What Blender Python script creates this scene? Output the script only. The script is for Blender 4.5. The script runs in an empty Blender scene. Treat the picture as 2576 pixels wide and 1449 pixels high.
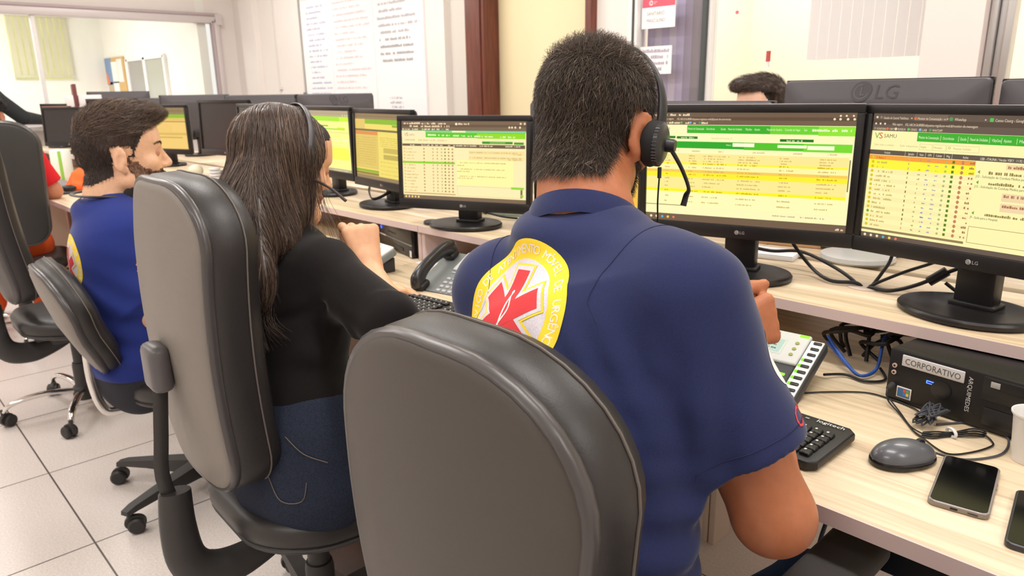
import bpy, bmesh, math, random
import numpy as np
from mathutils import Vector, Matrix
from mathutils.bvhtree import BVHTree

# ---------------------------------------------------------------- camera
SC = bpy.context.scene
COL = SC.collection
CAM_H = 1.30
_cd = bpy.data.cameras.new('camera')
_cd.sensor_width = 36.0
_cd.lens = 1830.0 / 2576.0 * 36.0
_cd.clip_start = 0.02
_cd.dof.use_dof = True
_cd.dof.focus_distance = 1.10
_cd.dof.aperture_fstop = _cd.lens / 3.0
cam = bpy.data.objects.new('camera', _cd)
COL.objects.link(cam)
_u = Vector((-1788, -469.5, 1830)).normalized()
_n = Vector((2012, -529.5, 1830)); _n = (_n - _u * _n.dot(_u)).normalized()
_X, _Y = -_u, _n
_Z = _X.cross(_Y)
_R = Matrix((_X, _Y, _Z))                       # camera (right, down, forward) -> world
_r = _R @ Vector((1, 0, 0)); _up = _R @ Vector((0, -1, 0)); _bk = _R @ Vector((0, 0, -1))
cam.matrix_world = Matrix(((_r.x, _up.x, _bk.x, 0), (_r.y, _up.y, _bk.y, 0), (_r.z, _up.z, _bk.z, CAM_H), (0, 0, 0, 1)))
SC.camera = cam

# ---------------------------------------------------------------- world, exposure
w = bpy.data.worlds.new('world'); SC.world = w; w.use_nodes = True
w.node_tree.nodes['Background'].inputs[0].default_value = (1.0, 0.97, 0.92, 1)
w.node_tree.nodes['Background'].inputs[1].default_value = 1.0
SC.view_settings.view_transform = 'Standard'
SC.view_settings.look = 'None'
SC.view_settings.exposure = 0.0
SC.view_settings.gamma = 1.0
SC.view_settings.use_curve_mapping = False

# ---------------------------------------------------------------- ceiling lamps (their light)
CEIL = 2.95
LAMPS = [(x, y) for x in (-0.4, -2.6, -4.8, -7.0) for y in (-1.0, 0.9, 2.8)] + [(1.6, 0.9), (-10.6, -0.9), (-10.6, 1.3), (-2.7, 4.9), (-0.9, 4.9), (0.9, 4.9)]
ADDED_NEXT_ROOM = [(-10.6, -0.9), (-10.6, 1.3), (-2.7, 4.9), (-0.9, 4.9), (0.9, 4.9)]  # lamps added to brighten the rooms behind the glass
for (lx, ly) in LAMPS:
    ld = bpy.data.lights.new('lamp_light', 'AREA'); ld.shape = 'RECTANGLE'
    ld.size = 1.15; ld.size_y = 0.28; ld.energy = 75.0 if (lx, ly) in ADDED_NEXT_ROOM[:2] else 26.0 if (lx, ly) in ADDED_NEXT_ROOM else 23.0; ld.color = (1.0, 0.97, 0.94)
    lo = bpy.data.objects.new('lamp_light', ld); COL.objects.link(lo)
    lo.location = (lx, ly, CEIL - 0.075)
# ================================================================ helpers
SKIP = set()
def lin(c):
    return tuple((v / 255 / 12.92) if v / 255 <= 0.04045 else ((v / 255 + 0.055) / 1.055) ** 2.4 for v in c)

_mats = {}
def M(name, rgb, rough=0.5, metal=0.0, spec=0.5, noise=None, bump=None, coat=0.0, trans=0.0, sheen=0.0, sss=0.0, stretch=None, rgb2=None):
    """principled material; noise=(scale, amount) varies the colour, bump=(scale, strength)"""
    if name in _mats: return _mats[name]
    m = bpy.data.materials.new(name); m.use_nodes = True; _mats[name] = m
    nt = m.node_tree; b = nt.nodes['Principled BSDF']
    c = lin(rgb)
    b.inputs['Base Color'].default_value = (*c, 1)
    b.inputs['Roughness'].default_value = rough
    b.inputs['Metallic'].default_value = metal
    b.inputs['Specular IOR Level'].default_value = spec
    if coat: b.inputs['Coat Weight'].default_value = coat; b.inputs['Coat Roughness'].default_value = 0.15
    if trans: b.inputs['Transmission Weight'].default_value = trans
    if sheen: b.inputs['Sheen Weight'].default_value = sheen; b.inputs['Sheen Roughness'].default_value = 0.4
    if sss:
        b.inputs['Subsurface Weight'].default_value = sss
        b.inputs['Subsurface Radius'].default_value = (0.012, 0.004, 0.002)
        b.inputs['Subsurface Scale'].default_value = 0.6
    if noise or bump:
        tc = nt.nodes.new('ShaderNodeTexCoord'); mp = nt.nodes.new('ShaderNodeMapping')
        nt.links.new(tc.outputs['Object'], mp.inputs['Vector'])
        if stretch: mp.inputs['Scale'].default_value = stretch
    if noise:
        n = nt.nodes.new('ShaderNodeTexNoise'); n.inputs['Scale'].default_value = noise[0]; n.inputs['Detail'].default_value = 4
        nt.links.new(mp.outputs['Vector'], n.inputs['Vector'])
        r = nt.nodes.new('ShaderNodeMix'); r.data_type = 'RGBA'
        c2 = lin(rgb2) if rgb2 else tuple(min(1, v * (1 + noise[1])) for v in c)
        c1 = c if rgb2 else tuple(v * (1 - noise[1]) for v in c)
        r.inputs[6].default_value = (*c1, 1); r.inputs[7].default_value = (*c2, 1)
        ram = nt.nodes.new('ShaderNodeMapRange'); ram.inputs[1].default_value = 0.3; ram.inputs[2].default_value = 0.7
        nt.links.new(n.outputs['Fac'], ram.inputs[0]); nt.links.new(ram.outputs[0], r.inputs[0])
        nt.links.new(r.outputs[2], b.inputs['Base Color'])
    if bump:
        n2 = nt.nodes.new('ShaderNodeTexNoise'); n2.inputs['Scale'].default_value = bump[0]; n2.inputs['Detail'].default_value = 3
        nt.links.new(mp.outputs['Vector'], n2.inputs['Vector'])
        bn = nt.nodes.new('ShaderNodeBump'); bn.inputs['Strength'].default_value = bump[1]; bn.inputs['Distance'].default_value = 0.002
        nt.links.new(n2.outputs['Fac'], bn.inputs['Height']); nt.links.new(bn.outputs['Normal'], b.inputs['Normal'])
    return m

def E(rgb, k=1.0):
    """emissive screen colour"""
    name = 'screen_glow_%02x%02x%02x_%d' % (int(rgb[0]), int(rgb[1]), int(rgb[2]), int(k * 100))
    if name in _mats: return _mats[name]
    m = bpy.data.materials.new(name); m.use_nodes = True; _mats[name] = m
    b = m.node_tree.nodes['Principled BSDF']; c = lin(rgb)
    b.inputs['Base Color'].default_value = (0.01, 0.01, 0.01, 1); b.inputs['Roughness'].default_value = 0.35
    b.inputs['Specular IOR Level'].default_value = 0.2
    b.inputs['Emission Color'].default_value = (*c, 1); b.inputs['Emission Strength'].default_value = k
    return m

def P(rgb, rough=0.6):
    """plain paint / ink colour"""
    return M('paint_%02x%02x%02x_%d' % (int(rgb[0]), int(rgb[1]), int(rgb[2]), int(rough * 100)), rgb, rough)

def rotz(a): return Matrix.Rotation(a, 4, 'Z')
def TR(loc=(0, 0, 0), rz=0.0, rx=0.0, ry=0.0):
    return Matrix.Translation(Vector(loc)) @ Matrix.Rotation(rz, 4, 'Z') @ Matrix.Rotation(ry, 4, 'Y') @ Matrix.Rotation(rx, 4, 'X')

class MB:
    """collects shapes, builds ONE mesh object"""
    def __init__(s, T=None): s.v = []; s.f = []; s.m = []; s.mats = []; s.T = T
    def mi(s, mat):
        if mat not in s.mats: s.mats.append(mat)
        return s.mats.index(mat)
    def add(s, vs, fs, mat, T=None):
        k = len(s.v); i = s.mi(mat)
        T2 = s.T @ T if (s.T and T) else (T or s.T)
        for p in vs:
            p = Vector(p)
            s.v.append(tuple(T2 @ p) if T2 else tuple(p))
        for f in fs: s.f.append([k + j for j in f]); s.m.append(i)
        return s
    def bm(s, b, mat, T=None):
        b.verts.ensure_lookup_table(); b.verts.index_update()
        s.add([v.co.copy() for v in b.verts], [[v.index for v in f.verts] for f in b.faces], mat, T); b.free(); return s
    def box(s, c, size, mat, bev=0.0, seg=2, T=None):
        b = bmesh.new(); bmesh.ops.create_cube(b, size=1.0)
        for v in b.verts: v.co = Vector((v.co.x * size[0] + c[0], v.co.y * size[1] + c[1], v.co.z * size[2] + c[2]))
        if bev > 0: bmesh.ops.bevel(b, geom=b.edges[:], offset=min(bev, min(size) * .49), segments=seg, affect='EDGES', profile=0.5)
        return s.bm(b, mat, T)
    def lathe(s, prof, mat, n=28, T=None, sx=1.0, sy=1.0):
        vs = []; fs = []
        for (r, z) in prof:
            for i in range(n):
                a = 2 * math.pi * i / n; vs.append((r * math.cos(a) * sx, r * math.sin(a) * sy, z))
        for j in range(len(prof) - 1):
            for i in range(n):
                a = j * n + i; b = j * n + (i + 1) % n; fs.append([a, b, b + n, a + n])
        if prof[0][0] > 1e-5: fs.append(list(range(n))[::-1])
        if prof[-1][0] > 1e-5: fs.append([(len(prof) - 1) * n + i for i in range(n)])
        return s.add(vs, fs, mat, T)
    def cyl(s, a, b, r0, mat, r1=None, n=16):
        a = Vector(a); b = Vector(b); d = b - a; r1 = r0 if r1 is None else r1
        q = d.to_track_quat('Z', 'Y').to_matrix().to_4x4()
        return s.lathe([(r0, 0), (r1, d.length)], mat, n, Matrix.Translation(a) @ q)
    def tube(s, pts, r, mat, n=8, closed=False, smooth=0, flat=None):
        """swept tube; r float or list; flat=(rx, ry) scales the section"""
        pts = [Vector(p) for p in pts]
        if smooth: pts = spline(pts, smooth, closed)
        m = len(pts); R = r if isinstance(r, (list, tuple)) else [r] * m
        if len(R) != m: R = list(np.interp(np.linspace(0, 1, m), np.linspace(0, 1, len(R)), R))
        vs = []; fs = []; up = None
        for i, p in enumerate(pts):
            t = (pts[(i + 1) % m] - pts[i - 1]) if closed else (pts[min(i + 1, m - 1)] - pts[max(i - 1, 0)])
            if t.length < 1e-9: t = Vector((0, 0, 1))
            t.normalize()
            if up is None:
                up = Vector((0, 0, 1)) if abs(t.z) < 0.9 else Vector((1, 0, 0))
            x = (up - t * up.dot(t))
            if x.length < 1e-6: x = t.orthogonal()
            x.normalize(); y = t.cross(x); up = x
            for k in range(n):
                a = 2 * math.pi * k / n
                fx, fy = flat or (1, 1)
                vs.append(p + (x * math.cos(a) * fx + y * math.sin(a) * fy) * R[i])
        for i in range(m if closed else m - 1):
            for k in range(n):
                a = i * n + k; b = i * n + (k + 1) % n; j = ((i + 1) % m) * n
                fs.append([a, b, j + (k + 1) % n, j + k])
        if not closed: fs.append(list(range(n))[::-1]); fs.append([(m - 1) * n + k for k in range(n)])
        return s.add(vs, fs, mat)
    def prism(s, poly, z0, z1, mat, bev=0.0, seg=2, T=None):
        b = bmesh.new(); vs = [b.verts.new((p[0], p[1], z0)) for p in poly]; f = b.faces.new(vs)
        r = bmesh.ops.extrude_face_region(b, geom=[f])
        top = [e for e in r['geom'] if isinstance(e, bmesh.types.BMVert)]
        for v in top: v.co.z = z1
        bmesh.ops.recalc_face_normals(b, faces=b.faces[:])
        if bev > 0:
            ed = [e for e in b.edges if abs(e.verts[0].co.z - e.verts[1].co.z) < 1e-6]
            bmesh.ops.bevel(b, geom=ed, offset=bev, segments=seg, affect='EDGES', profile=0.5)
        return s.bm(b, mat, T)
    def sph(s, c, r, mat, n=16, T=None):
        r = r if isinstance(r, (tuple, list)) else (r, r, r)
        prof = [(math.sin(math.pi * i / (n // 2 + 2)), -math.cos(math.pi * i / (n // 2 + 2))) for i in range(n // 2 + 3)]
        prof[0] = (0.0, -1.0); prof[-1] = (0.0, 1.0)
        A = Matrix.Translation(Vector(c)) @ Matrix.Diagonal((r[0], r[1], r[2], 1))
        return s.lathe(prof, mat, n, (T @ A) if T else A)
    def build(s, name, parent=None, ang=38, origin=None):
        me = bpy.data.meshes.new(name)
        vs = s.v
        if origin is not None: vs = [(a[0] - origin[0], a[1] - origin[1], a[2] - origin[2]) for a in s.v]
        me.from_pydata(vs, [], s.f); me.validate(); 
        for m in s.mats: me.materials.append(m)
        if len(me.polygons) == len(s.m): me.polygons.foreach_set('material_index', s.m)
        b = bmesh.new(); b.from_mesh(me)
        bmesh.ops.recalc_face_normals(b, faces=b.faces[:]) if getattr(s, 'fixn', True) else None
        b.to_mesh(me); b.free()
        me.polygons.foreach_set('use_smooth', [True] * len(me.polygons))
        me.set_sharp_from_angle(angle=math.radians(ang)); me.update()
        o = bpy.data.objects.new(name, me); COL.objects.link(o)
        if parent: o.parent = parent
        elif origin is not None: o.location = origin
        return o

def spline(pts, sub, closed=False):
    pts = [Vector(p) for p in pts]; out = []; m = len(pts)
    for i in range(m if closed else m - 1):
        if closed: a, b, c, d = pts[i - 1], pts[i], pts[(i + 1) % m], pts[(i + 2) % m]
        else: a, b, c, d = pts[max(i - 1, 0)], pts[i], pts[i + 1], pts[min(i + 2, m - 1)]
        for k in range(sub):
            t = k / sub; t2 = t * t; t3 = t2 * t
            out.append(0.5 * ((2 * b) + (c - a) * t + (2 * a - 5 * b + 4 * c - d) * t2 + (3 * b - a - 3 * c + d) * t3))
    if not closed: out.append(pts[-1])
    return out

def tag(o, label=None, cat=None, group=None, kind=None):
    if label: o['label'] = label
    if cat: o['category'] = cat
    if group: o['group'] = group
    if kind: o['kind'] = kind
    return o
def empty(name, loc=(0, 0, 0), rz=0.0):
    o = bpy.data.objects.new(name, None); o.empty_display_size = 0.1; COL.objects.link(o)
    o.location = loc; o.rotation_euler = (0, 0, rz); return o
def thing(name, label, cat, loc=(0, 0, 0), rz=0.0, group=None):
    return tag(empty(name, loc, rz), label, cat, group)
def struct(mb, name):
    return tag(mb.build(name), kind='structure')
def copy_tree(o, parent=None):
    c = o.copy(); COL.objects.link(c)
    if parent: c.parent = parent
    for ch in list(o.children): copy_tree(ch, c)
    return c

# ---------------------------------------------------------------- flat artwork (screens, signs, prints)
_tx = {}
def text_geo(s):
    if s in _tx: return _tx[s]
    cu = bpy.data.curves.new('t', 'FONT'); cu.body = s; cu.size = 1.0; cu.resolution_u = 2
    ob = bpy.data.objects.new('t', cu)
    me = bpy.data.meshes.new_from_object(ob)
    vs = [(v.co.x, v.co.y) for v in me.vertices]; fs = [list(p.vertices) for p in me.polygons]
    bpy.data.objects.remove(ob); bpy.data.meshes.remove(me); bpy.data.curves.remove(cu)
    wd = max([v[0] for v in vs]) if vs else 0.3 * len(s)
    _tx[s] = (vs, fs, wd); return _tx[s]

class Canvas:
    """2-D drawing; x right, y up, metres; each item a hair above the last"""
    def __init__(s, dz=0.00015): s.it = []; s.dz = dz; s.bb = []
    def _add(s, vs, fs, mat):
        xs = [p[0] for p in vs]; ys = [p[1] for p in vs]; b = (min(xs), max(xs), min(ys), max(ys)); k = 0
        for (q, (_, _, _, kk)) in zip(s.bb, s.it):
            if kk >= k and q[0] < b[1] and q[1] > b[0] and q[2] < b[3] and q[3] > b[2]: k = kk + 1
        s.bb.append(b); s.it.append((vs, fs, mat, k)); return s
    def poly(s, pts, mat): return s._add([tuple(p) for p in pts], [list(range(len(pts)))], mat)
    def rect(s, x0, y0, x1, y1, mat): return s.poly([(x0, y0), (x1, y0), (x1, y1), (x0, y1)], mat)
    def circle(s, cx, cy, r, mat, n=20, ry=None):
        ry = ry or r
        return s.poly([(cx + r * math.cos(2 * math.pi * i / n), cy + ry * math.sin(2 * math.pi * i / n)) for i in range(n)], mat)
    def ring(s, cx, cy, r0, r1, mat, a0=0, a1=2 * math.pi, n=48):
        vs = []; fs = []
        for i in range(n + 1):
            a = a0 + (a1 - a0) * i / n; vs += [(cx + r0 * math.cos(a), cy + r0 * math.sin(a)), (cx + r1 * math.cos(a), cy + r1 * math.sin(a))]
        for i in range(n): fs.append([2 * i, 2 * i + 1, 2 * i + 3, 2 * i + 2])
        return s._add(vs, fs, mat)
    def line(s, pts, wdt, mat):
        vs = []; fs = []
        for (a, b) in zip(pts[:-1], pts[1:]):
            dx, dy = b[0] - a[0], b[1] - a[1]; l = math.hypot(dx, dy) or 1; nx, ny = -dy / l * wdt / 2, dx / l * wdt / 2
            k = len(vs); vs += [(a[0] + nx, a[1] + ny), (a[0] - nx, a[1] - ny), (b[0] - nx, b[1] - ny), (b[0] + nx, b[1] + ny)]; fs.append([k, k + 1, k + 2, k + 3])
        return s._add(vs, fs, mat)
    def text(s, t, x, y, size, mat, align='L', rot=0.0, sx=1.0, width=None):
        vs, fs, wd = text_geo(t)
        if width: sx = width / (wd * size)
        ox = {'L': 0, 'C': -wd / 2, 'R': -wd}[align]; c, sn = math.cos(rot), math.sin(rot)
        out = []
        for (a, b) in vs:
            a = (a + ox) * size * sx; b = b * size
            out.append((x + a * c - b * sn, y + a * sn + b * c))
        return s._add(out, fs, mat)
    def scrib(s, x, y, wd, h, mat, seed=0, fill=0.75):
        """a run of illegible small type"""
        r = random.Random(seed * 7919 + int(x * 9999) + int(y * 99991)); vs = []; fs = []; cx = x
        while cx < x + wd:
            l = h * r.uniform(0.25, 0.7)
            if r.random() < fill:
                k = len(vs); hh = h * r.uniform(0.55, 1.0); vs += [(cx, y), (cx + l, y), (cx + l, y + hh), (cx, y + hh)]; fs.append([k, k + 1, k + 2, k + 3])
            cx += l + h * 0.12
        if vs: s._add(vs, fs, mat)
        return s
    def into(s, mb, fn):
        """fn(x, y, lift) -> 3-D point"""
        for (vs, fs, mat, k) in s.it: mb.add([fn(a, b, (k + 1) * s.dz) for (a, b) in vs], fs, mat)
        mb.fixn = False
        return mb
    def tess(s, edge):
        out = []
        for (vs, fs, mat, k) in s.it:
            b = bmesh.new(); bv = [b.verts.new((p[0], p[1], 0)) for p in vs]
            for f in fs:
                try: b.faces.new([bv[i] for i in f])
                except ValueError: pass
            bmesh.ops.triangulate(b, faces=b.faces[:])
            for _ in range(6):
                le = [e for e in b.edges if e.calc_length() > edge]
                if not le: break
                bmesh.ops.subdivide_edges(b, edges=le, cuts=1); bmesh.ops.triangulate(b, faces=b.faces[:])
            b.verts.index_update()
            out.append(([(v.co.x, v.co.y) for v in b.verts], [[v.index for v in f.verts] for f in b.faces], mat, k)); b.free()
        s.it = out; return s
# ================================================================ room shell
WALL = M('wall_paint', (238, 231, 226), 0.75, noise=(3, 0.015))
WALL2 = M('wall_paint_shaded', (222, 218, 210), 0.75)  # wall paint with the recess's slight shade put into the colour
CREAM = M('cream_door_paint', (240, 226, 186), 0.6)
CEILM = M('ceiling_paint', (240, 238, 232), 0.85)
ALU = M('brushed_aluminium', (205, 203, 203), 0.35, 0.75)
WHITEF = M('white_frame', (236, 234, 232), 0.5)
BROWN = M('brown_wood_frame', (104, 52, 38), 0.4, noise=(4, 0.35), stretch=(14, 14, 1))
def glass_mat(name, tint, a):
    m = bpy.data.materials.new(name); m.use_nodes = True; nt = m.node_tree
    for n in list(nt.nodes): nt.nodes.remove(n)
    o = nt.nodes.new('ShaderNodeOutputMaterial'); mx = nt.nodes.new('ShaderNodeMixShader')
    t = nt.nodes.new('ShaderNodeBsdfTransparent'); g = nt.nodes.new('ShaderNodeBsdfGlossy'); t.inputs[0].default_value = (*tint, 1); g.inputs['Roughness'].default_value = 0.02
    fr = nt.nodes.new('ShaderNodeFresnel'); fr.inputs[0].default_value = 1.45
    mm = nt.nodes.new('ShaderNodeMath'); mm.operation = 'MULTIPLY_ADD'; mm.inputs[1].default_value = 0.5; mm.inputs[2].default_value = a
    nt.links.new(fr.outputs[0], mm.inputs[0]); nt.links.new(mm.outputs[0], mx.inputs[0])
    nt.links.new(t.outputs[0], mx.inputs[1]); nt.links.new(g.outputs[0], mx.inputs[2]); nt.links.new(mx.outputs[0], o.inputs[0]); return m
GLASS = glass_mat('window_glass', (0.985, 0.99, 0.985), 0.0)

def tile_mat():
    m = bpy.data.materials.new('floor_tiles'); m.use_nodes = True; nt = m.node_tree; b = nt.nodes['Principled BSDF']
    tc = nt.nodes.new('ShaderNodeTexCoord'); mp = nt.nodes.new('ShaderNodeMapping'); nt.links.new(tc.outputs['Object'], mp.inputs[0])
    mp.inputs['Location'].default_value = (2.273, -0.39, 0)
    br = nt.nodes.new('ShaderNodeTexBrick'); br.offset = 0.0; br.squash = 1.0
    br.inputs['Scale'].default_value = 1.0; br.inputs['Brick Width'].default_value = 0.585; br.inputs['Row Height'].default_value = 0.585
    br.inputs['Mortar Size'].default_value = 0.0028; br.inputs['Mortar Smooth'].default_value = 0.1; br.inputs['Bias'].default_value = 0
    a = lin((226, 217, 211)); c = lin((221, 211, 206))
    br.inputs['Color1'].default_value = (*a, 1); br.inputs['Color2'].default_value = (*c, 1); br.inputs['Mortar'].default_value = (*lin((92, 84, 80)), 1)
    nt.links.new(mp.outputs[0], br.inputs['Vector'])
    n = nt.nodes.new('ShaderNodeTexNoise'); n.inputs['Scale'].default_value = 160; n.inputs['Detail'].default_value = 2
    nt.links.new(tc.outputs['Object'], n.inputs['Vector'])
    mx = nt.nodes.new('ShaderNodeMix'); mx.data_type = 'RGBA'; mx.blend_type = 'MULTIPLY'; mx.inputs[0].default_value = 1
    ra = nt.nodes.new('ShaderNodeMapRange'); ra.inputs[1].default_value = .3; ra.inputs[2].default_value = .7; ra.inputs[3].default_value = .86; ra.inputs[4].default_value = 1.05
    nt.links.new(n.outputs['Fac'], ra.inputs[0]); nt.links.new(br.outputs['Color'], mx.inputs[6]); nt.links.new(ra.outputs[0], mx.inputs[7])
    nt.links.new(mx.outputs[2], b.inputs['Base Color'])
    b.inputs['Roughness'].default_value = 0.33; b.inputs['Specular IOR Level'].default_value = 0.4
    bp = nt.nodes.new('ShaderNodeBump'); bp.inputs['Strength'].default_value = 0.25; bp.inputs['Distance'].default_value = 0.001; nt.links.new(n.outputs['Fac'], bp.inputs['Height']); nt.links.new(bp.outputs[0], b.inputs['Normal'])
    return m
FLOOR = tile_mat()

XE, YS, XR, YN, XO = -8.9, 3.9, 2.6, -2.6, -12.6      # end wall, side wall, right wall, near wall, far wall of the next room
struct(MB().box(((XO + XR) / 2, 1.6, -0.05), (XR - XO + .2, 8.8, 0.1), FLOOR), 'floor')
struct(MB().box(((XO + XR) / 2, 1.6, CEIL + 0.05), (XR - XO + .2, 8.8, 0.1), CEILM), 'ceiling')
struct(MB().box((XR + 0.05, 0.65, CEIL / 2), (0.1, 6.7, CEIL), WALL), 'wall_right')
struct(MB().box(((XO + XR) / 2, YN - 0.05, CEIL / 2), (XR - XO, 0.1, CEIL), WALL), 'wall_near')
# side wall with the doorway and the glazed bays
sw = MB(); yc = YS + 0.06
def sbox(x0, x1, z0, z1, mat, y0=YS, y1=YS + 0.12): sw.box(((x0 + x1) / 2, (y0 + y1) / 2, (z0 + z1) / 2), (x1 - x0, y1 - y0, z1 - z0), mat)
sbox(XE, -4.91, 0, CEIL, WALL)
sbox(-4.92, -4.58, 0, CEIL, WALL2, YS + 0.07, YS + 0.19)
sbox(-4.58, -3.33, 2.25, CEIL, WALL)
sbox(-3.32, -2.975, 0, CEIL, WALL)
sbox(-2.975, -2.46, 2.35, CEIL, WALL)
sbox(-2.46, -1.26, 2.45, CEIL, WALL); sbox(-2.46, -1.26, 0, 0.95, WALL)
sbox(-1.26, -1.02, 0, CEIL, M('column_paint', (238, 225, 220), 0.75), YS - 0.12, YS + 0.12)
sbox(-1.02, XR, 0, 0.95, WALL); sbox(-1.02, XR, 2.45, CEIL, WALL)
struct(sw, 'wall_side')
# pilaster and cable conduit in the corner
struct(MB().box((-8.42, YS - 0.03, CEIL / 2), (0.34, 0.06, CEIL), WALL), 'trim_1')
cd = MB(); cd.box((-7.86, YS - 0.008, CEIL / 2), (0.02, 0.016, CEIL), M('conduit_white', (225, 220, 214), 0.5)); cd.box((-7.83, YS - 0.01, 1.36), (0.05, 0.02, 0.03), M('conduit_white', (225, 220, 214), 0.5)); struct(cd, 'trim_2')
# doorway: brown frame, cream door leaf standing back in the opening
d = empty('door_1', (0, 0, 0)); tag(d, kind='structure')
f = MB()
f.box((-4.47, YS + 0.02, 1.15), (0.22, 0.16, 2.3), BROWN, 0.008); f.box((-4.40, YS - 0.065, 1.15), (0.02, 0.02, 2.3), BROWN, 0.004)
f.build('door_frame', d)
f = MB(); f.box((-3.325, YS + 0.02, 1.15), (0.055, 0.16, 2.3), BROWN, 0.006); f.build('door_frame', d)
f = MB(); f.box((-3.86, YS + 0.12, 1.13), (1.06, 0.04, 2.26), CREAM, 0.004); lf = f.build('door_leaf', d)
# glazed bay with purple blinds behind
wn = tag(empty('window_1'), kind='structure')
f = MB()
f.box((-2.985, YS - 0.01, 1.2), (0.035, 0.08, 2.4), WHITEF, 0.004); f.box((-2.962, YS - 0.012, 1.2), (0.012, 0.09, 2.4), M('dark_seal', (70, 74, 74), 0.6)); f.box((-2.945, YS - 0.01, 1.2), (0.022, 0.08, 2.4), WHITEF, 0.003)
f.box((-2.455, YS - 0.01, 1.2), (0.03, 0.09, 2.4), M('dark_seal', (70, 74, 74), 0.6), 0.004)
f.build('window_frame', wn)
MB().box((-2.70, YS, 1.2), (0.47, 0.006, 2.4), GLASS).build('window_glass', wn)
PUR = [M('purple_blind_%d' % i, c, 0.8) for i, c in enumerate([(206, 194, 226), (176, 164, 186), (226, 216, 238), (160, 150, 160)])]
f = MB()
for i in range(9): f.box((-2.93 + i * 0.055, YS + 0.10, 1.75), (0.056, 0.004, 1.25), PUR[[0, 2, 0, 2, 0, 1, 3, 3, 1][i]], T=None)
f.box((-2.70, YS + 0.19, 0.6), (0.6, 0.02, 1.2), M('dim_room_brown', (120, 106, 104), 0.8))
f.build('vertical_blind', wn)
# glazed bay with white blinds
wn = tag(empty('window_2'), kind='structure')
f = MB(); f.box((-2.43, YS, 1.7), (0.02, 0.06, 1.5), WHITEF); f.box((-1.27, YS, 1.7), (0.02, 0.06, 1.5), WHITEF); f.box((-1.85, YS, 0.96), (1.16, 0.08, 0.03), WHITEF)
f.build('window_frame', wn)
MB().box((-1.85, YS + 0.01, 1.7), (1.14, 0.006, 1.48), GLASS).build('window_glass', wn)
f = MB()
for i in range(11): f.box((-1.86 + i * 0.055, YS + 0.07, 1.98), (0.053, 0.003, 1.1), M('white_blind', (252, 248, 250), 0.8), T=None)
f.build('vertical_blind', wn)
# aluminium window at the right
wn = tag(empty('window_3'), kind='structure')
f = MB()
for (xx, ww, yy) in ((-1.0, 0.03, -0.02), (-0.968, 0.028, 0.0), (-0.935, 0.03, -0.03), (0.3, 0.04, 0), (1.5, 0.04, 0)): f.box((xx, YS + yy, 1.7), (ww, 0.08, 1.5), ALU, 0.005)
f.box((0.7, YS, 0.97), (3.5, 0.09, 0.04), ALU); f.build('window_frame', wn)
MB().box((0.7, YS + 0.01, 1.7), (3.3, 0.006, 1.48), GLASS).build('window_glass', wn)
struct(MB().box((-.6, 5.85, CEIL / 2), (6.4, .1, CEIL), M('cream_wall_paint', (242, 234, 214), 0.8)), 'wall_back_room'); struct(MB().box((-3.3, 4.95, CEIL / 2), (.1, 1.8, CEIL), M('cream_wall_paint', (242, 234, 214), 0.8)), 'wall_back_room_side'); struct(MB().box((2.6, 4.95, CEIL / 2), (.1, 1.8, CEIL), M('cream_wall_paint', (242, 234, 214), 0.8)), 'wall_back_room_end')

# end wall with the long interior window
ew = MB()
ew.box((XE - 0.06, 3.83, CEIL / 2), (0.12, 0.26, CEIL), WALL)
ew.box((XE - 0.06, 0.675, (2.15 + CEIL) / 2), (0.118, 6.55, CEIL - 2.15), WALL)
ew.box((XE - 0.06, 0.55, 0.5), (0.12, 6.3, 1.0), WALL)
ew.box((XE - 0.06, -2.2, 1.6), (0.12, 0.8, 1.3), WALL)
struct(ew, 'wall_end')
wn = tag(empty('window_4'), kind='structure')
f = MB(); AL2 = M('grey_white_frame', (214, 206, 206), 0.45, 0.2)
f.box((XE, 0.95, 2.135), (0.15, 5.5, 0.075), AL2, 0.006); f.box((XE + .05, 0.95, 2.19), (0.06, 5.5, 0.03), M('frame_mauve', (186, 170, 172), .5), 0.004); f.box((XE, 0.95, 1.02), (0.15, 5.5, 0.05), AL2, 0.006)
f.box((XE, 3.665, 1.57), (0.15, 0.06, 1.15), AL2, 0.006); f.box((XE + .05, 3.62, 1.57), (0.05, 0.03, 1.1), M('frame_mauve', (186, 170, 172), .5), 0.004)
f.box((XE, 3.69, 2.14), (0.17, 0.08, 0.12), AL2)
for yy in (1.83, 0.2, -1.4): f.box((XE, yy, 1.57), (0.08, 0.035, 1.1), WHITEF, 0.005)
f.build('window_frame', wn)
f = MB(); f.box((XE, 1.0, 1.57), (0.006, 5.3, 1.08), GLASS); f.build('window_glass', wn)
struct(MB().box((XO - 0.05, 0.65, CEIL / 2), (0.1, 6.7, CEIL), M('next_room_paint', (240, 240, 232), 0.75)), 'wall_next_room')
struct(MB().box(((XO + XE) / 2, 3.51, CEIL / 2), (XE - XO, 0.1, CEIL), M('next_room_paint', (240, 240, 232), 0.75)), 'wall_next_room_side')
# window sill that runs along the end wall
struct(MB().box((XE + 0.10, 0.95, 1.0), (0.26, 5.4, 0.04), WHITEF, 0.006), 'trim_3')
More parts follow.
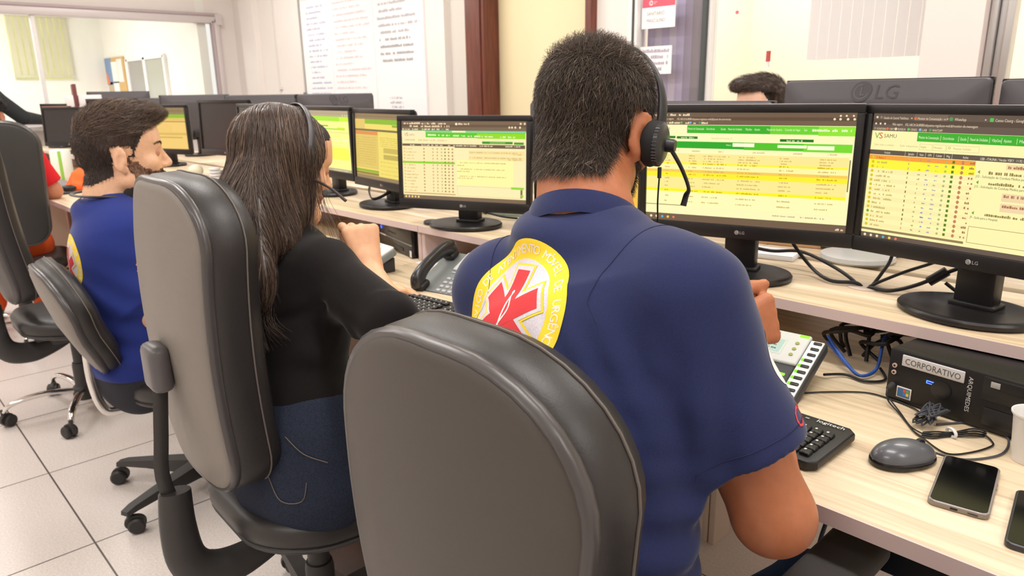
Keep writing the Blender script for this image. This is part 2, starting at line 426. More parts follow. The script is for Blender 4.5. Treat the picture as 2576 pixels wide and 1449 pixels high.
# in the next room: window with blinds, cork board, glazed door
def glow(name, c1, c2, k):
    m = bpy.data.materials.new(name); m.use_nodes = True; nt = m.node_tree; b = nt.nodes['Principled BSDF']
    tc = nt.nodes.new('ShaderNodeTexCoord'); n = nt.nodes.new('ShaderNodeTexNoise'); n.inputs['Scale'].default_value = 2.2; nt.links.new(tc.outputs['Object'], n.inputs[0])
    r = nt.nodes.new('ShaderNodeValToRGB'); r.color_ramp.elements[0].color = (*lin(c1), 1); r.color_ramp.elements[1].color = (*lin(c2), 1); r.color_ramp.elements[0].position = .38; r.color_ramp.elements[1].position = .62
    nt.links.new(n.outputs['Fac'], r.inputs[0]); nt.links.new(r.outputs[0], b.inputs['Emission Color']); b.inputs['Emission Strength'].default_value = k; b.inputs['Base Color'].default_value = (.1, .1, .1, 1); return m
wn = tag(empty('window_5'), kind='structure')
MB().box((XO + 0.012, 2.62, 1.98), (0.01, 0.72, 0.86), glow('daylight_garden', (232, 228, 150), (210, 206, 140), 1.0)).build('daylight_pane', wn)
f = MB(); BL = M('blind_slat_green_grey', (206, 204, 176), 0.8)
for i in range(9): f.box((XO + 0.05, 2.30 + i * 0.083, 1.99), (0.004, 0.062, 0.84), BL, T=None)
f.box((XO + 0.05, 2.64, 1.59), (0.02, 0.74, 0.03), BL); f.box((XO + 0.04, 2.64, 2.42), (0.05, 0.76, 0.04), BL); f.build('vertical_blind', wn)
dr = tag(empty('door_2'), kind='structure'); yy = 3.44
f = MB(); f.box((-11.50, yy, .9), (0.10, 0.05, 1.8), WHITEF, 0.004); f.box((-10.76, yy, .9), (0.09, 0.05, 1.8), WHITEF, 0.004); f.box((-10.02, yy, .9), (0.06, 0.05, 1.8), WHITEF, 0.004); f.box((-10.76, yy, 1.79), (1.5, 0.05, .05), WHITEF, 0.004); f.build('door_frame', dr)
MB().box((-11.13, yy, .9), (0.66, 0.008, 1.76), M('dim_glass_grey', (150, 148, 146), .25)).build('door_pane', dr); MB().box((-10.39, yy, .9), (0.66, 0.008, 1.76), M('dim_glass_green', (168, 172, 162), .25)).build('door_pane', dr)
# ================================================================ desks
def wood_mat(name, a, b, c):
    m = bpy.data.materials.new(name); m.use_nodes = True; nt = m.node_tree; bs = nt.nodes['Principled BSDF']
    tc = nt.nodes.new('ShaderNodeTexCoord'); mp = nt.nodes.new('ShaderNodeMapping'); mp.inputs['Scale'].default_value = (1.2, 26, 26)
    nt.links.new(tc.outputs['Object'], mp.inputs[0])
    n = nt.nodes.new('ShaderNodeTexNoise'); n.inputs['Scale'].default_value = 2.2; n.inputs['Detail'].default_value = 6; n.inputs['Distortion'].default_value = 0.6
    nt.links.new(mp.outputs[0], n.inputs['Vector'])
    r = nt.nodes.new('ShaderNodeValToRGB'); r.color_ramp.elements[0].position = 0.32; r.color_ramp.elements[0].color = (*lin(a), 1)
    r.color_ramp.elements[1].position = 0.72; r.color_ramp.elements[1].color = (*lin(c), 1)
    e = r.color_ramp.elements.new(0.5); e.color = (*lin(b), 1)
    nt.links.new(n.outputs['Fac'], r.inputs[0]); nt.links.new(r.outputs[0], bs.inputs['Base Color'])
    bs.inputs['Roughness'].default_value = 0.42; bs.inputs['Specular IOR Level'].default_value = 0.4; return m
WOOD = wood_mat('pale_ash_laminate', (196, 172, 142), (219, 199, 168), (229, 212, 184))
EDGE = M('pinkish_edge_band', (214, 192, 188), 0.5)
PANEL = M('beige_panel', (196, 176, 158), 0.6)
DZ, SZ = 0.74, 0.865
DESKN = ['carrying the keyboard, phones and computer at lower right', 'in front of the woman in black', 'in front of the bearded man', 'behind the bearded man, with the switched off monitor', 'beside the man in red', 'holding the orange cloth', 'holding the white jug', 'at the far end, by the interior window']
def desk(x0, x1, flip, label, group, deep=False):
    """a worktop unit with its raised monitor shelf; flip = opposite row"""
    s = -1 if flip else 1; yb = 1.83
    def Y(y): return y if not flip else 2 * yb - y
    root = thing('desk', label, 'desk', ((x0 + x1) / 2, Y(1.37), 0), 0, group)
    ox, oy = (x0 + x1) / 2, Y(1.37); T = TR((-ox, -oy, 0)); wd = x1 - x0 - 0.003; cx = (x0 + x1) / 2
    m = MB(T); m.box((cx, Y(1.37), DZ - 0.0125), (wd, 0.905, 0.0245), WOOD, 0.001); m.build('worktop', root)
    m = MB(T); m.box((cx, Y(0.9165), DZ - 0.0125), (wd, 0.003, 0.025), EDGE); m.build('edge_band', root)
    m = MB(T); m.box((cx, Y(1.62), SZ - 0.011), (wd, 0.38, 0.0215), WOOD, 0.001)
    if not flip:
        # cable grommet set into the shelf
        pass
    m.build('monitor_shelf', root)
    m = MB(T); m.box((cx, Y(1.4285), SZ - 0.011), (wd, 0.003, 0.022), EDGE); m.build('edge_band', root)
    for xx in (x0 + 0.011, x1 - 0.011):
        m = MB(T); m.box((xx, Y(1.625), (DZ + SZ - 0.022) / 2), (0.018, 0.37, SZ - 0.022 - DZ), EDGE, 0.001); m.build('shelf_support', root)
        m = MB(T); m.box((xx, Y(1.40 if deep else 1.74), (DZ - 0.025) / 2), (0.018, 0.75 if deep else 0.09, DZ - 0.025), PANEL, 0.001); m.build('side_panel', root)
    m = MB(T); m.box((cx, Y(1.79), 0.60), (wd - 0.05, 0.016, 0.22), PANEL, 0.001); m.build('modesty_panel', root)
    return root
for i in range(8):
    desk(0.02 - (i + 1), 0.02 - i, False, 'pale desk with raised shelf ' + DESKN[i], None, i > 3)
OPPN = ['with the cardboard folder, at the right', 'in front of the colleague across', 'behind the front man\'s head', 'below the sideways monitor', 'below the domed monitor', 'above the bearded man\'s quiff', 'below the cork board', 'farthest along']
for i in range(8):
    desk(0.02 - (i + 1), 0.02 - i, True, 'pale desk of the opposite row ' + OPPN[i], None)

# ================================================================ monitors
BLK = M('monitor_black_plastic', (24, 22, 23), 0.38, spec=0.5, bump=(900, 0.05))
BLKG = M('monitor_gloss_black', (16, 15, 16), 0.2, spec=0.5)
GREYB = M('monitor_back_grey', (78, 74, 78), 0.5, bump=(700, 0.1))
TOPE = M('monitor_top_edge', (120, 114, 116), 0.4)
SILV = M('logo_silver', (190, 188, 186), 0.35, 0.3)
S0 = 0.95
def lg_logo(cv, cx, cy, h, m1, dark):
    cv.circle(cx - 1.15 * h, cy, h * 0.62, m1, 24)
    cv.ring(cx - 1.15 * h, cy, h * .38, h * .47, dark, math.pi * .5, math.pi * 1.95, 20)
    cv.rect(cx - 1.2 * h, cy - .25 * h, cx - 1.1 * h, cy + .25 * h, dark); cv.rect(cx - 1.2 * h, cy - .25 * h, cx - .95 * h, cy - .15 * h, dark)
    cv.text('LG', cx - 0.35 * h, cy - 0.42 * h, h * 1.18, m1)
def monitor(name, scr, yaw, tilt, shelf, label, cat='monitor', S=S0, draw=None, back=False, group=None, off=None, base=True):
    """scr = world centre of the screen face; the stand drops to the shelf behind it"""
    SWd, SHt = 0.477 * S, 0.268 * S; c, s = math.cos(yaw), math.sin(yaw)
    nb = 0.045                                       # neck centre behind the screen face
    bx, by = scr[0] - s * nb, scr[1] + c * nb
    root = thing(name, label, cat, (bx, by, shelf), yaw, group)
    hz = scr[2] - shelf; T = TR((0, -nb, hz), 0, -tilt)
    W2, HT, HB = SWd / 2 + 0.016 * S, SHt / 2 + 0.018 * S, SHt / 2 + 0.034 * S
    m = MB(T)
    bz = 0.006
    for (x0, x1, z0, z1) in ((-W2, W2, SHt / 2, HT), (-W2, W2, -HB, -SHt / 2), (-W2, -SWd / 2, -SHt / 2, SHt / 2), (SWd / 2, W2, -SHt / 2, SHt / 2)):
        m.box(((x0 + x1) / 2, 0.004, (z0 + z1) / 2), (x1 - x0, 0.02, z1 - z0), BLK, 0.002)
    m.box((0, 0.012, 0), (2 * W2 - .004, 0.014, HT + HB - .004), BLK, 0.004, T=TR((0, 0, (HT - HB) / 2)))
    bezel = m.build('bezel', root)
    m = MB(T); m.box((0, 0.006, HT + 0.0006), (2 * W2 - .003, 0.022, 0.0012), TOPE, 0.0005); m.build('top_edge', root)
    m = MB(T)
    zc = (HT - HB) / 2; hh = HT + HB
    def loop(w_, h_, y_, n=10, r=0.02):
        pts = []
        for (sx, sz, a0) in ((1, 1, 0), (-1, 1, 90), (-1, -1, 180), (1, -1, 270)):
            for k in range(n // 2 + 1):
                a = math.radians(a0 + 90 * k / (n // 2)); pts.append((sx * (w_ - r) + r * math.cos(a), y_, zc + sz * (h_ - r) + r * math.sin(a)))
        return pts
    rings = [loop(W2 - .001, hh / 2 - .001, 0.018, r=.012), loop(W2 - .004, hh / 2 - .003, 0.026, r=.014), loop(W2 * .80, hh / 2 * .72, 0.045, r=.03), loop(W2 * .74, hh / 2 * .66, 0.048, r=.03)]
    vs = []; fs = []; k = len(rings[0])
    for r_ in rings: vs += r_
    for j in range(3):
        for i in range(k): fs.append([j * k + i, j * k + (i + 1) % k, (j + 1) * k + (i + 1) % k, (j + 1) * k + i])
    fs.append([3 * k + i for i in range(k)])
    m.add(vs, fs, GREYB); bk = m.build('back_housing', root)
    if back:
        cv = Canvas(); lg_logo(cv, 0.012, -.006, 0.042, M('moulded_logo', (58, 54, 58), 0.4), GREYB)
        mm = MB(T)
        zt = hh / 2 * .86
        cv.into(mm, lambda a, b, l: (-a - .0, 0.0368 + l * 3 - b * 0.42, zc + zt - 0.002 + b)); mm.build('embossed_logo', bk)
    # screen
    m = MB(T); cv = Canvas()
    if draw: draw(cv, SWd, SHt)
    else: cv.rect(0, -SHt, SWd, 0, M('dark_panel', (46, 41, 41), 0.3))
    cv.into(m, lambda a, b, l: (a - SWd / 2, 0.0005 - l, b + SHt / 2)); m.build('screen', root)
    m = MB(T); cv = Canvas(); lg_logo(cv, 0.006, 0, 0.0085 * S, SILV, BLK); cv.into(m, lambda a, b, l: (a, -0.0064 - l, b - SHt / 2 - 0.017 * S)); m.build('brand_logo', bezel)
    if base:
        m = MB(); top = hz - SHt / 2 + 0.02
        m.box((0.0, 0, (0.012 + top) / 2), (0.072, 0.038, top - 0.012), BLK, 0.004); m.box((0, 0.0, 0.016), (0.086, 0.05, 0.012), BLK, 0.004); m.box((0, -0.005, top - .01), (0.12, 0.05, 0.05), BLK, 0.006); m.build('neck', root)
        m = MB(); o = off or (0, -0.035)
        m.lathe([(0.0, 0.0), (0.112, 0.0), (0.12, 0.004), (0.1205, 0.011), (0.117, 0.0155), (0.108, 0.0165), (0.094, 0.0135), (0.0, 0.0115)], BLK, 48, TR((o[0], o[1], 0)), sx=1.04, sy=0.87)
        m.build('base', root)
    return root
# ---------------------------------------------------------------- what the screens show
def page(bg, W, H, cv, chrome, chrome2, top=0.135, task=0.972):
    cv.rect(0, -H, W, 0, E(bg)); cv.rect(0, -H * top, W, 0, E(chrome)); cv.rect(0, -H * top * .62, W, -H * top * .36, E(chrome2))
    cv.rect(0, -H, W, -H * (task - .01), E(chrome))
def U(cv, W, H):
    class u: pass
    o = u()
    o.r = lambda x0, y0, x1, y1, c: cv.rect(x0 * W, -y1 * H, x1 * W, -y0 * H, E(c))
    o.t = lambda s, x, y, h, c, width=None, align='L': cv.text(s, x * W, -y * H, h * H, E(c), align, width=(width * W if width else None))
    o.s = lambda x, y, wd, h, c, seed=0: cv.scrib(x * W, -y * H, wd * W, h * H, E(c), seed)
    o.c = lambda x, y, r, c: cv.circle(x * W, -y * H, r * H, E(c), 14)
    return o
YP = (255, 247, 178)
def top_menu(o, tabs, url, g1, txt=(236, 214, 180), navx=0.207, ny=(0.137, 0.206)):
    pass
def draw_units(cv, W, H):
    """the list of units with the message pane (right-hand screen of the front desk)"""
    page(YP, W, H, cv, (104, 88, 76), (88, 72, 60)); o = U(cv, W, H); T = (240, 218, 186)
    o.r(0.185, 0.004, 0.325, 0.05, (122, 103, 88))
    o.t('Gestão da Central Telefônica', 0.047, 0.043, 0.026, T, 0.112); o.t('Monitor de Comunicação - vs', 0.199, 0.043, 0.026, T, 0.118)
    o.t('WhatsApp', 0.352, 0.044, 0.028, T, 0.046); o.t('×', 0.168, 0.044, 0.03, T); o.t('×', 0.318, 0.044, 0.03, T); o.t('×', 0.466, 0.044, 0.03, T)
    o.t('Censo Cisurg - Google Planilhas', 0.507, 0.045, 0.028, T, 0.15)
    o.c(0.338, 0.033, 0.014, (92, 150, 90)); o.c(0.036, 0.03, 0.010, (150, 130, 110)); o.c(0.19, 0.034, .011, (214, 120, 60)); o.r(0.487, 0.02, 0.501, 0.046, (96, 190, 84)); o.c(0.017, 0.03, 0.009, T)
    for k in range(3): o.c(0.014 + 0.021 * k, 0.08, 0.008, T)
    o.t('Não seguro', 0.090, 0.09, 0.027, T, 0.046); o.t('192.168.24.56:8080/vskysamu-regulacao-web/#/monitor-de-mensagem', 0.146, 0.092, 0.028, T, 0.30)
    for k, (s, c) in enumerate((('RONDONIA', (150, 130, 110)), ('VSKY', (220, 120, 60)), ('RUNRUN', (230, 210, 180)), ('CENSO', (110, 190, 90)), ('LAB', (130, 180, 220)), ('WHATSAPP', (92, 150, 90)))):
        x = (0.012, 0.070, 0.108, 0.165, 0.215, 0.258)[k]; o.c(x, 0.118, 0.011, c); o.t(s, x + 0.009, 0.128, 0.025, T, (0.042, 0.022, 0.034, 0.028, 0.020, 0.042)[k])
    o.t('V', 0.014, 0.196, 0.066, (120, 160, 60), 0.022); o.t('S', 0.033, 0.196, 0.066, (222, 70, 40), 0.019); o.t('SAMU', 0.057, 0.188, 0.042, (110, 90, 60), 0.058)
    o.r(0.207, 0.137, 1, 0.206, (62, 176, 44)); o.r(0.75, 0.137, 1, 0.206, (120, 205, 50))
    for (s, x, wd) in (('Monitor de Comunicação', .213, .086), ('Ocorrências', .314, .046), ('Escala', .385, .024), ('Painel de Unidades', .423, .068), ('VSkyGeo', .505, .034), ('Ajustes', .549, .028), ('Manual', .604, .04), ('Consulta', .66, .05), ('Sair', .73, .02)): o.t(s, x, 0.184, 0.030, (240, 250, 210), wd)
    for x in (.306, .378, .415, .497, .541, .596): o.r(x - .0008, .155, x + .0008, .195, (220, 240, 190))
    o.t('Exibir todas as unidades', 0.017, 0.252, 0.022, (200, 180, 120), 0.09); o.t('Exibir indisponíveis', 0.135, 0.252, 0.022, (200, 180, 120), 0.08)
    for (x0, x1) in ((.222, .275), (.279, .332), (.336, .463)): cv.line([(x0 * W, -.225 * H), (x1 * W, -.225 * H), (x1 * W, -.268 * H), (x0 * W, -.268 * H), (x0 * W, -.225 * H)], 0.0006, E((214, 200, 140)))
    o.t('Região', 0.227, 0.253, 0.022, (180, 158, 100), .024); o.t('Município', 0.283, 0.253, 0.022, (180, 158, 100), .034); o.t('Pesquisar Unidades', 0.362, 0.253, 0.022, (190, 168, 110), .07)
    cv.ring(.347 * W, -.243 * H, .006 * H, .009 * H, E((180, 158, 100)))
    o.r(0, 0.286, 0.64, 0.323, (98, 84, 70)); o.r(.64, .286, 1, .323, (98, 84, 70))
    for (s, x, wd) in (('Unidade', .068, .028), ('Ignição', .177, .026), ('Vazio', .226, .018), ('GPS', .262, .016), ('Celular', .296, .026), ('Msg', .339, .015), ('Ações', .405, .022)): o.t(s, x, 0.313, 0.024, (246, 232, 206), wd)
    for x in (.163, .216, .252, .287, .330, .362): o.r(x - .0007, .286, x + .0007, .323, (220, 204, 170))
    o.t('USB - ITAUNA / Versão VSKY : 11.92 / EXZ-0C95 USB058', .472, .316, .026, (250, 240, 214), .24)
    o.r(0, .327, .458, .362, (250, 160, 60)); o.r(0, .362, .46, .434, (255, 246, 60))
    for i in range(16):
        y = .345 + i * .0365
        if i > 2 and i % 2: o.r(0, y - .018, .46, y + .018, (252, 240, 172))
        o.c(.02, y, .012, (222, 200, 30) if i != 12 else (120, 170, 40)); o.s(.035, y + .010, (.055, .06, .055, .08, .075, .075, .095, .075, .09, .09, .04, .07, .09, .06, .07, .045)[i], .017, (206, 178, 96) if i else (214, 120, 30), i)
        dk = i in (3, 5, 7, 9, 11, 12, 13)
        o.r(.182, y - .010, .187, y + .008, (110, 100, 40) if dk else (214, 180, 120)); o.s(.228, y + .008, .006, .014, (180, 160, 90), i)
        o.s(.262, y + .007, .012, .012, (150, 140, 190) if i not in (3, 11, 12) else (90, 90, 200), i); o.s(.298, y + .007, .012, .012, (170, 160, 180), i + 50); o.c(.343, y, .009, (176, 186, 120))
        o.r(.367, y - .010, .377, y + .010, (86, 130, 20)); o.c(.409, y, .012, (206, 150, 100)); o.r(.407, y - .013, .411, y + .013, (190, 120, 90)); o.s(.437, y + .008, .016, .018, (170, 120, 80), i + 90)
    o.r(0, .924, .455, .942, (150, 126, 84))
    for (y, n) in ((.40, 0), (.475, 1), (.70, 2)):
        cv.poly([(.470 * W, -(y + .002) * H), (.479 * W, -(y - .013) * H), (.479 * W, -(y + .015) * H)], E((110, 160, 40))); o.s(.512, y + .015, .2, .022, (150, 130, 70), 300 + n)
    o.t('J15 - Solicitação de Conduta Médica para :', .466, .442, .025, (60, 50, 24), .19); o.t('J15 - Solicitação de Conduta Médica para :', .466, .515, .025, (60, 50, 24), .19); o.t('J9 - Saída para o Hospital', .466, .742, .025, (60, 50, 24), .105)
    for (a, b) in ((.336, .374), (.540, .598), (.612, .672)): o.r(.573, a, .96, b, (246, 216, 170)); o.s(.58, a + .03, .2, .022, (170, 120, 80), int(a * 1000))
    cv.line([(1.0 * W, -.804 * H), (.467 * W, -.804 * H), (.467 * W, -.925 * H), (1.0 * W, -.925 * H)], .0009, E((170, 130, 84)))
    for k, c in enumerate(((246, 230, 190), (240, 222, 190), (240, 222, 190), (90, 180, 190), (240, 210, 90), (236, 120, 90))): o.c(.02 + .0295 * k, .984, .011, c)
    o.s(.94, .99, .045, .02, T, 5)
def draw_calls(cv, W, H):
    """the call list with yellow bands (left-hand screen of the front desk)"""
    page((255, 250, 190), W, H, cv, (116, 94, 74), (98, 76, 58), .108, .945); o = U(cv, W, H); T = (246, 224, 190)
    o.s(.02, .03, .2, .022, T, 1); o.t('Não seguro', .088, .064, .026, T, .05); o.t('192.168.24.56:8080/vskysamu-regulacao-web/#/painel-de-ocorrencias', .153, .066, .026, T, .276)
    for k, c in enumerate(((220, 120, 60), (236, 216, 180), (110, 190, 90), (130, 180, 220), (92, 150, 90))): o.c(.085 + .047 * k, .09, .010, c); o.s(.094 + .047 * k, .1, .03, .018, T, k)
    for x in (.93, .955, .985): o.c(x, .025, .008, T)
    for x in (.905, .93, .962, .99): o.c(x, .052, .010, T)
    o.t('V', .012, .166, .06, (120, 160, 60), .022); o.t('S', .03, .166, .06, (222, 70, 40), .019); o.t('SAMU', .056, .16, .04, (110, 90, 60), .062)
    o.r(.21, .112, 1, .182, (58, 178, 40)); o.r(.62, .112, 1, .182, (110, 214, 46)); o.r(.84, .112, 1, .19, (146, 232, 52))
    for (s, x, wd) in (('Monitor de Comunicação', .214, .083), ('Ocorrências', .309, .043), ('Escala', .382, .024), ('Painel de Unidades', .418, .068), ('VSkyGeo', .502, .032), ('Ajustes', .546, .026), ('Manual de Usuário', .604, .072), ('Consulta de Vagas', .688, .07), ('Sair', .775, .016)): o.t(s, x, .152, .027, (240, 252, 206), wd)
    o.s(.812, .155, .17, .024, (240, 252, 206), 7)
    o.r(.157, .212, .266, .234, (24, 128, 30)); o.r(.05, .21, .15, .232, (24, 128, 30)); o.s(.18, .23, .07, .013, (200, 230, 170), 3); o.t('Quantidade de Ocorrências: 27', .335, .232, .020, (214, 190, 130), .105)
    o.r(.669, .222, .822, .244, (24, 118, 26)); o.s(.70, .241, .08, .014, (206, 236, 170), 4)
    o.r(.02, .258, .993, .318, (40, 170, 36)); o.r(.5, .258, .993, .322, (84, 196, 40)); o.r(.78, .26, .993, .326, (120, 220, 44))
    o.r(.444, .264, .55, .296, (250, 255, 214)); o.r(.66, .272, .794, .297, (250, 255, 214)); o.r(.797, .274, .916, .308, (250, 255, 214)); o.t('Filtrar', .412, .29, .02, (230, 250, 200), .026)
    for (x, wd) in ((.12, .05), (.24, .04), (.375, .025), (.54, .06), (.73, .04), (.89, .04)): o.s(x, .35, wd, .014, (220, 190, 130), int(x * 99))
    bands = [(.366, .45, (255, 236, 150)), (.447, .467, (255, 246, 70)), (.467, .515, (255, 248, 170)), (.515, .545, (252, 206, 90)), (.54, .585, (255, 242, 50)), (.585, .70, (255, 238, 150)), (.694, .722, (255, 246, 40)), (.722, .86, (255, 252, 186))]
    for (a, b, c) in bands: o.r(0, a, .985, b, c)
    for i in range(13):
        y = (.385, .408, .432, .456, .49, .525, .555, .595, .63, .665, .708, .76, .81)[i]
        for j, (x, wd) in enumerate(((.10, .02), (.225, .045), (.30, .115), (.475, .12), (.675, .06), (.85, .09))):
            r_ = random.Random(i * 31 + j); o.s(x, y + .008, wd * r_.uniform(.55, 1.15), .013, (214, 176, 100) if i not in (3, 6, 10) else (206, 160, 30), i * 10 + j)
    o.r(.987, .385, .992, .65, (130, 104, 70)); o.r(0, .848, .22, .855, (160, 128, 84))
    for x in (.655, .79): o.s(x, .897, .11, .013, (190, 160, 110), int(x * 100))
    for k, c in enumerate(((246, 230, 190), (240, 222, 190), (90, 180, 210), (240, 210, 90), (236, 120, 90))): o.c(.03 + .031 * k, .968, .012, c)
    o.s(.945, .985, .04, .02, T, 5)
def draw_mid(cv, W, H):
    """bright unit screen straight ahead of the woman"""
    page((255, 240, 182), W, H, cv, (126, 104, 82), (108, 86, 66), .118, .962); o = U(cv, W, H); T = (250, 222, 182)
    o.s(.02, .04, .13, .028, T, 1); o.s(.17, .042, .11, .026, T, 2); o.s(.31, .042, .06, .024, T, 3); o.c(.456, .036, .016, (255, 240, 210)); o.s(.47, .045, .09, .024, T, 4); o.s(.07, .075, .05, .026, T, 5); o.s(.13, .077, .27, .026, T, 6)
    for k, c in enumerate(((230, 210, 180), (210, 190, 170), (170, 220, 110), (236, 216, 190), (110, 160, 100))): o.c(.012 + .083 * k, .104, .012, c); o.s(.024 + .083 * k, .112, .045, .02, T, k + 9)
    for x in (.955, .985): o.c(x, .03, .013, T)
    for x in (.87, .89, .915, .95): o.c(x, .075, .013, T)
    o.r(0, .118, 1, .138, (120, 214, 150)); o.r(.42, .12, .53, .14, (255, 246, 200))
    o.r(.203, .14, .99, .205, (92, 200, 36)); o.r(.62, .15, .99, .212, (150, 222, 30)); o.r(.0, .122, .2, .2, (255, 240, 190))
    o.s(.21, .185, .075, .024, (236, 252, 190), 1); o.s(.3, .187, .05, .024, (236, 252, 190), 2); o.s(.37, .188, .03, .022, (236, 252, 190), 3); o.s(.41, .19, .065, .022, (236, 252, 190), 4); o.s(.495, .19, .03, .022, (236, 252, 190), 5); o.s(.54, .192, .035, .022, (236, 252, 190), 6); o.s(.59, .194, .07, .022, (236, 252, 190), 7); o.s(.675, .196, .065, .022, (236, 252, 190), 8); o.s(.8, .2, .11, .022, (236, 252, 190), 9)
    o.t('V', .02, .19, .06, (196, 170, 50), .02); o.t('S', .037, .19, .06, (230, 90, 60), .018); o.t('SAMU', .06, .186, .035, (190, 150, 110), .05)
    o.s(.02, .247, .09, .018, (220, 186, 130), 11); o.s(.135, .248, .14, .018, (224, 192, 136), 12); o.s(.30, .25, .08, .018, (226, 200, 140), 13)
    o.r(.66, .246, .895, .276, (60, 150, 34)); o.r(.72, .25, .84, .27, (120, 186, 80)); o.r(.905, .252, .978, .28, (66, 160, 36))
    o.r(.003, .287, .988, .316, (112, 90, 68)); o.r(.43, .292, .988, .330, (112, 90, 68))
    for (x, wd) in ((.07, .045), (.165, .03), (.208, .025), (.245, .02), (.28, .025), (.32, .02), (.38, .025), (.43, .18), (.64, .1), (.84, .12)): o.s(x, .311, wd, .016, (246, 226, 190), int(x * 77))
    o.r(0, .316, .44, .92, (255, 236, 176))
    o.r(.003, .512, .44, .539, (140, 214, 40))
    for i in range(14):
        y = .35 + i * .0415
        o.c(.02, y, .010, (232, 190, 80)); o.s(.035, y + .01, .05 + (i * 37 % 50) / 1000, .015, (220, 180, 110), i)
        for (x, c) in ((.186, (190, 150, 90)), (.261, (214, 180, 120)), (.297, (206, 176, 130)), (.333, (206, 190, 110)), (.361, (140, 130, 30)), (.391, (180, 140, 80)), (.422, (176, 124, 84))): o.c(x, y, .011, c)
    o.r(.553, .36, .985, .413, (255, 228, 160)); o.r(.553, .425, .985, .478, (255, 228, 160)); o.r(.455, .48, .9, .8, (255, 250, 168))
    for (x, y, wd) in ((.56, .39, .4), (.90, .408, .07), (.56, .455, .4), (.86, .473, .1), (.48, .52, .36), (.455, .555, .06), (.48, .60, .36), (.455, .63, .1), (.48, .69, .37), (.455, .715, .14)): o.s(x, y, wd, .014, (206, 176, 104), int(x * 100 + y * 1000))
    cv.line([(.96 * W, -.815 * H), (.457 * W, -.811 * H), (.457 * W, -.935 * H), (.96 * W, -.935 * H), (.96 * W, -.815 * H)], .0008, E((216, 180, 120)))
    o.r(.883, .80, .98, .828, (150, 216, 60)); o.r(.955, .83, .97, .93, (120, 110, 70)); o.c(.968, .905, .018, (150, 216, 60))
    o.r(.008, .918, .443, .934, (214, 176, 120))
    for k in range(5): o.c(.022 + .027 * k, .975, .014, (255, 222, 130) if k % 2 == 0 else (250, 200, 150))
def draw_green(cv, W, H):
    """bright yellow-green screen beside the woman's face"""
    page((255, 255, 150), W, H, cv, (190, 172, 140), (184, 164, 132), .095, .965); o = U(cv, W, H)
    o.r(0, .095, 1, .172, (176, 236, 52)); o.r(.8, .1, 1, .172, (206, 255, 60)); o.r(.39 - .5 * .5, .245, .39, .262, (70, 150, 20)); o.r(.39, .243, .56, .258, (60, 140, 20)); o.r(0, .29, .9, .31, (160, 226, 60)); o.r(.74, .27, .9, .302, (206, 240, 30))
    o.r(0, .34, 1, .37, (255, 236, 140)); o.r(0, .60, .95, .80, (255, 255, 90)); o.r(0, .46, .95, .49, (255, 250, 190))
    for i in range(9): o.s(.1, .42 + .055 * i, .75, .014, (236, 226, 110), i)
    for x in (.87, .92, .96): o.c(x, .075, .014, (240, 226, 190))
    o.s(.6, .99, .3, .02, (240, 226, 180), 3)
def draw_amber(cv, W, H):
    """dimmer yellow screen, seen from the side"""
    page((244, 222, 110), W, H, cv, (152, 128, 92), (140, 116, 80), .085, .955); o = U(cv, W, H)
    o.r(0, .085, .195, .235, (232, 200, 104)); o.r(.195, .085, 1, .155, (140, 188, 40)); o.r(.7, .16, .95, .19, (140, 170, 40)); o.r(0, .235, 1, .265, (120, 106, 70)); o.r(0, .268, .435, .32, (228, 146, 74)); o.r(0, .32, .44, .84, (228, 200, 104))
    for i in range(12): o.s(.03, .37 + .037 * i, .36, .014, (206, 172, 80), i)
    o.r(.535, .50, 1, .575, (206, 184, 90)); o.r(.535, .60, 1, .67, (196, 176, 86)); o.r(0, .86, .44, .895, (140, 180, 50)); o.r(0, .9, .44, .94, (150, 130, 60))
    for i in range(5): o.s(.47, .36 + .03 * i, .35, .014, (206, 182, 80), i + 40)
    for i in range(4): o.s(.47, .72 + .06 * i, .4, .012, (210, 186, 84), i + 60)
def draw_orange(cv, W, H):
    """amber unit screen half hidden behind the front man's head"""
    page((252, 196, 74), W, H, cv, (140, 108, 70), (120, 92, 60), .12, .96); o = U(cv, W, H)
    o.r(.2, .13, 1, .2, (150, 180, 40)); o.r(0, .28, 1, .32, (120, 90, 50))
    for i in range(15):
        y = .36 + i * .04
        for x in (.12, .2, .28, .36, .44): o.c(x, y, .009, (206, 140, 50))
        o.s(.02, y + .01, .07, .014, (210, 150, 60), i)
def draw_side(cv, W, H):
    page((246, 206, 116), W, H, cv, (150, 128, 90), (140, 116, 80), .16, 1.0); o = U(cv, W, H)
    o.r(0, .16, 1, .25, (150, 190, 50)); o.r(0, .26, 1, .31, (236, 190, 100)); o.r(0, .325, 1, .345, (150, 120, 70)); o.r(.1, .60, 1, .66, (224, 186, 96)); o.r(.1, .70, .9, .73, (206, 170, 90))
    for i in range(4): o.s(.1, .42 + .05 * i, .6, .014, (224, 180, 96), i)
def draw_pink(cv, W, H):
    cv.rect(0, -H, W, 0, M('pink_reflection_panel', (176, 130, 122), 0.25)); cv.rect(0, -H, W, -H * .55, M('red_reflection_panel', (196, 120, 116), 0.25))  # reflection of the red shirt painted onto the panel

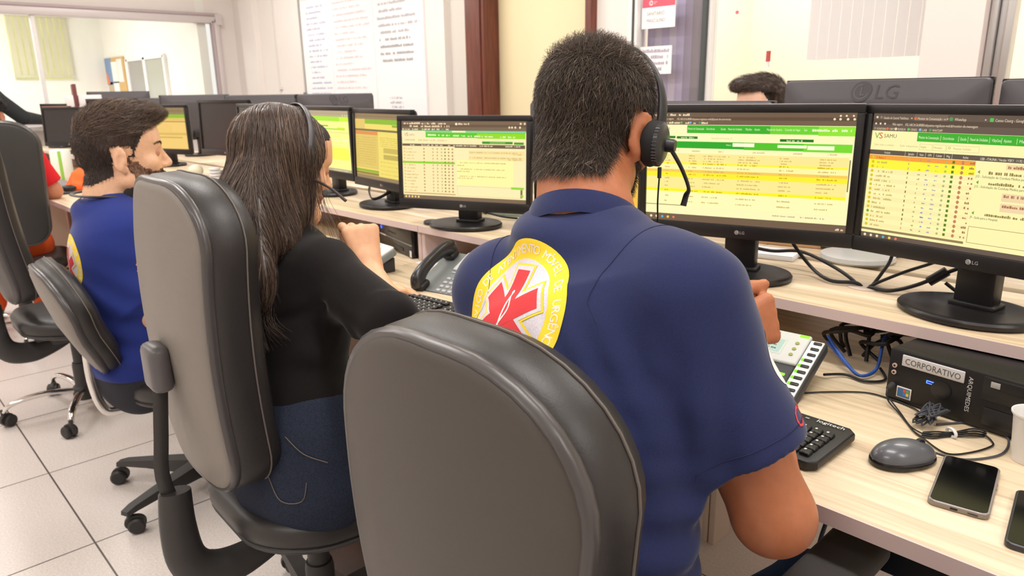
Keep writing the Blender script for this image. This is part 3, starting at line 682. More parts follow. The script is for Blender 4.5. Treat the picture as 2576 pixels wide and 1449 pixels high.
MON = 'black flat monitor '
def sc(p, S=S0): return tuple(a + (b - a) * S for a, b in zip((0, 0, CAM_H), p))
monitor('monitor', sc((-.401, 1.638, 1.106)), math.radians(-9.95), 0, SZ, MON + 'showing the unit list and the menu with VS SAMU, at right edge', draw=draw_units)
monitor('monitor', sc((-.896, 1.603, 1.107)), math.radians(16.6), math.radians(-1.5), SZ, MON + 'with yellow banded call list, right of the front man\'s head', draw=draw_calls)
monitor('monitor', sc((-1.938, 1.596, 1.068)), math.radians(22.3), math.radians(2.3), SZ, MON + 'with cream page and green row, between the woman and the front man', draw=draw_mid)
monitor('monitor', (-1.37, 1.575, 1.085), math.radians(-10), 0, SZ, MON + 'with amber page, mostly hidden behind the front man\'s head', draw=draw_orange)
monitor('monitor', (-2.915, 1.637, 1.10), math.radians(-4), 0, SZ, MON + 'with lime and yellow page beside the woman\'s face', draw=draw_green)
monitor('monitor', sc((-2.549, 1.677, 1.082)), math.radians(-6.6), math.radians(2), SZ, MON + 'with dim mustard page, next to the lime one', draw=draw_amber)
monitor('monitor', sc((-4.321, 1.768, 1.12)), math.radians(10), math.radians(2), SZ, MON + 'switched off, screen plain dark grey, left of the woman\'s hair')

# ---- the opposite row, seen from behind, and the far screens
BKM = 'grey monitor back '
PI = math.pi
monitor('monitor', (-.762, 2.045, 1.161), PI, 0, SZ, BKM + 'with large moulded LG mark, tallest above the front screens', S=1.0, back=True)
monitor('monitor', (-.242, 2.05, 1.155), PI - .06, 0, SZ, BKM + 'cut off by the right edge of the picture', S=1.0, back=True)
monitor('monitor', (-1.30, 2.06, 1.113), PI, 0, SZ, BKM + 'just showing above the call list screen, below the colleague\'s forehead')
monitor('monitor', (-1.81, 2.06, 1.113), PI, 0, SZ, BKM + 'peeking out left of the front man\'s head')
monitor('monitor', (-3.615, 2.10, 1.143), math.radians(-82), 0, SZ, BKM + 'turned sideways in front of the whiteboard, mark in its middle', S=1.0, back=True)
monitor('monitor', (-4.33, 2.06, 1.143), math.radians(-100), 0, SZ, BKM + 'partly hidden at the left of the sideways one', S=1.0)
monitor('monitor', (-5.60, 2.10, 1.15), math.radians(-88), 0, SZ, BKM + 'with domed hump and webcam, before the interior window', S=1.0)
monitor('monitor', (-6.45, 2.06, 1.145), math.radians(-110), 0, SZ, BKM + 'above the bearded man\'s quiff', S=.9)
monitor('monitor', (-7.40, 2.10, 1.19), math.radians(-100), 0, SZ, BKM + 'below the cork board, far behind', S=1.0)
monitor('monitor', (-3.62, 1.63, 1.115), math.radians(-6), 0, SZ, MON + 'lower, its top corner right of the switched off one', S=.9)
monitor('monitor', (-4.95, 1.625, 1.10), math.radians(20), 0, SZ, MON + 'with amber page, just right of the bearded man\'s face', draw=draw_side)
monitor('monitor', (-5.85, 1.60, 1.14), math.radians(25), 0, SZ, MON + 'dark brown, right behind the bearded man\'s hair')
monitor('monitor', (-6.72, 1.50, 1.08), math.radians(32), math.radians(4), SZ, MON + 'dark grey, left of the bearded man\'s hair')
monitor('monitor', (-7.62, 1.62, 1.10), math.radians(14), 0, SZ, MON + 'with painted pinkish reflection on its panel beside the brown framed sheet', draw=draw_pink)
# ================================================================ office chairs
VIN = M('black_vinyl', (41, 38, 37), 0.42, spec=0.5, bump=(420, 0.12))
VINB = M('lit_back_shell', (124, 117, 110), 0.5, spec=0.45, bump=(600, 0.10))  # reflected light put into the colour; some chairs take darker copies
TRIM = M('vinyl_trim', (70, 66, 66), 0.32, spec=0.55)
PLA = M('chair_plastic', (54, 52, 51), 0.5, spec=0.45, bump=(800, 0.06))
CHR = M('chrome', (225, 222, 220), 0.12, 1.0)
STEEL = M('satin_steel_bar', (60, 58, 57), 0.4, 0.3)
def outline(w0, w1, h, rt, rb, n=9):
    """rounded back outline: half width w0 at the bottom, w1 at the top, centre bottom at (0,0)"""
    P = []
    def arc(cx, cz, r, a0, a1):
        for k in range(n + 1):
            a = math.radians(a0 + (a1 - a0) * k / n); P.append((cx + r[0] * math.cos(a), cz + r[1] * math.sin(a)))
    arc(w0 - rb, rb, (rb, rb), -90, 0); arc(w1 - rt, h - rt * .82, (rt, rt * .82), 0, 90); arc(-w1 + rt, h - rt * .82, (rt, rt * .82), 90, 180); arc(-w0 + rb, rb, (rb, rb), 180, 270)
    # refine straight runs
    Q = []
    for a, b in zip(P, P[1:] + P[:1]):
        d = math.hypot(b[0] - a[0], b[1] - a[1]); k = max(1, int(d / .03))
        for i in range(k): Q.append((a[0] + (b[0] - a[0]) * i / k, a[1] + (b[1] - a[1]) * i / k))
    return Q
def inset(P, d):
    out = []; n = len(P)
    for i in range(n):
        a, b, c = P[i - 1], P[i], P[(i + 1) % n]; tx, ty = c[0] - a[0], c[1] - a[1]; l = math.hypot(tx, ty) or 1
        out.append((b[0] - ty / l * d, b[1] + tx / l * d))
    return out
def pad(mb, P, rings, mat, warp, cap0=True, cap1=True):
    """rings: (inset, depth); warp(x, z, y) -> point"""
    vs = []; fs = []; n = len(P); cz = sum(p[1] for p in P) / n
    hs = []
    for (d, y) in rings:
        if d >= 1: k = d - 1; R_ = [(p[0] * k, cz + (p[1] - cz) * k) for p in P]      # 1+scale: scaled copy
        else: R_ = inset(P, d)
        hs.append(R_); vs += [warp(x, z, y) for (x, z) in R_]
    m = len(rings)
    for j in range(m - 1):
        for i in range(n): fs.append([j * n + i, j * n + (i + 1) % n, (j + 1) * n + (i + 1) % n, (j + 1) * n + i])
    for (flag, j) in ((cap0, 0), (cap1, m - 1)):
        if flag:
            k = len(vs); y = rings[j][1]; vs.append(warp(0, cz, y))
            for i in range(n): fs.append([j * n + i, j * n + (i + 1) % n, k])
    mb.add(vs, fs, mat)
def chair(label, loc, rz, high=True, chrome=False, tilt=0.06, zb=0.52, w0=.205, w1=.225, h=.60, rt=.15, rb=.09, by=-.235, arm='boot', spin=0.0, seat_z=.46, arms=False, thick=.085, capf=.36, shell=None, seatw=.245):
    root = thing('office_chair', label, 'chair', loc, rz)
    shell = shell or VINB
    P = outline(w0, w1, h, rt, rb)
    ct, st = math.cos(tilt), math.sin(tilt)
    def warp(x, z, y):
        y = y + .55 * x * x - .035 * math.sin(z / h * math.pi) ** 1.0 * .6
        return (x, by + y * ct - z * st, zb + z * ct + y * st)
    m = MB(); pad(m, P, [(1.55, -.0035), (1.85, -.003), (.022, -.001), (.012, .000), (.009, .004)], shell, warp, True, False); m.build('back_shell', root, ang=60)
    m = MB(); pad(m, P, [(.011, .003), (.004, .001), (.0, .006), (.001, .016), (.006, .021)], TRIM, warp, False, False); m.build('edge_trim', root, ang=60)
    m = MB(); pad(m, P, [(.005, .018), (.0, .026), (-.001, thick * .62), (.008, thick * .88), (.030, thick), (1.75, thick + .012), (1.4, thick + .016)], VIN, warp, False, True)
    cu = m.build('back_cushion', root, ang=60)
    m = MB(); m.tube([warp(x, z, thick * .66) for (x, z) in inset(P, -.0012)], .0016, M('vinyl_stitch', (104, 96, 90), .6), 5, closed=True); m.build('stitched_seam', cu)
    # seat
    Q = outline(seatw * .93, seatw, .47, .14, .16)
    def ws(x, z, y): return (x, -.20 + z, seat_z - .055 + y + .5 * x * x * .25 - .02 * math.exp(-((z - .2) / .15) ** 2))
    m = MB(); pad(m, Q, [(1.3, -.022), (1.7, -.022), (.03, -.018), (.004, -.008), (.0, .0), (.006, .006)], PLA, ws, True, False); m.build('seat_shell', root, ang=60)
    m = MB(); pad(m, Q, [(.006, .004), (-.002, .012), (-.003, .038), (.012, .056), (.05, .066), (1.6, .070), (1.3, .070)], VIN, ws, False, True); m.build('seat_cushion', root, ang=60)
    # mechanism, gas lift
    m = MB(); m.box((0, .02, seat_z - .105), (.15, .24, .05), PLA, .01); m.box((0, -.09, seat_z - .098), (.09, .12, .035), PLA, .01); m.build('tilt_mechanism', root)
    m = MB(); m.tube([(.07, .05, seat_z - .10), (.16, .05, seat_z - .105), (.25, .045, seat_z - .10)], .006, PLA, 8); m.box((.265, .044, seat_z - .099), (.05, .028, .012), PLA, .005); m.build('height_lever', root)
    m = MB(); m.lathe([(.026, .21), (.026, seat_z - .12), (.028, seat_z - .12), (.028, seat_z - .09)], PLA, 20); m.lathe([(.034, .085), (.034, .20), (.031, .215), (.026, .217)], PLA, 20); m.build('gas_lift', root)
    # five-star base
    BM = CHR if chrome else PLA
    m = MB(); m.lathe([(.0, .055), (.045, .055), (.048, .07), (.046, .105), (.036, .115), (.0, .115)], PLA, 20); hub = m.build('base_hub', root)
    for k in range(5):
        a = spin + k * 2 * math.pi / 5; T = TR((0, 0, 0), a)
        m = MB(T)
        if chrome: m.tube([(.03, 0, .092), (.12, 0, .108), (.22, 0, .104), (.275, 0, .088), (.298, 0, .066)], [.014, .014, .0135, .012, .010], BM, 10, smooth=4, flat=(.8, 1.15))
        else:
            vs = []; fs = []
            for (x, wd, z0, z1) in ((.035, .030, .060, .108), (.10, .028, .064, .104), (.20, .023, .070, .096), (.285, .019, .070, .088), (.315, .016, .066, .080)):
                vs += [(x, -wd, z0), (x, -wd * .8, z1), (x, wd * .8, z1), (x, wd, z0)]
            for j in range(4):
                for i in range(4): fs.append([j * 4 + i, j * 4 + (i + 1) % 4, (j + 1) * 4 + (i + 1) % 4, (j + 1) * 4 + i])
            fs += [[0, 1, 2, 3], [16, 17, 18, 19]]; m.add(vs, fs, BM)
        ar = m.build('base_arm', root, ang=50)
        cr = random.Random(int(abs(loc[0]) * 1000) + k).uniform(0, 6.28)
        Tc = T @ TR((.30, 0, 0), cr)
        m = MB(Tc); m.cyl((0, 0, .05), (0, 0, .078), .008, PLA, n=10)
        for sy in (-1, 1): m.lathe([(0, 0), (.020, 0), (.0255, .004), (.0255, .014), (.020, .019), (0, .020)], M('caster_wheel', (38, 36, 36), .45), 20, TR((-.018, sy * .004, .0265)) @ Matrix.Rotation(math.radians(-90 * sy), 4, 'X'))
        m.lathe([(0, -.016), (.030, -.016), (.031, .0), (.031, .016), (0, .016)], PLA, 18, TR((-.012, 0, .034)) @ Matrix.Rotation(math.radians(90), 4, 'X') @ Matrix.Diagonal((.95, .8, .45, 1)))
        m.build('caster', ar)
    if arm == 'boot':
        yk = by - .03
        m = MB()
        pts = [(0, by - .05, .355), (0, by - .055, .44)]
        prof = [(-.036, -.028), (.036, -.028), (.036, .022), (-.036, .022)]
        m.tube([(0, by - .048, .52), (0, by - .052, .44), (0, by - .044, .36), (0, by - .01, .315), (0, by + .06, .303), (0, by + .14, .322), (0, by + .19, .342)], [.030, .034, .038, .042, .040, .034, .028], PLA, 14, smooth=5, flat=(.72, 1.05)); m.build('back_bracket', root)
        z1 = zb + h * capf
        m = MB(); m.tube([(0, by - .050, .47), (0, by - .066, .56), (0, by - .058, .64), (0, warp(0, z1 - zb, -.02)[1], z1)], .015, STEEL, 8, smooth=4, flat=(.3, .95)); m.build('back_bar', root)
        m = MB(); q = warp(0, z1 - zb + .03, -.02); m.box((0, q[1], q[2]), (.075, .042, .095), M('bracket_cap', (92, 88, 90), .38), .016, 3); m.build('bracket_cap', root)
    elif arm == 'bar':
        p0 = warp(0, .02, -.01); m = MB(); m.tube([(0, p0[1] - .004, p0[2] + .12), (0, p0[1] - .008, p0[2] - .03), (0, p0[1] + .01, seat_z - .085), (0, p0[1] + .05, seat_z - .108), (0, p0[1] + .16, seat_z - .10)], .012, CHR, 10, smooth=5, flat=(.3, 1.2)); m.build('back_bar', root)
    if arms:
        for sx in (-1, 1):
            m = MB(); m.box((sx * .285, .10, .645), (.085, .25, .030), M('armrest_vinyl', (62, 58, 56), .7, bump=(1400, .5)), .014, 3); pad_ = m.build('armrest_pad', root)
            m = MB(); m.tube([(sx * .285, .12, .632), (sx * .285, .12, .48), (sx * .26, .10, .41), (sx * .10, .06, .385)], .022, PLA, 10, smooth=4, flat=(1.5, .6)); m.build('armrest_post', root)
    return root
chair('black vinyl office chair of the man in navy, its big rounded back filling the foreground', (-.562, .715, 0), math.radians(0), zb=.50, h=.560, w0=.185, w1=.206, rt=.175, rb=.10, by=-.280, tilt=.05, spin=.4, thick=.105, capf=.08, shell=M('foreground_back_shell', (71, 65, 60), .5, spec=.45, bump=(600, .10)))
chair('black vinyl high back chair of the woman in black, with plastic bracket at the rear', (-1.435, .695, 0), math.radians(-2), zb=.54, h=.615, w0=.19, w1=.205, rt=.15, rb=.10, by=-.245, tilt=.02, spin=.5, thick=.115)
chair('low oval backed chair under the bearded man in royal blue, black plastic base', (-2.365, .765, 0), math.radians(-3), zb=.49, h=.37, w0=.165, w1=.20, rt=.17, rb=.15, by=-.26, tilt=.36, arm='bar', spin=3.9, thick=.075)
chair('empty black chair with chrome base, behind the man in royal blue at left', (-3.38, .65, 0), math.radians(0), chrome=True, zb=.53, h=.68, w0=.20, w1=.215, rt=.15, rb=.10, by=-.215, tilt=.10, spin=-.42, thick=.10, shell=M('mid_back_shell', (84, 80, 77), .5, spec=.45))
chair('dark chair of the man in the red shirt, at the left edge, with chrome base', (-4.68, .69, 0), math.radians(76), chrome=True, zb=.55, h=.64, w0=.20, w1=.22, rt=.16, rb=.10, by=-.235, tilt=.06, spin=-.25-1.326, thick=.09, arm='bar', shell=M('shaded_back_shell', (50, 48, 47), .5, spec=.45))  # shell colour darkened for the shade on this chair back
chair('armchair tucked under the front desk at lower right, only its armrest in view', (-.05, .80, 0), math.radians(0), zb=.52, h=.30, w0=.19, w1=.20, rt=.14, rb=.12, by=-.24, tilt=.15, arm='bar', spin=.2, arms=True)
# ================================================================ implicit surfaces for bodies and clothes
def V3(*a): return np.array(a, float)
def nrm(v): v = np.asarray(v, float); return v / (np.linalg.norm(v) + 1e-12)
def smin(a, b, k):
    if k <= 0: return np.minimum(a, b)
    h = np.clip(0.5 + 0.5 * (b - a) / k, 0, 1); return b + (a - b) * h - k * h * (1 - h)
def smax(a, b, k): return -smin(-a, -b, k)
def cone(a, b, ra, rb):
    a = np.asarray(a, float); b = np.asarray(b, float); d = b - a; l2 = d @ d + 1e-12
    def f(p):
        t = np.clip(((p - a) @ d) / l2, 0, 1); return np.linalg.norm(p - a - t[:, None] * d, axis=1) - (ra + (rb - ra) * t)
    return f
def ell(c, r, R=None):
    c = np.asarray(c, float); r = np.asarray(r, float)
    def f(p):
        q = p - c
        if R is not None: q = q @ R
        k0 = np.linalg.norm(q / r, axis=1); k1 = np.linalg.norm(q / (r * r), axis=1) + 1e-9
        return k0 * (k0 - 1) / k1
    return f
def ecap(a, b, wa, wb, fwd, ratio):
    """tapered capsule squashed along fwd (ratio = depth / width)"""
    a = np.asarray(a, float); b = np.asarray(b, float); fw = nrm(fwd); d = b - a; fw = nrm(fw - nrm(d) * (nrm(d) @ fw)); l2 = d @ d
    def f(p):
        q = p - a; q = q + (q @ fw)[:, None] * fw * (1 / ratio - 1)
        t = np.clip((q @ d) / l2, 0, 1); return (np.linalg.norm(q - t[:, None] * d, axis=1) - (wa + (wb - wa) * t)) * (0.5 + 0.5 * ratio)
    return f
def plane(pt, n):
    pt = np.asarray(pt, float); n = nrm(n); return lambda p: (p - pt) @ n
class Sdf:
    def __init__(s): s.op = []
    def u(s, f, k=0.02): s.op.append(('u', f, k)); return s
    def sub(s, f, k=0.006): s.op.append(('s', f, k)); return s
    def cut(s, f, k=0.004): s.op.append(('i', f, k)); return s      # keep f < 0
    def disp(s, f): s.op.append(('d', f, 0)); return s
    def ev(s, p, ops=None):
        d = None
        for (o, f, k) in (s.op if ops is None else ops):
            v = f(p)
            if o == 'u': d = v if d is None else smin(d, v, k)
            elif d is None: continue
            elif o == 's': d = smax(d, -v, k)
            elif o == 'i': d = smax(d, v, k)
            else: d = d + v
        return d if d is not None else np.full(len(p), 9.0)
    def __call__(s, p): return s.ev(p)
    def grad(s, p, e=0.002):
        g = np.stack([s.ev(p + V3(*(e if i == j else 0 for j in range(3)))) - s.ev(p - V3(*(e if i == j else 0 for j in range(3)))) for i in range(3)], 1)
        return g / (np.linalg.norm(g, axis=1, keepdims=True) + 1e-9)
    def mesh(s, lo, hi, h, B=14):
        lo = np.asarray(lo, float); hi = np.asarray(hi, float); n = np.ceil((hi - lo) / h / B).astype(int) * B + 1
        D = np.full(n, 1.0, np.float32); nb = (n - 1) // B; R = B * h * 0.87
        bi = np.stack(np.meshgrid(*[np.arange(k) for k in nb], indexing='ij'), -1).reshape(-1, 3)
        cen = lo + (bi + 0.5) * B * h
        us = [(i, o) for i, o in enumerate(s.op) if o[0] == 'u']
        UV = np.stack([o[1](cen) for _, o in us], 1); dall = s.ev(cen); dmin = UV.min(1)
        loc = np.stack(np.meshgrid(*[np.arange(B + 1)] * 3, indexing='ij'), -1).reshape(-1, 3)
        for q, b in enumerate(bi):
            sl = tuple(slice(b[i] * B, b[i] * B + B + 1) for i in range(3))
            if dall[q] > R * 1.9 + 0.02: continue
            if dall[q] < -R * 2.2 - 0.03: D[sl] = np.minimum(D[sl], -1.0); continue
            keep = {us[j][0] for j in range(len(us)) if UV[q, j] < dmin[q] + 2.6 * R + us[j][1][2]}
            ops = [o for i, o in enumerate(s.op) if o[0] != 'u' or i in keep]
            D[sl] = s.ev(lo + (b * B + loc) * h, ops).reshape((B + 1,) * 3)
        return surface_nets(D, lo, h)

def surface_nets(D, lo, h):
    S = D < 0
    nx, ny, nz = D.shape
    cor = [(i, j, k) for i in (0, 1) for j in (0, 1) for k in (0, 1)]
    def sh(A, c): return A[c[0]:nx - 1 + c[0], c[1]:ny - 1 + c[1], c[2]:nz - 1 + c[2]]
    cnt = sum(sh(S, c).astype(np.int8) for c in cor); act = (cnt > 0) & (cnt < 8)
    idx = np.argwhere(act); vid = np.full(act.shape, -1, np.int64); vid[act] = np.arange(len(idx))
    acc = np.zeros((len(idx), 3)); num = np.zeros(len(idx)); I = idx.T
    val = {c: D[I[0] + c[0], I[1] + c[1], I[2] + c[2]].astype(float) for c in cor}
    for a in cor:
        for ax in range(3):
            if a[ax] == 1: continue
            b = list(a); b[ax] = 1; b = tuple(b); va, vb = val[a], val[b]; m = (va < 0) != (vb < 0)
            t = np.where(m, va / np.where(m, va - vb, 1), 0)
            p = np.array(a, float)[None] + np.zeros((len(idx), 3)); p[:, ax] += t
            acc[m] += p[m]; num[m] += 1
    verts = lo + (idx + acc / num[:, None]) * h
    faces = []
    for ax in range(3):
        o1, o2 = (ax + 1) % 3, (ax + 2) % 3
        sa = [slice(0, None)] * 3; sb = [slice(0, None)] * 3; sa[ax] = slice(0, -1); sb[ax] = slice(1, None)
        A, Bb = S[tuple(sa)], S[tuple(sb)]; ch = np.argwhere(A != Bb)
        ok = (ch[:, o1] > 0) & (ch[:, o2] > 0) & (ch[:, o1] < D.shape[o1] - 1) & (ch[:, o2] < D.shape[o2] - 1); ch = ch[ok]
        e1 = np.zeros(3, int); e1[o1] = 1; e2 = np.zeros(3, int); e2[o2] = 1
        def g(c): return vid[c[:, 0], c[:, 1], c[:, 2]]
        q = np.stack([g(ch - e1 - e2), g(ch - e2), g(ch), g(ch - e1)], 1)
        inside = S[ch[:, 0], ch[:, 1], ch[:, 2]]
        q[~inside] = q[~inside][:, ::-1]; faces.append(q)
    faces = np.concatenate(faces); faces = faces[(faces >= 0).all(1)]
    return verts, faces

def np_obj(name, v, f, mats, parent, org, midx=None, smooth=True):
    me = bpy.data.meshes.new(name)
    me.vertices.add(len(v)); me.vertices.foreach_set('co', (np.asarray(v) - np.asarray(org)).astype(np.float32).ravel())
    k = f.shape[1]; me.loops.add(len(f) * k); me.polygons.add(len(f))
    me.loops.foreach_set('vertex_index', f.ravel().astype(np.int32)); me.polygons.foreach_set('loop_start', np.arange(0, len(f) * k, k, dtype=np.int32))
    for m in mats: me.materials.append(m)
    if midx is not None: me.polygons.foreach_set('material_index', np.asarray(midx, np.int32))
    me.polygons.foreach_set('use_smooth', np.full(len(f), smooth)); me.update(calc_edges=True); me.validate()
    o = bpy.data.objects.new(name, me); COL.objects.link(o)
    if parent: o.parent = parent
    return o
def smooth_mesh(v, f, it=1, lam=0.5):
    e = np.concatenate([f[:, [i, (i + 1) % f.shape[1]]] for i in range(f.shape[1])])
    for _ in range(it):
        s = np.zeros_like(v); c = np.zeros(len(v)); np.add.at(s, e[:, 0], v[e[:, 1]]); np.add.at(s, e[:, 1], v[e[:, 0]]); np.add.at(c, e[:, 0], 1); np.add.at(c, e[:, 1], 1)
        v = v + lam * (s / np.maximum(c, 1)[:, None] - v)
    return v

RNG = np.random.default_rng(11)
def sample_faces(v, f, n, mask=None):
    """random points on quads"""
    p = v[f]; ar = np.linalg.norm(np.cross(p[:, 2] - p[:, 0], p[:, 3] - p[:, 1]), axis=1)
    if mask is not None: ar = ar * mask
    if ar.sum() <= 0: return np.zeros((0, 3))
    i = RNG.choice(len(f), n, p=ar / ar.sum()); a = RNG.random((n, 1)); b = RNG.random((n, 1))
    return (p[i, 0] * (1 - a) + p[i, 1] * a) * (1 - b) + (p[i, 3] * (1 - a) + p[i, 2] * a) * b
def grow(sdf, roots, dirf, steps, step, lift, jit=0.0, clump=0.0, curl=0.0):
    """strands that run over a surface; lift = height above it per step (array)"""
    n = len(roots); pts = [roots.copy()]; p = roots.copy(); rnd = RNG.normal(0, 1, (n, 3))
    L = step * RNG.uniform(0.75, 1.25, n) if np.isscalar(step) else step
    lm = RNG.uniform(0.5, 1.5, n)
    for s in range(steps):
        g = sdf.grad(p); d = dirf(p, g) + jit * rnd
        d = d - (d * g).sum(1, keepdims=True) * g; d /= np.linalg.norm(d, axis=1, keepdims=True) + 1e-9
        q = p + d * L[:, None]
        for _ in range(2):
            g2 = sdf.grad(q); q = q - g2 * sdf.ev(q)[:, None]
        p = q; g2 = sdf.grad(q)
        pts.append(q + g2 * (lift[s] * lm)[:, None])
    return np.stack(pts, 1)                                   # n, steps+1, 3
def strands(name, P3, w, mats, parent, org, rnd_mat=None):
    """thin three-sided hairs as one mesh"""
    n, k, _ = P3.shape
    T = np.gradient(P3, axis=1); T /= np.linalg.norm(T, axis=2, keepdims=True) + 1e-9
    rv = RNG.normal(0, 1, (n, 1, 3)); X = np.cross(T, rv); X /= np.linalg.norm(X, axis=2, keepdims=True) + 1e-9; Y = np.cross(T, X)
    tp = np.linspace(1, 0.25, k)[None, :, None] * w * RNG.uniform(0.7, 1.3, (n, 1, 1))
    R = [P3 + tp * (X * math.cos(a) + Y * math.sin(a)) for a in (0, 2.094, 4.189)]
    V = np.stack(R, 2).reshape(-1, 3)                          # n,k,3 order
    base = (np.arange(n) * k * 3)[:, None, None] + (np.arange(k - 1) * 3)[None, :, None]
    q = []
    for a in range(3):
        b = (a + 1) % 3; q.append(np.stack([base + a, base + b, base + 3 + b, base + 3 + a], -1)[:, :, 0])
    F = np.stack(q, 2).reshape(-1, 4)
    mi = None
    if len(mats) > 1:
        m1 = RNG.choice(len(mats), n, p=rnd_mat); mi = np.repeat(m1, (k - 1) * 3)
    return np_obj(name, V, F, mats, parent, org, mi)

# ---------------------------------------------------------------- anatomy
def rotm(yaw, pitch=0, roll=0):
    """columns: right, forward, up; yaw ccw from +Y, pitch up, roll to the right"""
    return np.array((Matrix.Rotation(yaw, 3, 'Z') @ Matrix.Rotation(pitch, 3, 'X') @ Matrix.Rotation(roll, 3, 'Y')))
def head_sdf(S, c, R, s=1.0, female=False):
    c = np.asarray(c, float)
    W = lambda x, y, z: c + R @ (V3(x, y, z) * s)
    f = 0.94 if female else 1.0
    S.u(ell(W(0, -.014, .040), V3(.076, .098, .083) * s, R), 0)
    S.u(ell(W(0, .028, -.022), V3(.062 * f, .066, .088) * s, R), .03 * s)
    for q in (-1, 1):
        S.u(cone(W(q * .050 * f, .002, -.060), W(q * .018, .066, -.099), .026 * s, .020 * s), .026 * s)
        S.u(ell(W(q * .046, .062, -.020), V3(.020, .018, .018) * s, R), .02 * s)             # cheek bone
    S.u(cone(W(-.014, .072, -.098), W(.014, .072, -.098), .020 * s, .020 * s), .02 * s)       # chin
    S.u(cone(W(-.034, .078, .026), W(.034, .078, .026), .011 * s, .011 * s), .016 * s)         # brow
    S.u(ell(W(0, .06, .055), V3(.055, .035, .05) * s, R), .03 * s)                             # forehead
    for q in (-1, 1): S.sub(ell(W(q * .032, .100, .006), V3(.017, .016, .011) * s, R), .012 * s)
    S.u(cone(W(0, .088, .018), W(0, .109, -.026), .0075 * s, .0115 * s), .010 * s)             # nose
    for q in (-1, 1): S.u(ell(W(q * .0115, .098, -.031), V3(.0085, .010, .0075) * s, R), .006 * s)
    S.u(ell(W(0, .088, -.055), V3(.024, .012, .0065) * s, R), .006 * s); S.u(ell(W(0, .086, -.0665), V3(.021, .012, .007) * s, R), .006 * s)   # lips
    S.sub(cone(W(-.022, .101, -.0605), W(.022, .101, -.0605), .0016 * s, .0016 * s), .003 * s)
    for q in (-1, 1):                                                                        # ears
        A = R @ np.array(Matrix.Rotation(q * -.52, 3, 'Z') @ Matrix.Rotation(-.14, 3, 'X'))
        e0 = W(q * .081, -.012, -.002)
        S.u(ell(e0, V3(.0065, .019, .033) * s, A), .006 * s)
        S.u(ell(W(q * .077, -.005, -.030), V3(.006, .011, .012) * s, A), .006 * s)
        S.sub(ell(e0 + A @ (V3(q * .0080, .004, -.002) * s), V3(.0070, .0110, .019) * s, A), .003 * s)
        S.sub(ell(e0 + A @ (V3(q * .0075, .001, .021) * s), V3(.0045, .010, .005) * s, A), .003 * s)
        S.u(ell(e0 + A @ (V3(q * .002, .012, -.006) * s), V3(.004, .004, .007) * s, A), .003 * s)
def eyes(c, R, s, root, org):
    c = np.asarray(c, float)
    for q in (-1, 1):
        m = MB(); p = c + R @ (V3(q * .032, .0765, .006) * s)
        m.sph(p, .0122 * s, M('eye_white', (232, 226, 220), 0.2), 16)
        pi = c + R @ (V3(q * .032, .0848, .005) * s); A = Matrix(((*R[:, 0], 0), (*R[:, 1], 0), (*R[:, 2], 0), (0, 0, 0, 1))).transposed()
        m.sph((0, 0, 0), (.0052 * s, .0048 * s, .0052 * s), M('eye_iris', (48, 32, 24), 0.15), 14, T=Matrix.Translation(Vector(pi)) @ A)
        m.build('eye', root, origin=org)
        S = Sdf(); S.u(ell(p, V3(.0140, .0137, .0137) * s)); S.cut(plane(c + R @ (V3(0, 0, .0085) * s), -(R @ V3(0, .25, 1)))); S.cut(plane(c + R @ (V3(0, .070, 0) * s), -(R @ V3(0, 1, 0))))
        v, f_ = S.mesh(p - .02, p + .02, .0011); np_obj('eyelid', v, f_, [M('skin_lid', (196, 140, 112), .5)], root, org)
def hand_sdf(S, wr, fdir, pdir, side, curl, thumb=0.4, s=1.0, spread=0.06, tdir=None):
    """wr wrist point, fdir towards the fingers, pdir palm normal, side +1: thumb on the fdir x pdir side; curl: 4 lists of joint bends"""
    wr = np.asarray(wr, float); f = nrm(fdir); pn = nrm(np.asarray(pdir, float) - f * (f @ np.asarray(pdir, float))); t = np.cross(f, pn) * side
    K = 0.012 * s
    def pt(a, b, c_): return wr + (f * a + t * b + pn * c_) * s
    for (b0, b1, r0, r1) in ((.014, .030, .014, .0125), (.004, .010, .0145, .013), (-.006, -.010, .0145, .0125), (-.015, -.029, .0135, .0115)):
        S.u(cone(pt(.004, b0, 0), pt(.088, b1, -.001), r0 * s, r1 * s), .012 * s)
    S.u(cone(pt(-.03, 0, 0), pt(.02, 0, 0), .024 * s, .024 * s), .014 * s)
    L = ((.043, .026, .021), (.047, .030, .022), (.043, .027, .021), (.033, .020, .018)); B = (.030, .010, -.010, -.029)
    def turn(d, a): return d * math.cos(a) + pn * math.sin(a) if False else d
    for i in range(4):
        p = pt(.090, B[i], 0); an = 0.0; sp = spread * (1.5 - i)
        for j in range(3):
            an += curl[i][j]; d = nrm((f * math.cos(sp) + t * math.sin(sp)) * math.cos(an) + pn * math.sin(an))
            q = p + d * L[i][j] * s; r = (.0098, .0088, .0078)[j] * (0.88 if i == 3 else 1) * s
            S.u(cone(p, q, r, r * .93), .006 * s); p = q
    p = pt(.018, .026, .008); d = nrm(f * .55 + t * .75 + pn * .35)
    for j, l in enumerate((.040, .032, .026)):
        d = nrm(f * tdir[j][0] + t * tdir[j][1] + pn * tdir[j][2]) if tdir else nrm(d + (f * .5 - t * .55 + pn * .35) * thumb * (0 if j == 0 else 1)); q = p + d * l * s; r = (.0145, .0112, .0098)[j] * s
        S.u(cone(p, q, r, r * .9), .010 * s); p = q
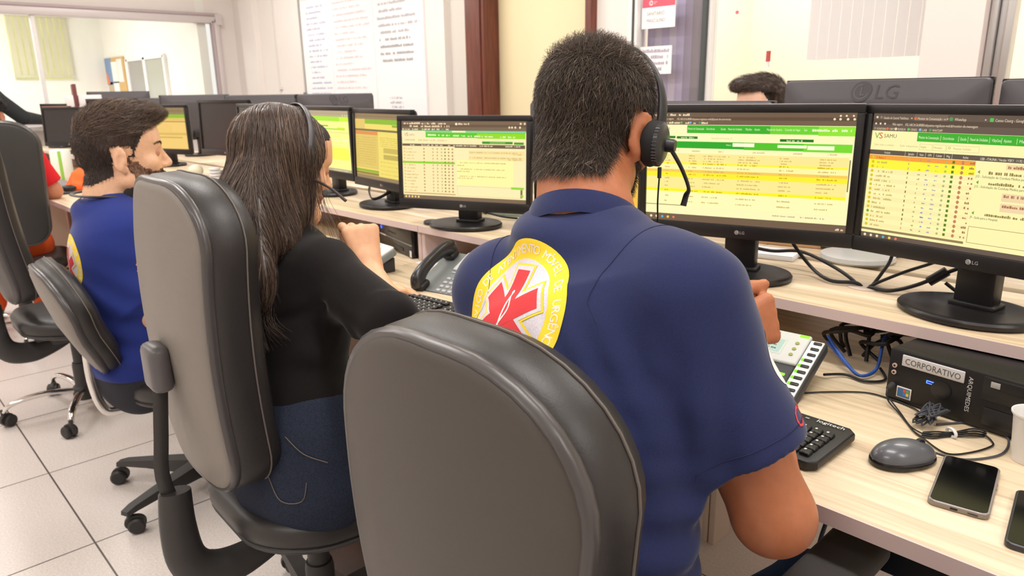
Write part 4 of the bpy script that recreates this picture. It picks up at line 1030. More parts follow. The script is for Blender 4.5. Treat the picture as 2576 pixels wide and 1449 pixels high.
# ================================================================ people
NAVY = M('navy_cotton', (38, 45, 84), 0.85, spec=0.2, sheen=0.25, bump=(1500, 0.12), noise=(600, 0.12))
NAVY2 = M('royal_navy_cotton', (36, 50, 122), 0.85, spec=0.2, sheen=0.2, bump=(1500, 0.12), noise=(600, 0.10))
BLKK = M('black_knit', (26, 23, 23), 0.9, spec=0.15, sheen=0.15, bump=(1200, 0.2), noise=(500, 0.2))
REDC = M('red_cotton', (206, 36, 44), 0.85, spec=0.2, bump=(1200, 0.12))
DENIM = M('dark_denim', (40, 46, 62), 0.85, spec=0.2, bump=(900, 0.35), noise=(260, 0.25))
DENIM2 = M('blue_denim', (46, 76, 122), 0.85, spec=0.2, bump=(900, 0.35), noise=(260, 0.25))
ORNG = M('orange_workwear', (240, 98, 36), 0.8, bump=(500, 0.2))
SHOE = M('shoe_black', (30, 28, 28), 0.5)
def SKIN(n, rgb): return M('skin_' + n, rgb, 0.48, spec=0.4, sss=0.12, noise=(90, 0.05), bump=(700, 0.10))
def add_torso(S, sp, fwd, inf=0.0, k=0.03):
    for (a, b) in zip(sp[:-1], sp[1:]):
        S.u(ecap(a[0], b[0], a[1] + inf, b[1] + inf, fwd, ((a[2] + inf) / (a[1] + inf) + (b[2] + inf) / (b[1] + inf)) / 2), k)
def bounds(pts, pad): p = np.array(pts); return p.min(0) - pad, p.max(0) + pad
def fold(pts, r, sgn=1):
    """soft ridge (or crease) of cloth along a polyline"""
    fs = [cone(a, b, r, r * .8) for a, b in zip(pts[:-1], pts[1:])]
    return lambda p: np.minimum.reduce([f(p) for f in fs])
def wr(fr, amp, dirv, seed=0):
    """gentle wrinkles: warped sine bands across dirv"""
    rg = np.random.default_rng(seed); d = nrm(dirv); A = rg.normal(0, 1, (4, 3)) * 9; ph = rg.random(4) * 6
    def f(p):
        wv = sum(np.sin(p @ A[i] + ph[i]) for i in range(4)) * 0.9
        return amp * np.sin((p @ d) * fr + wv) * (0.5 + 0.5 * np.sin(p @ A[0] * .6 + ph[1]))
    return f

def person(sp):
    org = np.array(sp['root']); root = thing('person', sp['label'], 'person', tuple(org), 0, sp.get('group'))
    fwd = rotm(sp['yaw'])[:, 1]; c = np.array(sp['head']); R = rotm(*sp['hrot']); s = sp['hs']; W = lambda *a: c + R @ (V3(*a) * s)
    spn = sp['spine']; nb = np.array(sp['neck'])
    # ---- body: head, neck, trunk, arms and hands in one surface
    S = Sdf(); head_sdf(S, c, R, s, sp.get('female'))
    S.u(cone(W(0, -.022, -.055), nb, sp['nr'] * .96, sp['nr'] * 1.06), .022)
    S.u(cone(W(0, -.05, -.02), nb + fwd * -.02, sp['nr'] * .7, sp['nr'] * .95), .03)
    add_torso(S, [(a, b - .026, d - .026) for (a, b, d) in spn], fwd)
    pts = [c, nb] + [a[0] for a in spn]
    for A in sp['arms']:
        sh, el, wr_ = (np.array(A[k]) for k in ('sh', 'el', 'wr')); r = A['r']
        S.u(cone(nb - V3(0, 0, .075), sh - V3(0, 0, .01), .036, r[0] * .92), .02); S.u(cone(sh, el, r[0], r[1]), .02)
        m = el + (wr_ - el) * .3; S.u(cone(el, m, r[1] * .98, r[2]), .012); S.u(cone(m, wr_, r[2], r[3]), .014)
        S.u(cone(el, el, r[1] * 1.0, r[1] * 1.0), .01)
        if 'hand' in A: hand_sdf(S, wr_, **A['hand'])
        pts += [sh, el, wr_, wr_ + nrm(A.get('hand', dict(fdir=wr_ - el))['fdir']) * .14]
    lo, hi = bounds(pts, .16)
    v, f = S.mesh(lo, hi, sp.get('res', .0042)); v = smooth_mesh(v, f, 1, .35)
    q = (v[f].mean(1) - c) @ R / s
    mats = [SKIN(sp['id'], sp['skin']), M('scalp_' + sp['id'], sp['hair'], .8), M('lips_' + sp['id'], sp.get('lips', (190, 110, 98)), .45), M('stubble_' + sp['id'], sp.get('stub', sp['skin']), .7), M('inner_ear_' + sp['id'], tuple(x * .86 for x in sp['skin']), .5)]
    mi = np.zeros(len(f), int)
    near = np.linalg.norm(q, axis=1) < .17; hm = sp['hairmask'](q) & near; mi[hm] = 1
    lp = (np.abs(q[:, 0]) < .024) & (q[:, 2] < -.049) & (q[:, 2] > -.073) & (q[:, 1] > .083); mi[lp] = 2
    if 'beard' in sp: bmk = sp['beard'](q) & ~lp & near; mi[bmk & (mi == 0)] = 3
    body = np_obj('body', v, f, mats, root, org, mi)
    eyes(c, R, s, root, org)
    sp['_body'] = (S, v, f, q, hm, c, R, s)
    # ---- top
    T = Sdf(); add_torso(T, spn, fwd, .0, .03)
    for A in sp['arms']:
        sh, el = np.array(A['sh']), np.array(A['el']); r = A['r']; w2 = np.array(A['wr'])
        T.u(cone(nb - V3(0, 0, sp.get('trap', .035)) + nrm(sh - nb) * .02, sh, sp.get('tr', .052), r[0] + .006), .035)
        slr = A.get('slr', r[0] + .016)
        if A['slv'] <= 1:
            e = sh + (el - sh) * A['slv']; ax = nrm(el - sh); ra = r[0] + (r[1] - r[0]) * A['slv']
            parts = [cone(sh, e + ax * .03, r[0] + .012, slr)]; inner = cone(e - ax * .03, e + ax * .1, ra + .002, slr - .003)
        else:
            e = el + (w2 - el) * (A['slv'] - 1); ax = nrm(w2 - el); rb = A.get('slr2', r[1] + .010)
            parts = [cone(sh, el, r[0] + .012, r[1] + .014), cone(el, e + ax * .02, r[1] + .013, rb)]; inner = cone(e - ax * .02, e + ax * .1, rb - .006, rb - .002)
        def slf(p, parts=parts, e=e, ax=ax, inner=inner):
            d = smax(smax(parts[-1](p), (p - e) @ ax, .003), -inner(p), .002)
            return smin(parts[0](p), d, .012) if len(parts) > 1 else d
        T.u(slf, sp.get('axk', .03))
    for (kind, pl, rr, k) in sp.get('folds', []):
        (T.u if kind > 0 else T.sub)(fold([np.array(x) for x in pl], rr), k)
    for (fr, am, dv, sd) in sp.get('wrinkle', []): T.disp(wr(fr, am, dv, sd))
    for (cc, rad, fr, am, dv) in sp.get('local', []): T.disp(lambda p, cc=np.array(cc), rad=rad, g=wr(fr, am, dv, int(fr)): np.exp(-((p - cc) ** 2).sum(1) / rad ** 2) * g(p))
    if not sp.get('female'): T.u(ell(nb - fwd * .022 - V3(0, 0, .024), V3(sp['nr'] + .038, sp['nr'] + .030, .046)), .03)
    T.sub(cone(nb - fwd * .010 - V3(0, 0, .012), W(0, -.03, -.02), sp['nr'] + .006, sp['nr'] + .03), .004)
    T.cut(plane(sp['hem'][0], sp['hem'][1]), .006)
    v, f = T.mesh(lo, hi, sp.get('cres', .0052)); v = smooth_mesh(v, f, 1, .3)
    top = np_obj(sp['topname'], v, f, [sp['top']], root, org); sp['_top'] = (T, v, f, top)
    # ---- trousers
    if 'legs' in sp:
        L = Sdf(); p0 = spn[0][0]; L.u(ecap(p0 + V3(0, 0, -.02), spn[1][0] * .5 + p0 * .5 + V3(0, 0, .02), spn[0][1] - .006, spn[0][1] - .016, fwd, spn[0][2] / spn[0][1]), 0)
        pl = [p0 - .05, spn[1][0]]
        for (hp, kn, an, r) in sp['legs']:
            hp, kn, an = (np.array(x) for x in (hp, kn, an)); L.u(cone(hp, kn, r[0], r[1]), .03); L.u(cone(kn, an, r[1] * .95, r[2]), .02); pl += [hp, kn, an]
            m = MB(); b = an - V3(0, 0, an[2] - .045); fd = nrm(fwd)
            sh = Sdf(); sh.u(cone(b - fd * .03, b + fd * .13 - V3(0, 0, .008), .042, .034)); sh.cut(plane((0, 0, .003), (0, 0, -1))); vv, ff = sh.mesh(b - .12, b + .22, .008); np_obj('shoe', vv, ff, [SHOE], root, org)
        for (fr, am, dv, sd) in sp.get('pwrinkle', []): L.disp(wr(fr, am, dv, sd))
        l2, h2 = bounds(pl, .16); vv, ff = L.mesh(l2, h2, .0075); vv = smooth_mesh(vv, ff, 1, .4)
        lg = np_obj('trousers', vv, ff, [sp['pants']], root, org); sp['_legs'] = (L, vv, ff, lg)
    return root

def project_on(sdf_mesh, cv, O, right, up, into, edge=.006, off=.0007):
    """lay flat artwork onto a cloth surface; rays run along `into`"""
    v, f = sdf_mesh; bv = BVHTree.FromPolygons([tuple(p) for p in v], [list(map(int, q)) for q in f])
    cv.tess(edge); mb = MB(); mb.fixn = False; into = Vector(into).normalized(); O = Vector(O); right = Vector(right); up = Vector(up)
    for (vs, fs, mat, k) in cv.it:
        P_ = []
        for (a, b) in vs:
            o = O + right * a + up * b - into * .25; h = bv.ray_cast(o, into); P_.append(None if h[0] is None or h[3] > .42 else h[0] - into * (off + (k + 1) * cv.dz))
        ix = {}; V_ = []
        for i, p in enumerate(P_):
            if p is not None: ix[i] = len(V_); V_.append(p)
        mb.add(V_, [[ix[i] for i in f_] for f_ in fs if all(i in ix for i in f_) and max((P_[i] - P_[j]).length for i in f_ for j in f_) < edge * 5], mat)
    return mb

def crop_mask(q):
    x, y, z = np.abs(q[:, 0]), q[:, 1], q[:, 2]
    zb = np.where(y < -.03, -.088 + 1.15 * np.clip(y + .078, 0, .06) + .30 * np.clip(x - .035, 0, .05), -.02)
    zb = np.where(y > -.022, np.where(y < .030, .004, .030 + (y - .030) * 1.35), zb)
    ear = (x > .070) & (y > -.030) & (y < .020) & (z < .034) & (z > -.05)
    return (z > zb) & ~ear & (y < .098)
def beard_mask(q):
    x, y, z = np.abs(q[:, 0]), q[:, 1], q[:, 2]
    side = (y > .004 + .004 * np.sin(z * 300)) & (z < .006 - .78 * y + .004 * np.sin(y * 260)) & (y < .07)
    jaw = (z < -.040) & (y > .002); must = (z < -.038) & (z > -.052) & (x < .034) & (y > .07)
    neckc = z > -.135
    return (side | jaw | must) & neckc & ~((x > .070) & (y < .016))

# ---- the man at the front
A = dict(id='front', trap=.042, label='man in navy shirt with round yellow and white emblem on his back, seen from behind', root=(-.60, .65, 0.0), yaw=math.radians(0),
    head=(-.752, .885, 1.236), hrot=(math.radians(13), math.radians(-19), math.radians(2)), hs=1.05, neck=(-.700, .815, 1.120), nr=.064,
    spine=[(V3(-.575, .63, .53), .205, .135), (V3(-.595, .65, .70), .190, .130), (V3(-.635, .705, .88), .190, .112), (V3(-.660, .750, .970), .182, .096), (V3(-.688, .790, 1.025), .108, .076)],
    axk=.07, arms=[dict(sh=(-.500, .765, 1.040), el=(-.372, .80, .772), wr=(-.565, .980, .925), r=(.058, .050, .048, .031), slv=.70, slr=.082,
               hand=dict(fdir=(.40, .88, .16), pdir=(-.85, .40, -.2), side=1, curl=[(1.2, 1.5, .9), (1.35, 1.5, 1.0), (1.45, 1.5, 1.0), (1.5, 1.5, 1.0)], tdir=[(.8, .55, .25), (1, .12, .12), (1, -.05, .05)], s=1.02)),
          dict(sh=(-.842, .770, .985), el=(-.99, .90, .80), wr=(-.86, 1.10, .80), r=(.056, .048, .044, .030), slv=.68, slr=.080,
               hand=dict(fdir=(.25, .9, -.1), pdir=(0, 0, -1), side=-1, curl=[(.35, .4, .3)] * 4, thumb=.3))],
    hem=(V3(-.58, .60, .505), V3(0, 0, -1)), topname='t_shirt', top=NAVY, skin=(180, 112, 76), hair=(50, 43, 39), stub=(120, 84, 66),
    hairmask=crop_mask, beard=beard_mask, legs=[((-.50, .66, .455), (-.43, 1.10, .462), (-.44, 1.22, .10), (.080, .066, .050)), ((-.66, .66, .455), (-.74, 1.10, .462), (-.74, 1.22, .10), (.088, .066, .050))], pants=DENIM2,
    folds=[(-1, [(-.545, .70, 1.00), (-.575, .66, .93)], .010, .012), (-1, [(-.53, .72, .95), (-.50, .70, .86), (-.50, .67, .78)], .012, .014), (1, [(-.56, .66, .965), (-.60, .63, .90)], .008, .02), (-1, [(-.575, .68, .90), (-.63, .61, .86)], .007, .012)],
    wrinkle=[(80, .0016, (0, .1, 1), 3), (60, .0014, (.8, .2, .6), 5)], local=[((-.45, .58, .66), .16, 140, .0085, (.15, .1, 1)), ((-.555, .65, .92), .085, 150, .0095, (.75, .1, .65)), ((-.58, .60, .84), .12, 130, .0045, (.1, .2, 1)), ((-.44, .70, .92), .08, 120, .0065, (1, .3, .2))], res=.0042, cres=.0044)
if 'A' not in SKIP:
    rA = person(A)
    S, v, f, q, hm, c, R, s = A['_body']; org = A['root']
    HA = [M('hair_soft_black', (66, 55, 47), .5, spec=.35), M('hair_soft_brown', (104, 88, 75), .5, spec=.35), M('hair_grey', (185, 172, 160), .5)]
    up = R[:, 2]; fw = R[:, 1]
    top = (q[:, 2] > .085)
    def d_side(p, g): return -up + .25 * (p - c) @ np.eye(3) * 0 - .15 * fw
    def d_top(p, g): return fw * .7 - g * 0 + .3 * up
    r1 = sample_faces(v, f, 15000, hm & ~top); r2 = sample_faces(v, f, 6500, hm & (q[:, 2] > .075))
    P1 = grow(S, r1, d_side, 3, .0052, (.0030, .0052, .0068), .35); P2 = grow(S, r2, d_top, 3, .0045, (.005, .0095, .013), .75)
    strands('hair', np.concatenate([P1, P2]), .00036, HA, rA, org, (.62, .355, .025))
    bm = beard_mask(q)
    r3 = sample_faces(v, f, 4200, bm); P3 = grow(S, r3, lambda p, g: -up + .3 * fw, 2, .004, (.0028, .0062), .5)
    strands('beard', P3, .00026, HA[:2], rA, org, (.7, .3))
    # collar band, sleeve hem and shoulder seams
    T, tv, tf, tob = A['_top']
    def on_shirt(pts, off=.001):
        p = np.array(pts, float)
        for _ in range(5): p = p - T.grad(p) * (T.ev(p) - off)[:, None]
        return [tuple(x) for x in p]
    nb = np.array(A['neck']); ax = nrm(np.array(A['head']) - nb + V3(.0, .0, .03)); e1 = nrm(np.cross(ax, (0, 1, 0))); e2 = np.cross(ax, e1)
    m = MB(); cen = nb - V3(0, .010, .016)
    ring = lambda r_, h_: [tuple(cen + ax * (h_ * 1.25 + .006 * math.sin(a)) + (e1 * math.cos(a) + e2 * math.sin(a)) * r_) for a in np.linspace(0, 2 * math.pi, 41)[:-1]]
    rs = [ring(.0850, -.012), ring(.0855, -.004), ring(.0825, .012), ring(.0800, .017), ring(.0770, .014), ring(.0775, -.006)]
    vs = [p for r_ in rs for p in r_]; fs = []
    for j in range(5):
        for i in range(40): fs.append([j * 40 + i, j * 40 + (i + 1) % 40, (j + 1) * 40 + (i + 1) % 40, (j + 1) * 40 + i])
    m.add(vs, fs, NAVY); m.build('collar', rA, origin=org)
    SEAM = M('navy_seam', (24, 30, 70), .9)
    m = MB()
    sh, el = np.array(A['arms'][0]['sh']), np.array(A['arms'][0]['el']); axu = nrm(el - sh); x1 = nrm(np.cross(axu, (0, 1, 0))); x2 = np.cross(axu, x1)
    e = sh + (el - sh) * .70 - axu * .022
    m.tube(on_shirt([e + (x1 * math.cos(a) + x2 * math.sin(a)) * .085 for a in np.linspace(0, 6.283, 49)[:-1]], .0002), .0008, SEAM, 5, closed=True); m.build('hem_seam', tob, origin=org)
    for A_ in A['arms']:
        m = MB(); sh = np.array(A_['sh']); ax = nrm(nb - V3(0, 0, .05) - sh + V3(0, 0, -.02)); x1 = nrm(np.cross(ax, (0, 1, 0))); x2 = np.cross(ax, x1); c0 = sh + ax * .050 + V3(0, 0, -.02)
        m.tube(on_shirt([c0 + (x1 * math.cos(a) * .085 + x2 * math.sin(a) * .10) for a in np.linspace(0, 6.283, 61)[:-1]], .0002), .0009, SEAM, 5, closed=True); m.build('shoulder_seam', tob, origin=org)
# ---- the woman in black
def woman_mask(q):
    x, y, z = np.abs(q[:, 0]), q[:, 1], q[:, 2]
    return (z > np.where(y > .0, .035 + (y) * .55, -.08)) & (y < .085)
def male_short(q): return crop_mask(q)
B = dict(id='woman', label='woman in black sweater with long dark hair and a headset, hand raised to her chin', tr=.036, trap=.066, root=(-1.40, .64, 0.0), yaw=math.radians(4), female=True,
    head=(-1.500, .735, 1.148), hrot=(math.radians(-3), math.radians(-14), math.radians(0)), hs=.98, neck=(-1.475, .690, 1.025), nr=.050,
    spine=[(V3(-1.375, .645, .53), .190, .140), (V3(-1.39, .645, .67), .150, .115), (V3(-1.42, .675, .83), .155, .106), (V3(-1.450, .695, .895), .148, .088), (V3(-1.468, .695, .955), .075, .060)],
    arms=[dict(sh=(-1.318, .712, .946), el=(-1.105, .722, .885), wr=(-1.258, .780, .950), r=(.050, .042, .039, .025), slv=1.12, slr2=.056,
               hand=dict(fdir=(-.42, .10, .90), pdir=(-.80, .30, -.4), side=1, curl=[(1.0, 1.3, .7), (1.1, 1.3, .7), (1.2, 1.3, .7), (1.3, 1.3, .7)], thumb=.4, s=.94)),
          dict(sh=(-1.615, .735, .935), el=(-1.70, .90, .80), wr=(-1.66, 1.03, .775), r=(.048, .040, .038, .025), slv=1.15, slr2=.052,
               hand=dict(fdir=(.35, .9, -.05), pdir=(0, 0, -1), side=-1, curl=[(.4, .5, .3)] * 4, thumb=.3, s=.94))],
    axk=.045, hem=(V3(-1.37, .62, .640), V3(.25, -.35, -1)), topname='sweater', top=BLKK, skin=(226, 172, 134), hair=(40, 30, 27), lips=(190, 105, 95),
    hairmask=woman_mask, legs=[((-1.29, .68, .50), (-1.22, 1.10, .52), (-1.24, 1.18, .10), (.092, .064, .048)), ((-1.47, .68, .50), (-1.52, 1.10, .52), (-1.50, 1.18, .10), (.092, .064, .048))], pants=DENIM,
    folds=[(-1, [(-1.24, .66, .90), (-1.33, .585, .86)], .006, .02), (1, [(-1.27, .64, .80), (-1.38, .555, .77)], .012, .03), (1, [(-1.27, .66, .73), (-1.40, .545, .70)], .012, .03), (1, [(-1.20, .69, .93), (-1.16, .68, .86)], .010, .02)],
    wrinkle=[(70, .0022, (.2, .1, 1), 8)], pwrinkle=[(60, .002, (.6, .2, .8), 4)], res=.0046, cres=.006)
# ---- the bearded man in profile
def side_mask(q):
    x, y, z = np.abs(q[:, 0]), q[:, 1], q[:, 2]
    zb = np.where(y < -.03, -.066 + .4 * np.clip(y + .085, 0, .06), -.01)
    zb = np.where(y > -.022, np.where(y < .026, .002, .016 + (y - .026) * 1.55), zb)
    ear = (x > .070) & (y > -.030) & (y < .020) & (z < .036) & (z > -.05)
    return (z > zb) & ~ear & (y < .088)
Cc = dict(id='profile', label='bearded man in royal blue shirt seen in profile, headset round his neck', root=(-2.40, .62, 0.0), yaw=math.radians(-8),
    head=(-2.525, .700, 1.118), hrot=(math.radians(-12), math.radians(2), math.radians(0)), hs=1.17, neck=(-2.535, .650, .985), nr=.062,
    spine=[(V3(-2.42, .62, .50), .175, .135), (V3(-2.45, .62, .66), .165, .130), (V3(-2.50, .635, .82), .180, .125), (V3(-2.525, .648, .865), .165, .105), (V3(-2.535, .65, .925), .085, .070)],
    arms=[dict(sh=(-2.405, .645, .895), el=(-2.300, .660, .650), wr=(-2.23, .90, .715), r=(.056, .047, .045, .030), slv=.86, slr=.076),
          dict(sh=(-2.690, .665, .895), el=(-2.78, .84, .72), wr=(-2.66, 1.05, .80), r=(.054, .046, .044, .030), slv=.8, slr=.074, hand=dict(fdir=(.3, .9, -.1), pdir=(0, 0, -1), side=-1, curl=[(.35, .4, .3)] * 4, thumb=.3))],
    axk=.05, hem=(V3(-2.42, .60, .47), V3(0, 0, -1)), topname='t_shirt', top=NAVY2, skin=(232, 184, 150), hair=(44, 34, 30), stub=(150, 112, 90), lips=(206, 134, 120),
    hairmask=side_mask, beard=beard_mask, legs=[((-2.33, .66, .48), (-2.28, 1.10, .51), (-2.26, 1.2, .10), (.088, .066, .050)), ((-2.52, .66, .48), (-2.58, 1.10, .51), (-2.6, 1.2, .10), (.088, .066, .050))], pants=M('dark_trousers', (34, 34, 44), .85),
    folds=[(-1, [(-2.47, .58, .90), (-2.42, .57, .80), (-2.40, .58, .72)], .010, .014), (1, [(-2.38, .60, .84), (-2.36, .60, .76)], .010, .02), (-1, [(-2.45, .53, .80), (-2.40, .54, .70)], .007, .02)],
    wrinkle=[(80, .0028, (.2, .1, 1), 21)], res=.0048, cres=.006)
# ---- the man in red, mostly behind his chair back
D = dict(id='red', label='man in red shirt and orange trousers at the left edge, behind a dark chair back', root=(-4.790, 0.670, 0.0), yaw=math.radians(75),
    head=(-4.975, 0.715, 1.195), hrot=(math.radians(70), math.radians(-4), 0), hs=1.05, neck=(-4.910, 0.690, 1.05), nr=.060,
    spine=[(V3(-4.790, 0.670, .53), .19, .14), (V3(-4.810, 0.670, .70), .18, .14), (V3(-4.850, 0.680, .88), .19, .125), (V3(-4.875, 0.685, .985), .175, .10), (V3(-4.900, 0.690, 1.02), .10, .07)],
    arms=[dict(sh=(-4.830, 0.865, .975), el=(-4.830, 0.945, .785), wr=(-5.060, 0.960, .775), r=(.058, .050, .046, .030), slv=.80, slr=.078, hand=dict(fdir=(-.95, .0, 0), pdir=(0, 0, -1), side=1, curl=[(.35, .4, .3)] * 4)),
          dict(sh=(-4.930, 0.510, .985), el=(-5.030, 0.470, 1.26), wr=(-4.950, 0.670, 1.335), r=(.056, .048, .045, .030), slv=.9, slr=.074, hand=dict(fdir=(.1, .9, -.2), pdir=(-.2, -.2, -1), side=-1, curl=[(.35, .4, .3)] * 4))],
    axk=.04, hem=(V3(-4.790, 0.670, .52), V3(0, 0, -1)), topname='t_shirt', top=REDC, skin=(196, 132, 104), hair=(34, 30, 30),
    hairmask=male_short, legs=[((-4.790, 0.785, .50), (-5.210, 0.850, .50), (-5.230, 0.870, .10), (.115, .085, .066)), ((-4.830, 0.570, .49), (-5.250, 0.610, .50), (-5.270, 0.620, .10), (.105, .085, .066))], pants=ORNG, res=.0075, cres=.009)
# ---- someone in a black jacket leaning on the sill of the interior window
F = dict(id='jacket', label='person in black jacket standing at the far interior window, arm resting on its sill', root=(-8.35, 1.20, 0.0), yaw=math.radians(60),
    head=(-8.42, 1.08, 1.58), hrot=(math.radians(60), 0, 0), hs=1.0, neck=(-8.40, 1.10, 1.44), nr=.06,
    spine=[(V3(-8.30, 1.12, .92), .17, .12), (V3(-8.32, 1.12, 1.08), .165, .12), (V3(-8.36, 1.11, 1.24), .18, .12), (V3(-8.38, 1.10, 1.35), .17, .10), (V3(-8.40, 1.10, 1.40), .10, .07)],
    arms=[dict(sh=(-8.27, 1.28, 1.32), el=(-8.36, 1.50, 1.12), wr=(-8.62, 1.72, 1.085), r=(.060, .054, .050, .034), slv=1.95, slr2=.046, hand=dict(fdir=(-.5, .6, -.05), pdir=(0, 0, -1), side=1, curl=[(.35, .4, .3)] * 4)),
          dict(sh=(-8.52, .95, 1.32), el=(-8.6, .92, 1.06), wr=(-8.62, 1.0, .86), r=(.058, .05, .048, .032), slv=1.9, slr2=.046)],
    axk=.04, hem=(V3(-8.3, 1.1, .86), V3(0, 0, -1)), topname='jacket', top=M('black_jacket', (36, 42, 46), .8), skin=(200, 150, 120), hair=(34, 30, 30),
    hairmask=male_short, legs=[((-8.24, 1.18, .88), (-8.24, 1.18, .48), (-8.24, 1.18, .10), (.09, .066, .052)), ((-8.38, 1.04, .88), (-8.38, 1.04, .48), (-8.38, 1.04, .10), (.09, .066, .052))], pants=M('dark_trousers', (34, 34, 44), .85), res=.009, cres=.010)
# ---- the colleague across the desks
G = dict(id='across', label='colleague facing us across the desks, only dark hair and forehead above the monitors', root=(-1.50, 2.98, 0.0), yaw=math.radians(180),
    head=(-1.545, 2.87, 1.198), hrot=(math.radians(172), math.radians(0), 0), hs=1.04, neck=(-1.53, 2.95, 1.04), nr=.055,
    spine=[(V3(-1.50, 3.04, .53), .18, .13), (V3(-1.50, 3.03, .70), .165, .12), (V3(-1.51, 3.0, .86), .17, .115), (V3(-1.52, 2.97, .96), .155, .10), (V3(-1.53, 2.955, 1.0), .09, .07)],
    arms=[dict(sh=(-1.70, 2.96, .96), el=(-1.75, 2.78, .82), wr=(-1.60, 2.60, .79), r=(.054, .046, .044, .030), slv=.75, slr=.07, hand=dict(fdir=(.3, -.9, 0), pdir=(0, 0, -1), side=1, curl=[(.35, .4, .3)] * 4)),
          dict(sh=(-1.35, 2.96, .96), el=(-1.28, 2.75, .80), wr=(-1.42, 2.55, .79), r=(.054, .046, .044, .030), slv=.75, slr=.07, hand=dict(fdir=(-.3, -.9, 0), pdir=(0, 0, -1), side=-1, curl=[(.35, .4, .3)] * 4))],
    axk=.04, hem=(V3(-1.5, 3.0, .52), V3(0, 0, -1)), topname='t_shirt', top=REDC, skin=(228, 184, 160), hair=(40, 34, 32),
    hairmask=side_mask, legs=[((-1.6, 2.98, .49), (-1.62, 2.62, .50), (-1.62, 2.5, .10), (.09, .07, .052)), ((-1.4, 2.98, .49), (-1.38, 2.62, .50), (-1.38, 2.5, .10), (.09, .07, .052))], pants=M('dark_trousers', (34, 34, 44), .85), res=.0075, cres=.009)

BROWNH = [M('hair_brown_dark', (70, 56, 49), .36, spec=.5), M('hair_brown_mid', (100, 81, 69), .36, spec=.5), M('hair_brown_light', (142, 117, 99), .38, spec=.5)]
if 'B' not in SKIP:
    rB = person(B); S, v, f, q, hm, c, R, s = B['_body']; org = B['root']; T = B['_top'][0]
    H = Sdf(); Wd = lambda *a: c + R @ (V3(*a) * s)
    H.u(ell(Wd(0, -.018, .042), V3(.088, .108, .092) * s, R), 0)
    H.u(ecap(Wd(0, -.045, .0), V3(-1.475, .626, 1.04), .092, .110, (0, 1, 0), .60), .03)
    H.u(ecap(V3(-1.475, .622, 1.04), V3(-1.350, .583, .955), .112, .070, (0, 1, 0), .40), .045)
    H.u(cone(Wd(.070, .012, .03), Wd(.066, .012, -.09), .026, .020), .03); H.u(cone(Wd(-.070, .012, .03), Wd(-.066, .01, -.09), .026, .022), .03)
    H.u(cone(Wd(.05, -.01, -.08), V3(-1.375, .655, 1.01), .045, .028), .04); H.u(cone(Wd(-.05, -.01, -.08), V3(-1.58, .665, 1.0), .045, .035), .04)
    H.sub(ell(Wd(.012, .105, -.022), V3(.066, .072, .082) * s, R), .012)
    H.disp(wr(150, .0028, R[:, 0] + .15, 2))
    lo, hi = bounds([c, V3(-1.38, .58, .88), V3(-1.6, .66, 1.0)], .19)
    hv, hf = H.mesh(lo, hi, .0055); hv = smooth_mesh(hv, hf, 1, .3)
    hair = np_obj('hair', hv, hf, [BROWNH[0]], rB, org)
    z = hv[hf].mean(1); zq = (z - c) @ R / s
    rt = sample_faces(hv, hf, 2600, (zq[:, 2] > -.02) & (zq[:, 1] < .09)); rt2 = sample_faces(hv, hf, 1500, (z[:, 2] < 1.12) & (zq[:, 1] < .03))
    def dn(p, g):
        qx = ((p - c) @ R)[:, 0:1]; top = np.clip(((p - c) @ R)[:, 2:3] - .06, 0, .1) * 12
        return V3(0, 0, -1) + (R[:, 0] * np.sign(qx) * .9 - R[:, 1] * .5) * top
    Pa = grow(H, rt, dn, 13, .019, [.001 + .0004 * i for i in range(13)], .10); Pb = grow(H, rt2, dn, 7, .016, [.001 + .0006 * i for i in range(7)], .14)
    strands('hair_strands', Pa, .00075, BROWNH, hair, org, (.45, .40, .15)); strands('hair_strands', Pb, .00075, BROWNH, hair, org, (.4, .42, .18))
    # loose locks over the shoulder and beside the face
    loc = []
    for (pts, n) in (([Wd(.084, .02, .03), Wd(.092, .035, -.05), V3(-1.395, .735, 1.03), V3(-1.365, .725, .965)], 26), ([Wd(.08, .035, .02), Wd(.086, .055, -.06), V3(-1.375, .765, 1.03), V3(-1.34, .762, .975)], 20), ([V3(-1.40, .62, 1.0), V3(-1.36, .62, .96), V3(-1.345, .610, .90), V3(-1.352, .596, .85)], 90), ([V3(-1.43, .60, .98), V3(-1.38, .585, .92), V3(-1.345, .572, .86), V3(-1.32, .57, .82)], 90), ([V3(-1.45, .60, .98), V3(-1.41, .585, .92), V3(-1.375, .572, .86)], 80), ([V3(-1.41, .60, 1.02), V3(-1.37, .60, .95), V3(-1.325, .588, .905)], 70), ([V3(-1.40, .61, 1.0), V3(-1.35, .605, .93), V3(-1.32, .585, .87), V3(-1.275, .59, .845)], 26)):
        sp_ = np.array(spline(pts, 4))
        if len(sp_) < 13: sp_ = np.stack([np.interp(np.linspace(0, 1, 13), np.linspace(0, 1, len(sp_)), sp_[:, i]) for i in range(3)], 1)
        for _ in range(n):
            o = RNG.normal(0, .0055, 3); o2 = RNG.normal(0, .007, 3); t = np.linspace(0, 1, 13)[:, None]; loc.append(sp_[:13] + o + o2 * t)
    strands('loose_locks', np.array(loc), .0006, BROWNH, hair, org, (.4, .4, .2))
    SM = M('jeans_stitch', (104, 92, 84), .8)
    L, lv, lf, lob = B['_legs']
    def on(S_, pts, off=.0015):
        p = np.array(pts, float)
        for _ in range(6): p = p - S_.grad(p) * (S_.ev(p) - off)[:, None]
        return [tuple(x) for x in p]
    m = MB()
    for pl in ([(-1.235, .54, .66), (-1.21, .57, .62), (-1.17, .61, .60)], [(-1.30, .505, .615), (-1.27, .50, .57), (-1.235, .50, .525), (-1.20, .54, .52), (-1.19, .545, .56)]): m.tube(on(L, pl), .0011, SM, 5, smooth=5)
    m.build('stitching', lob, origin=org)
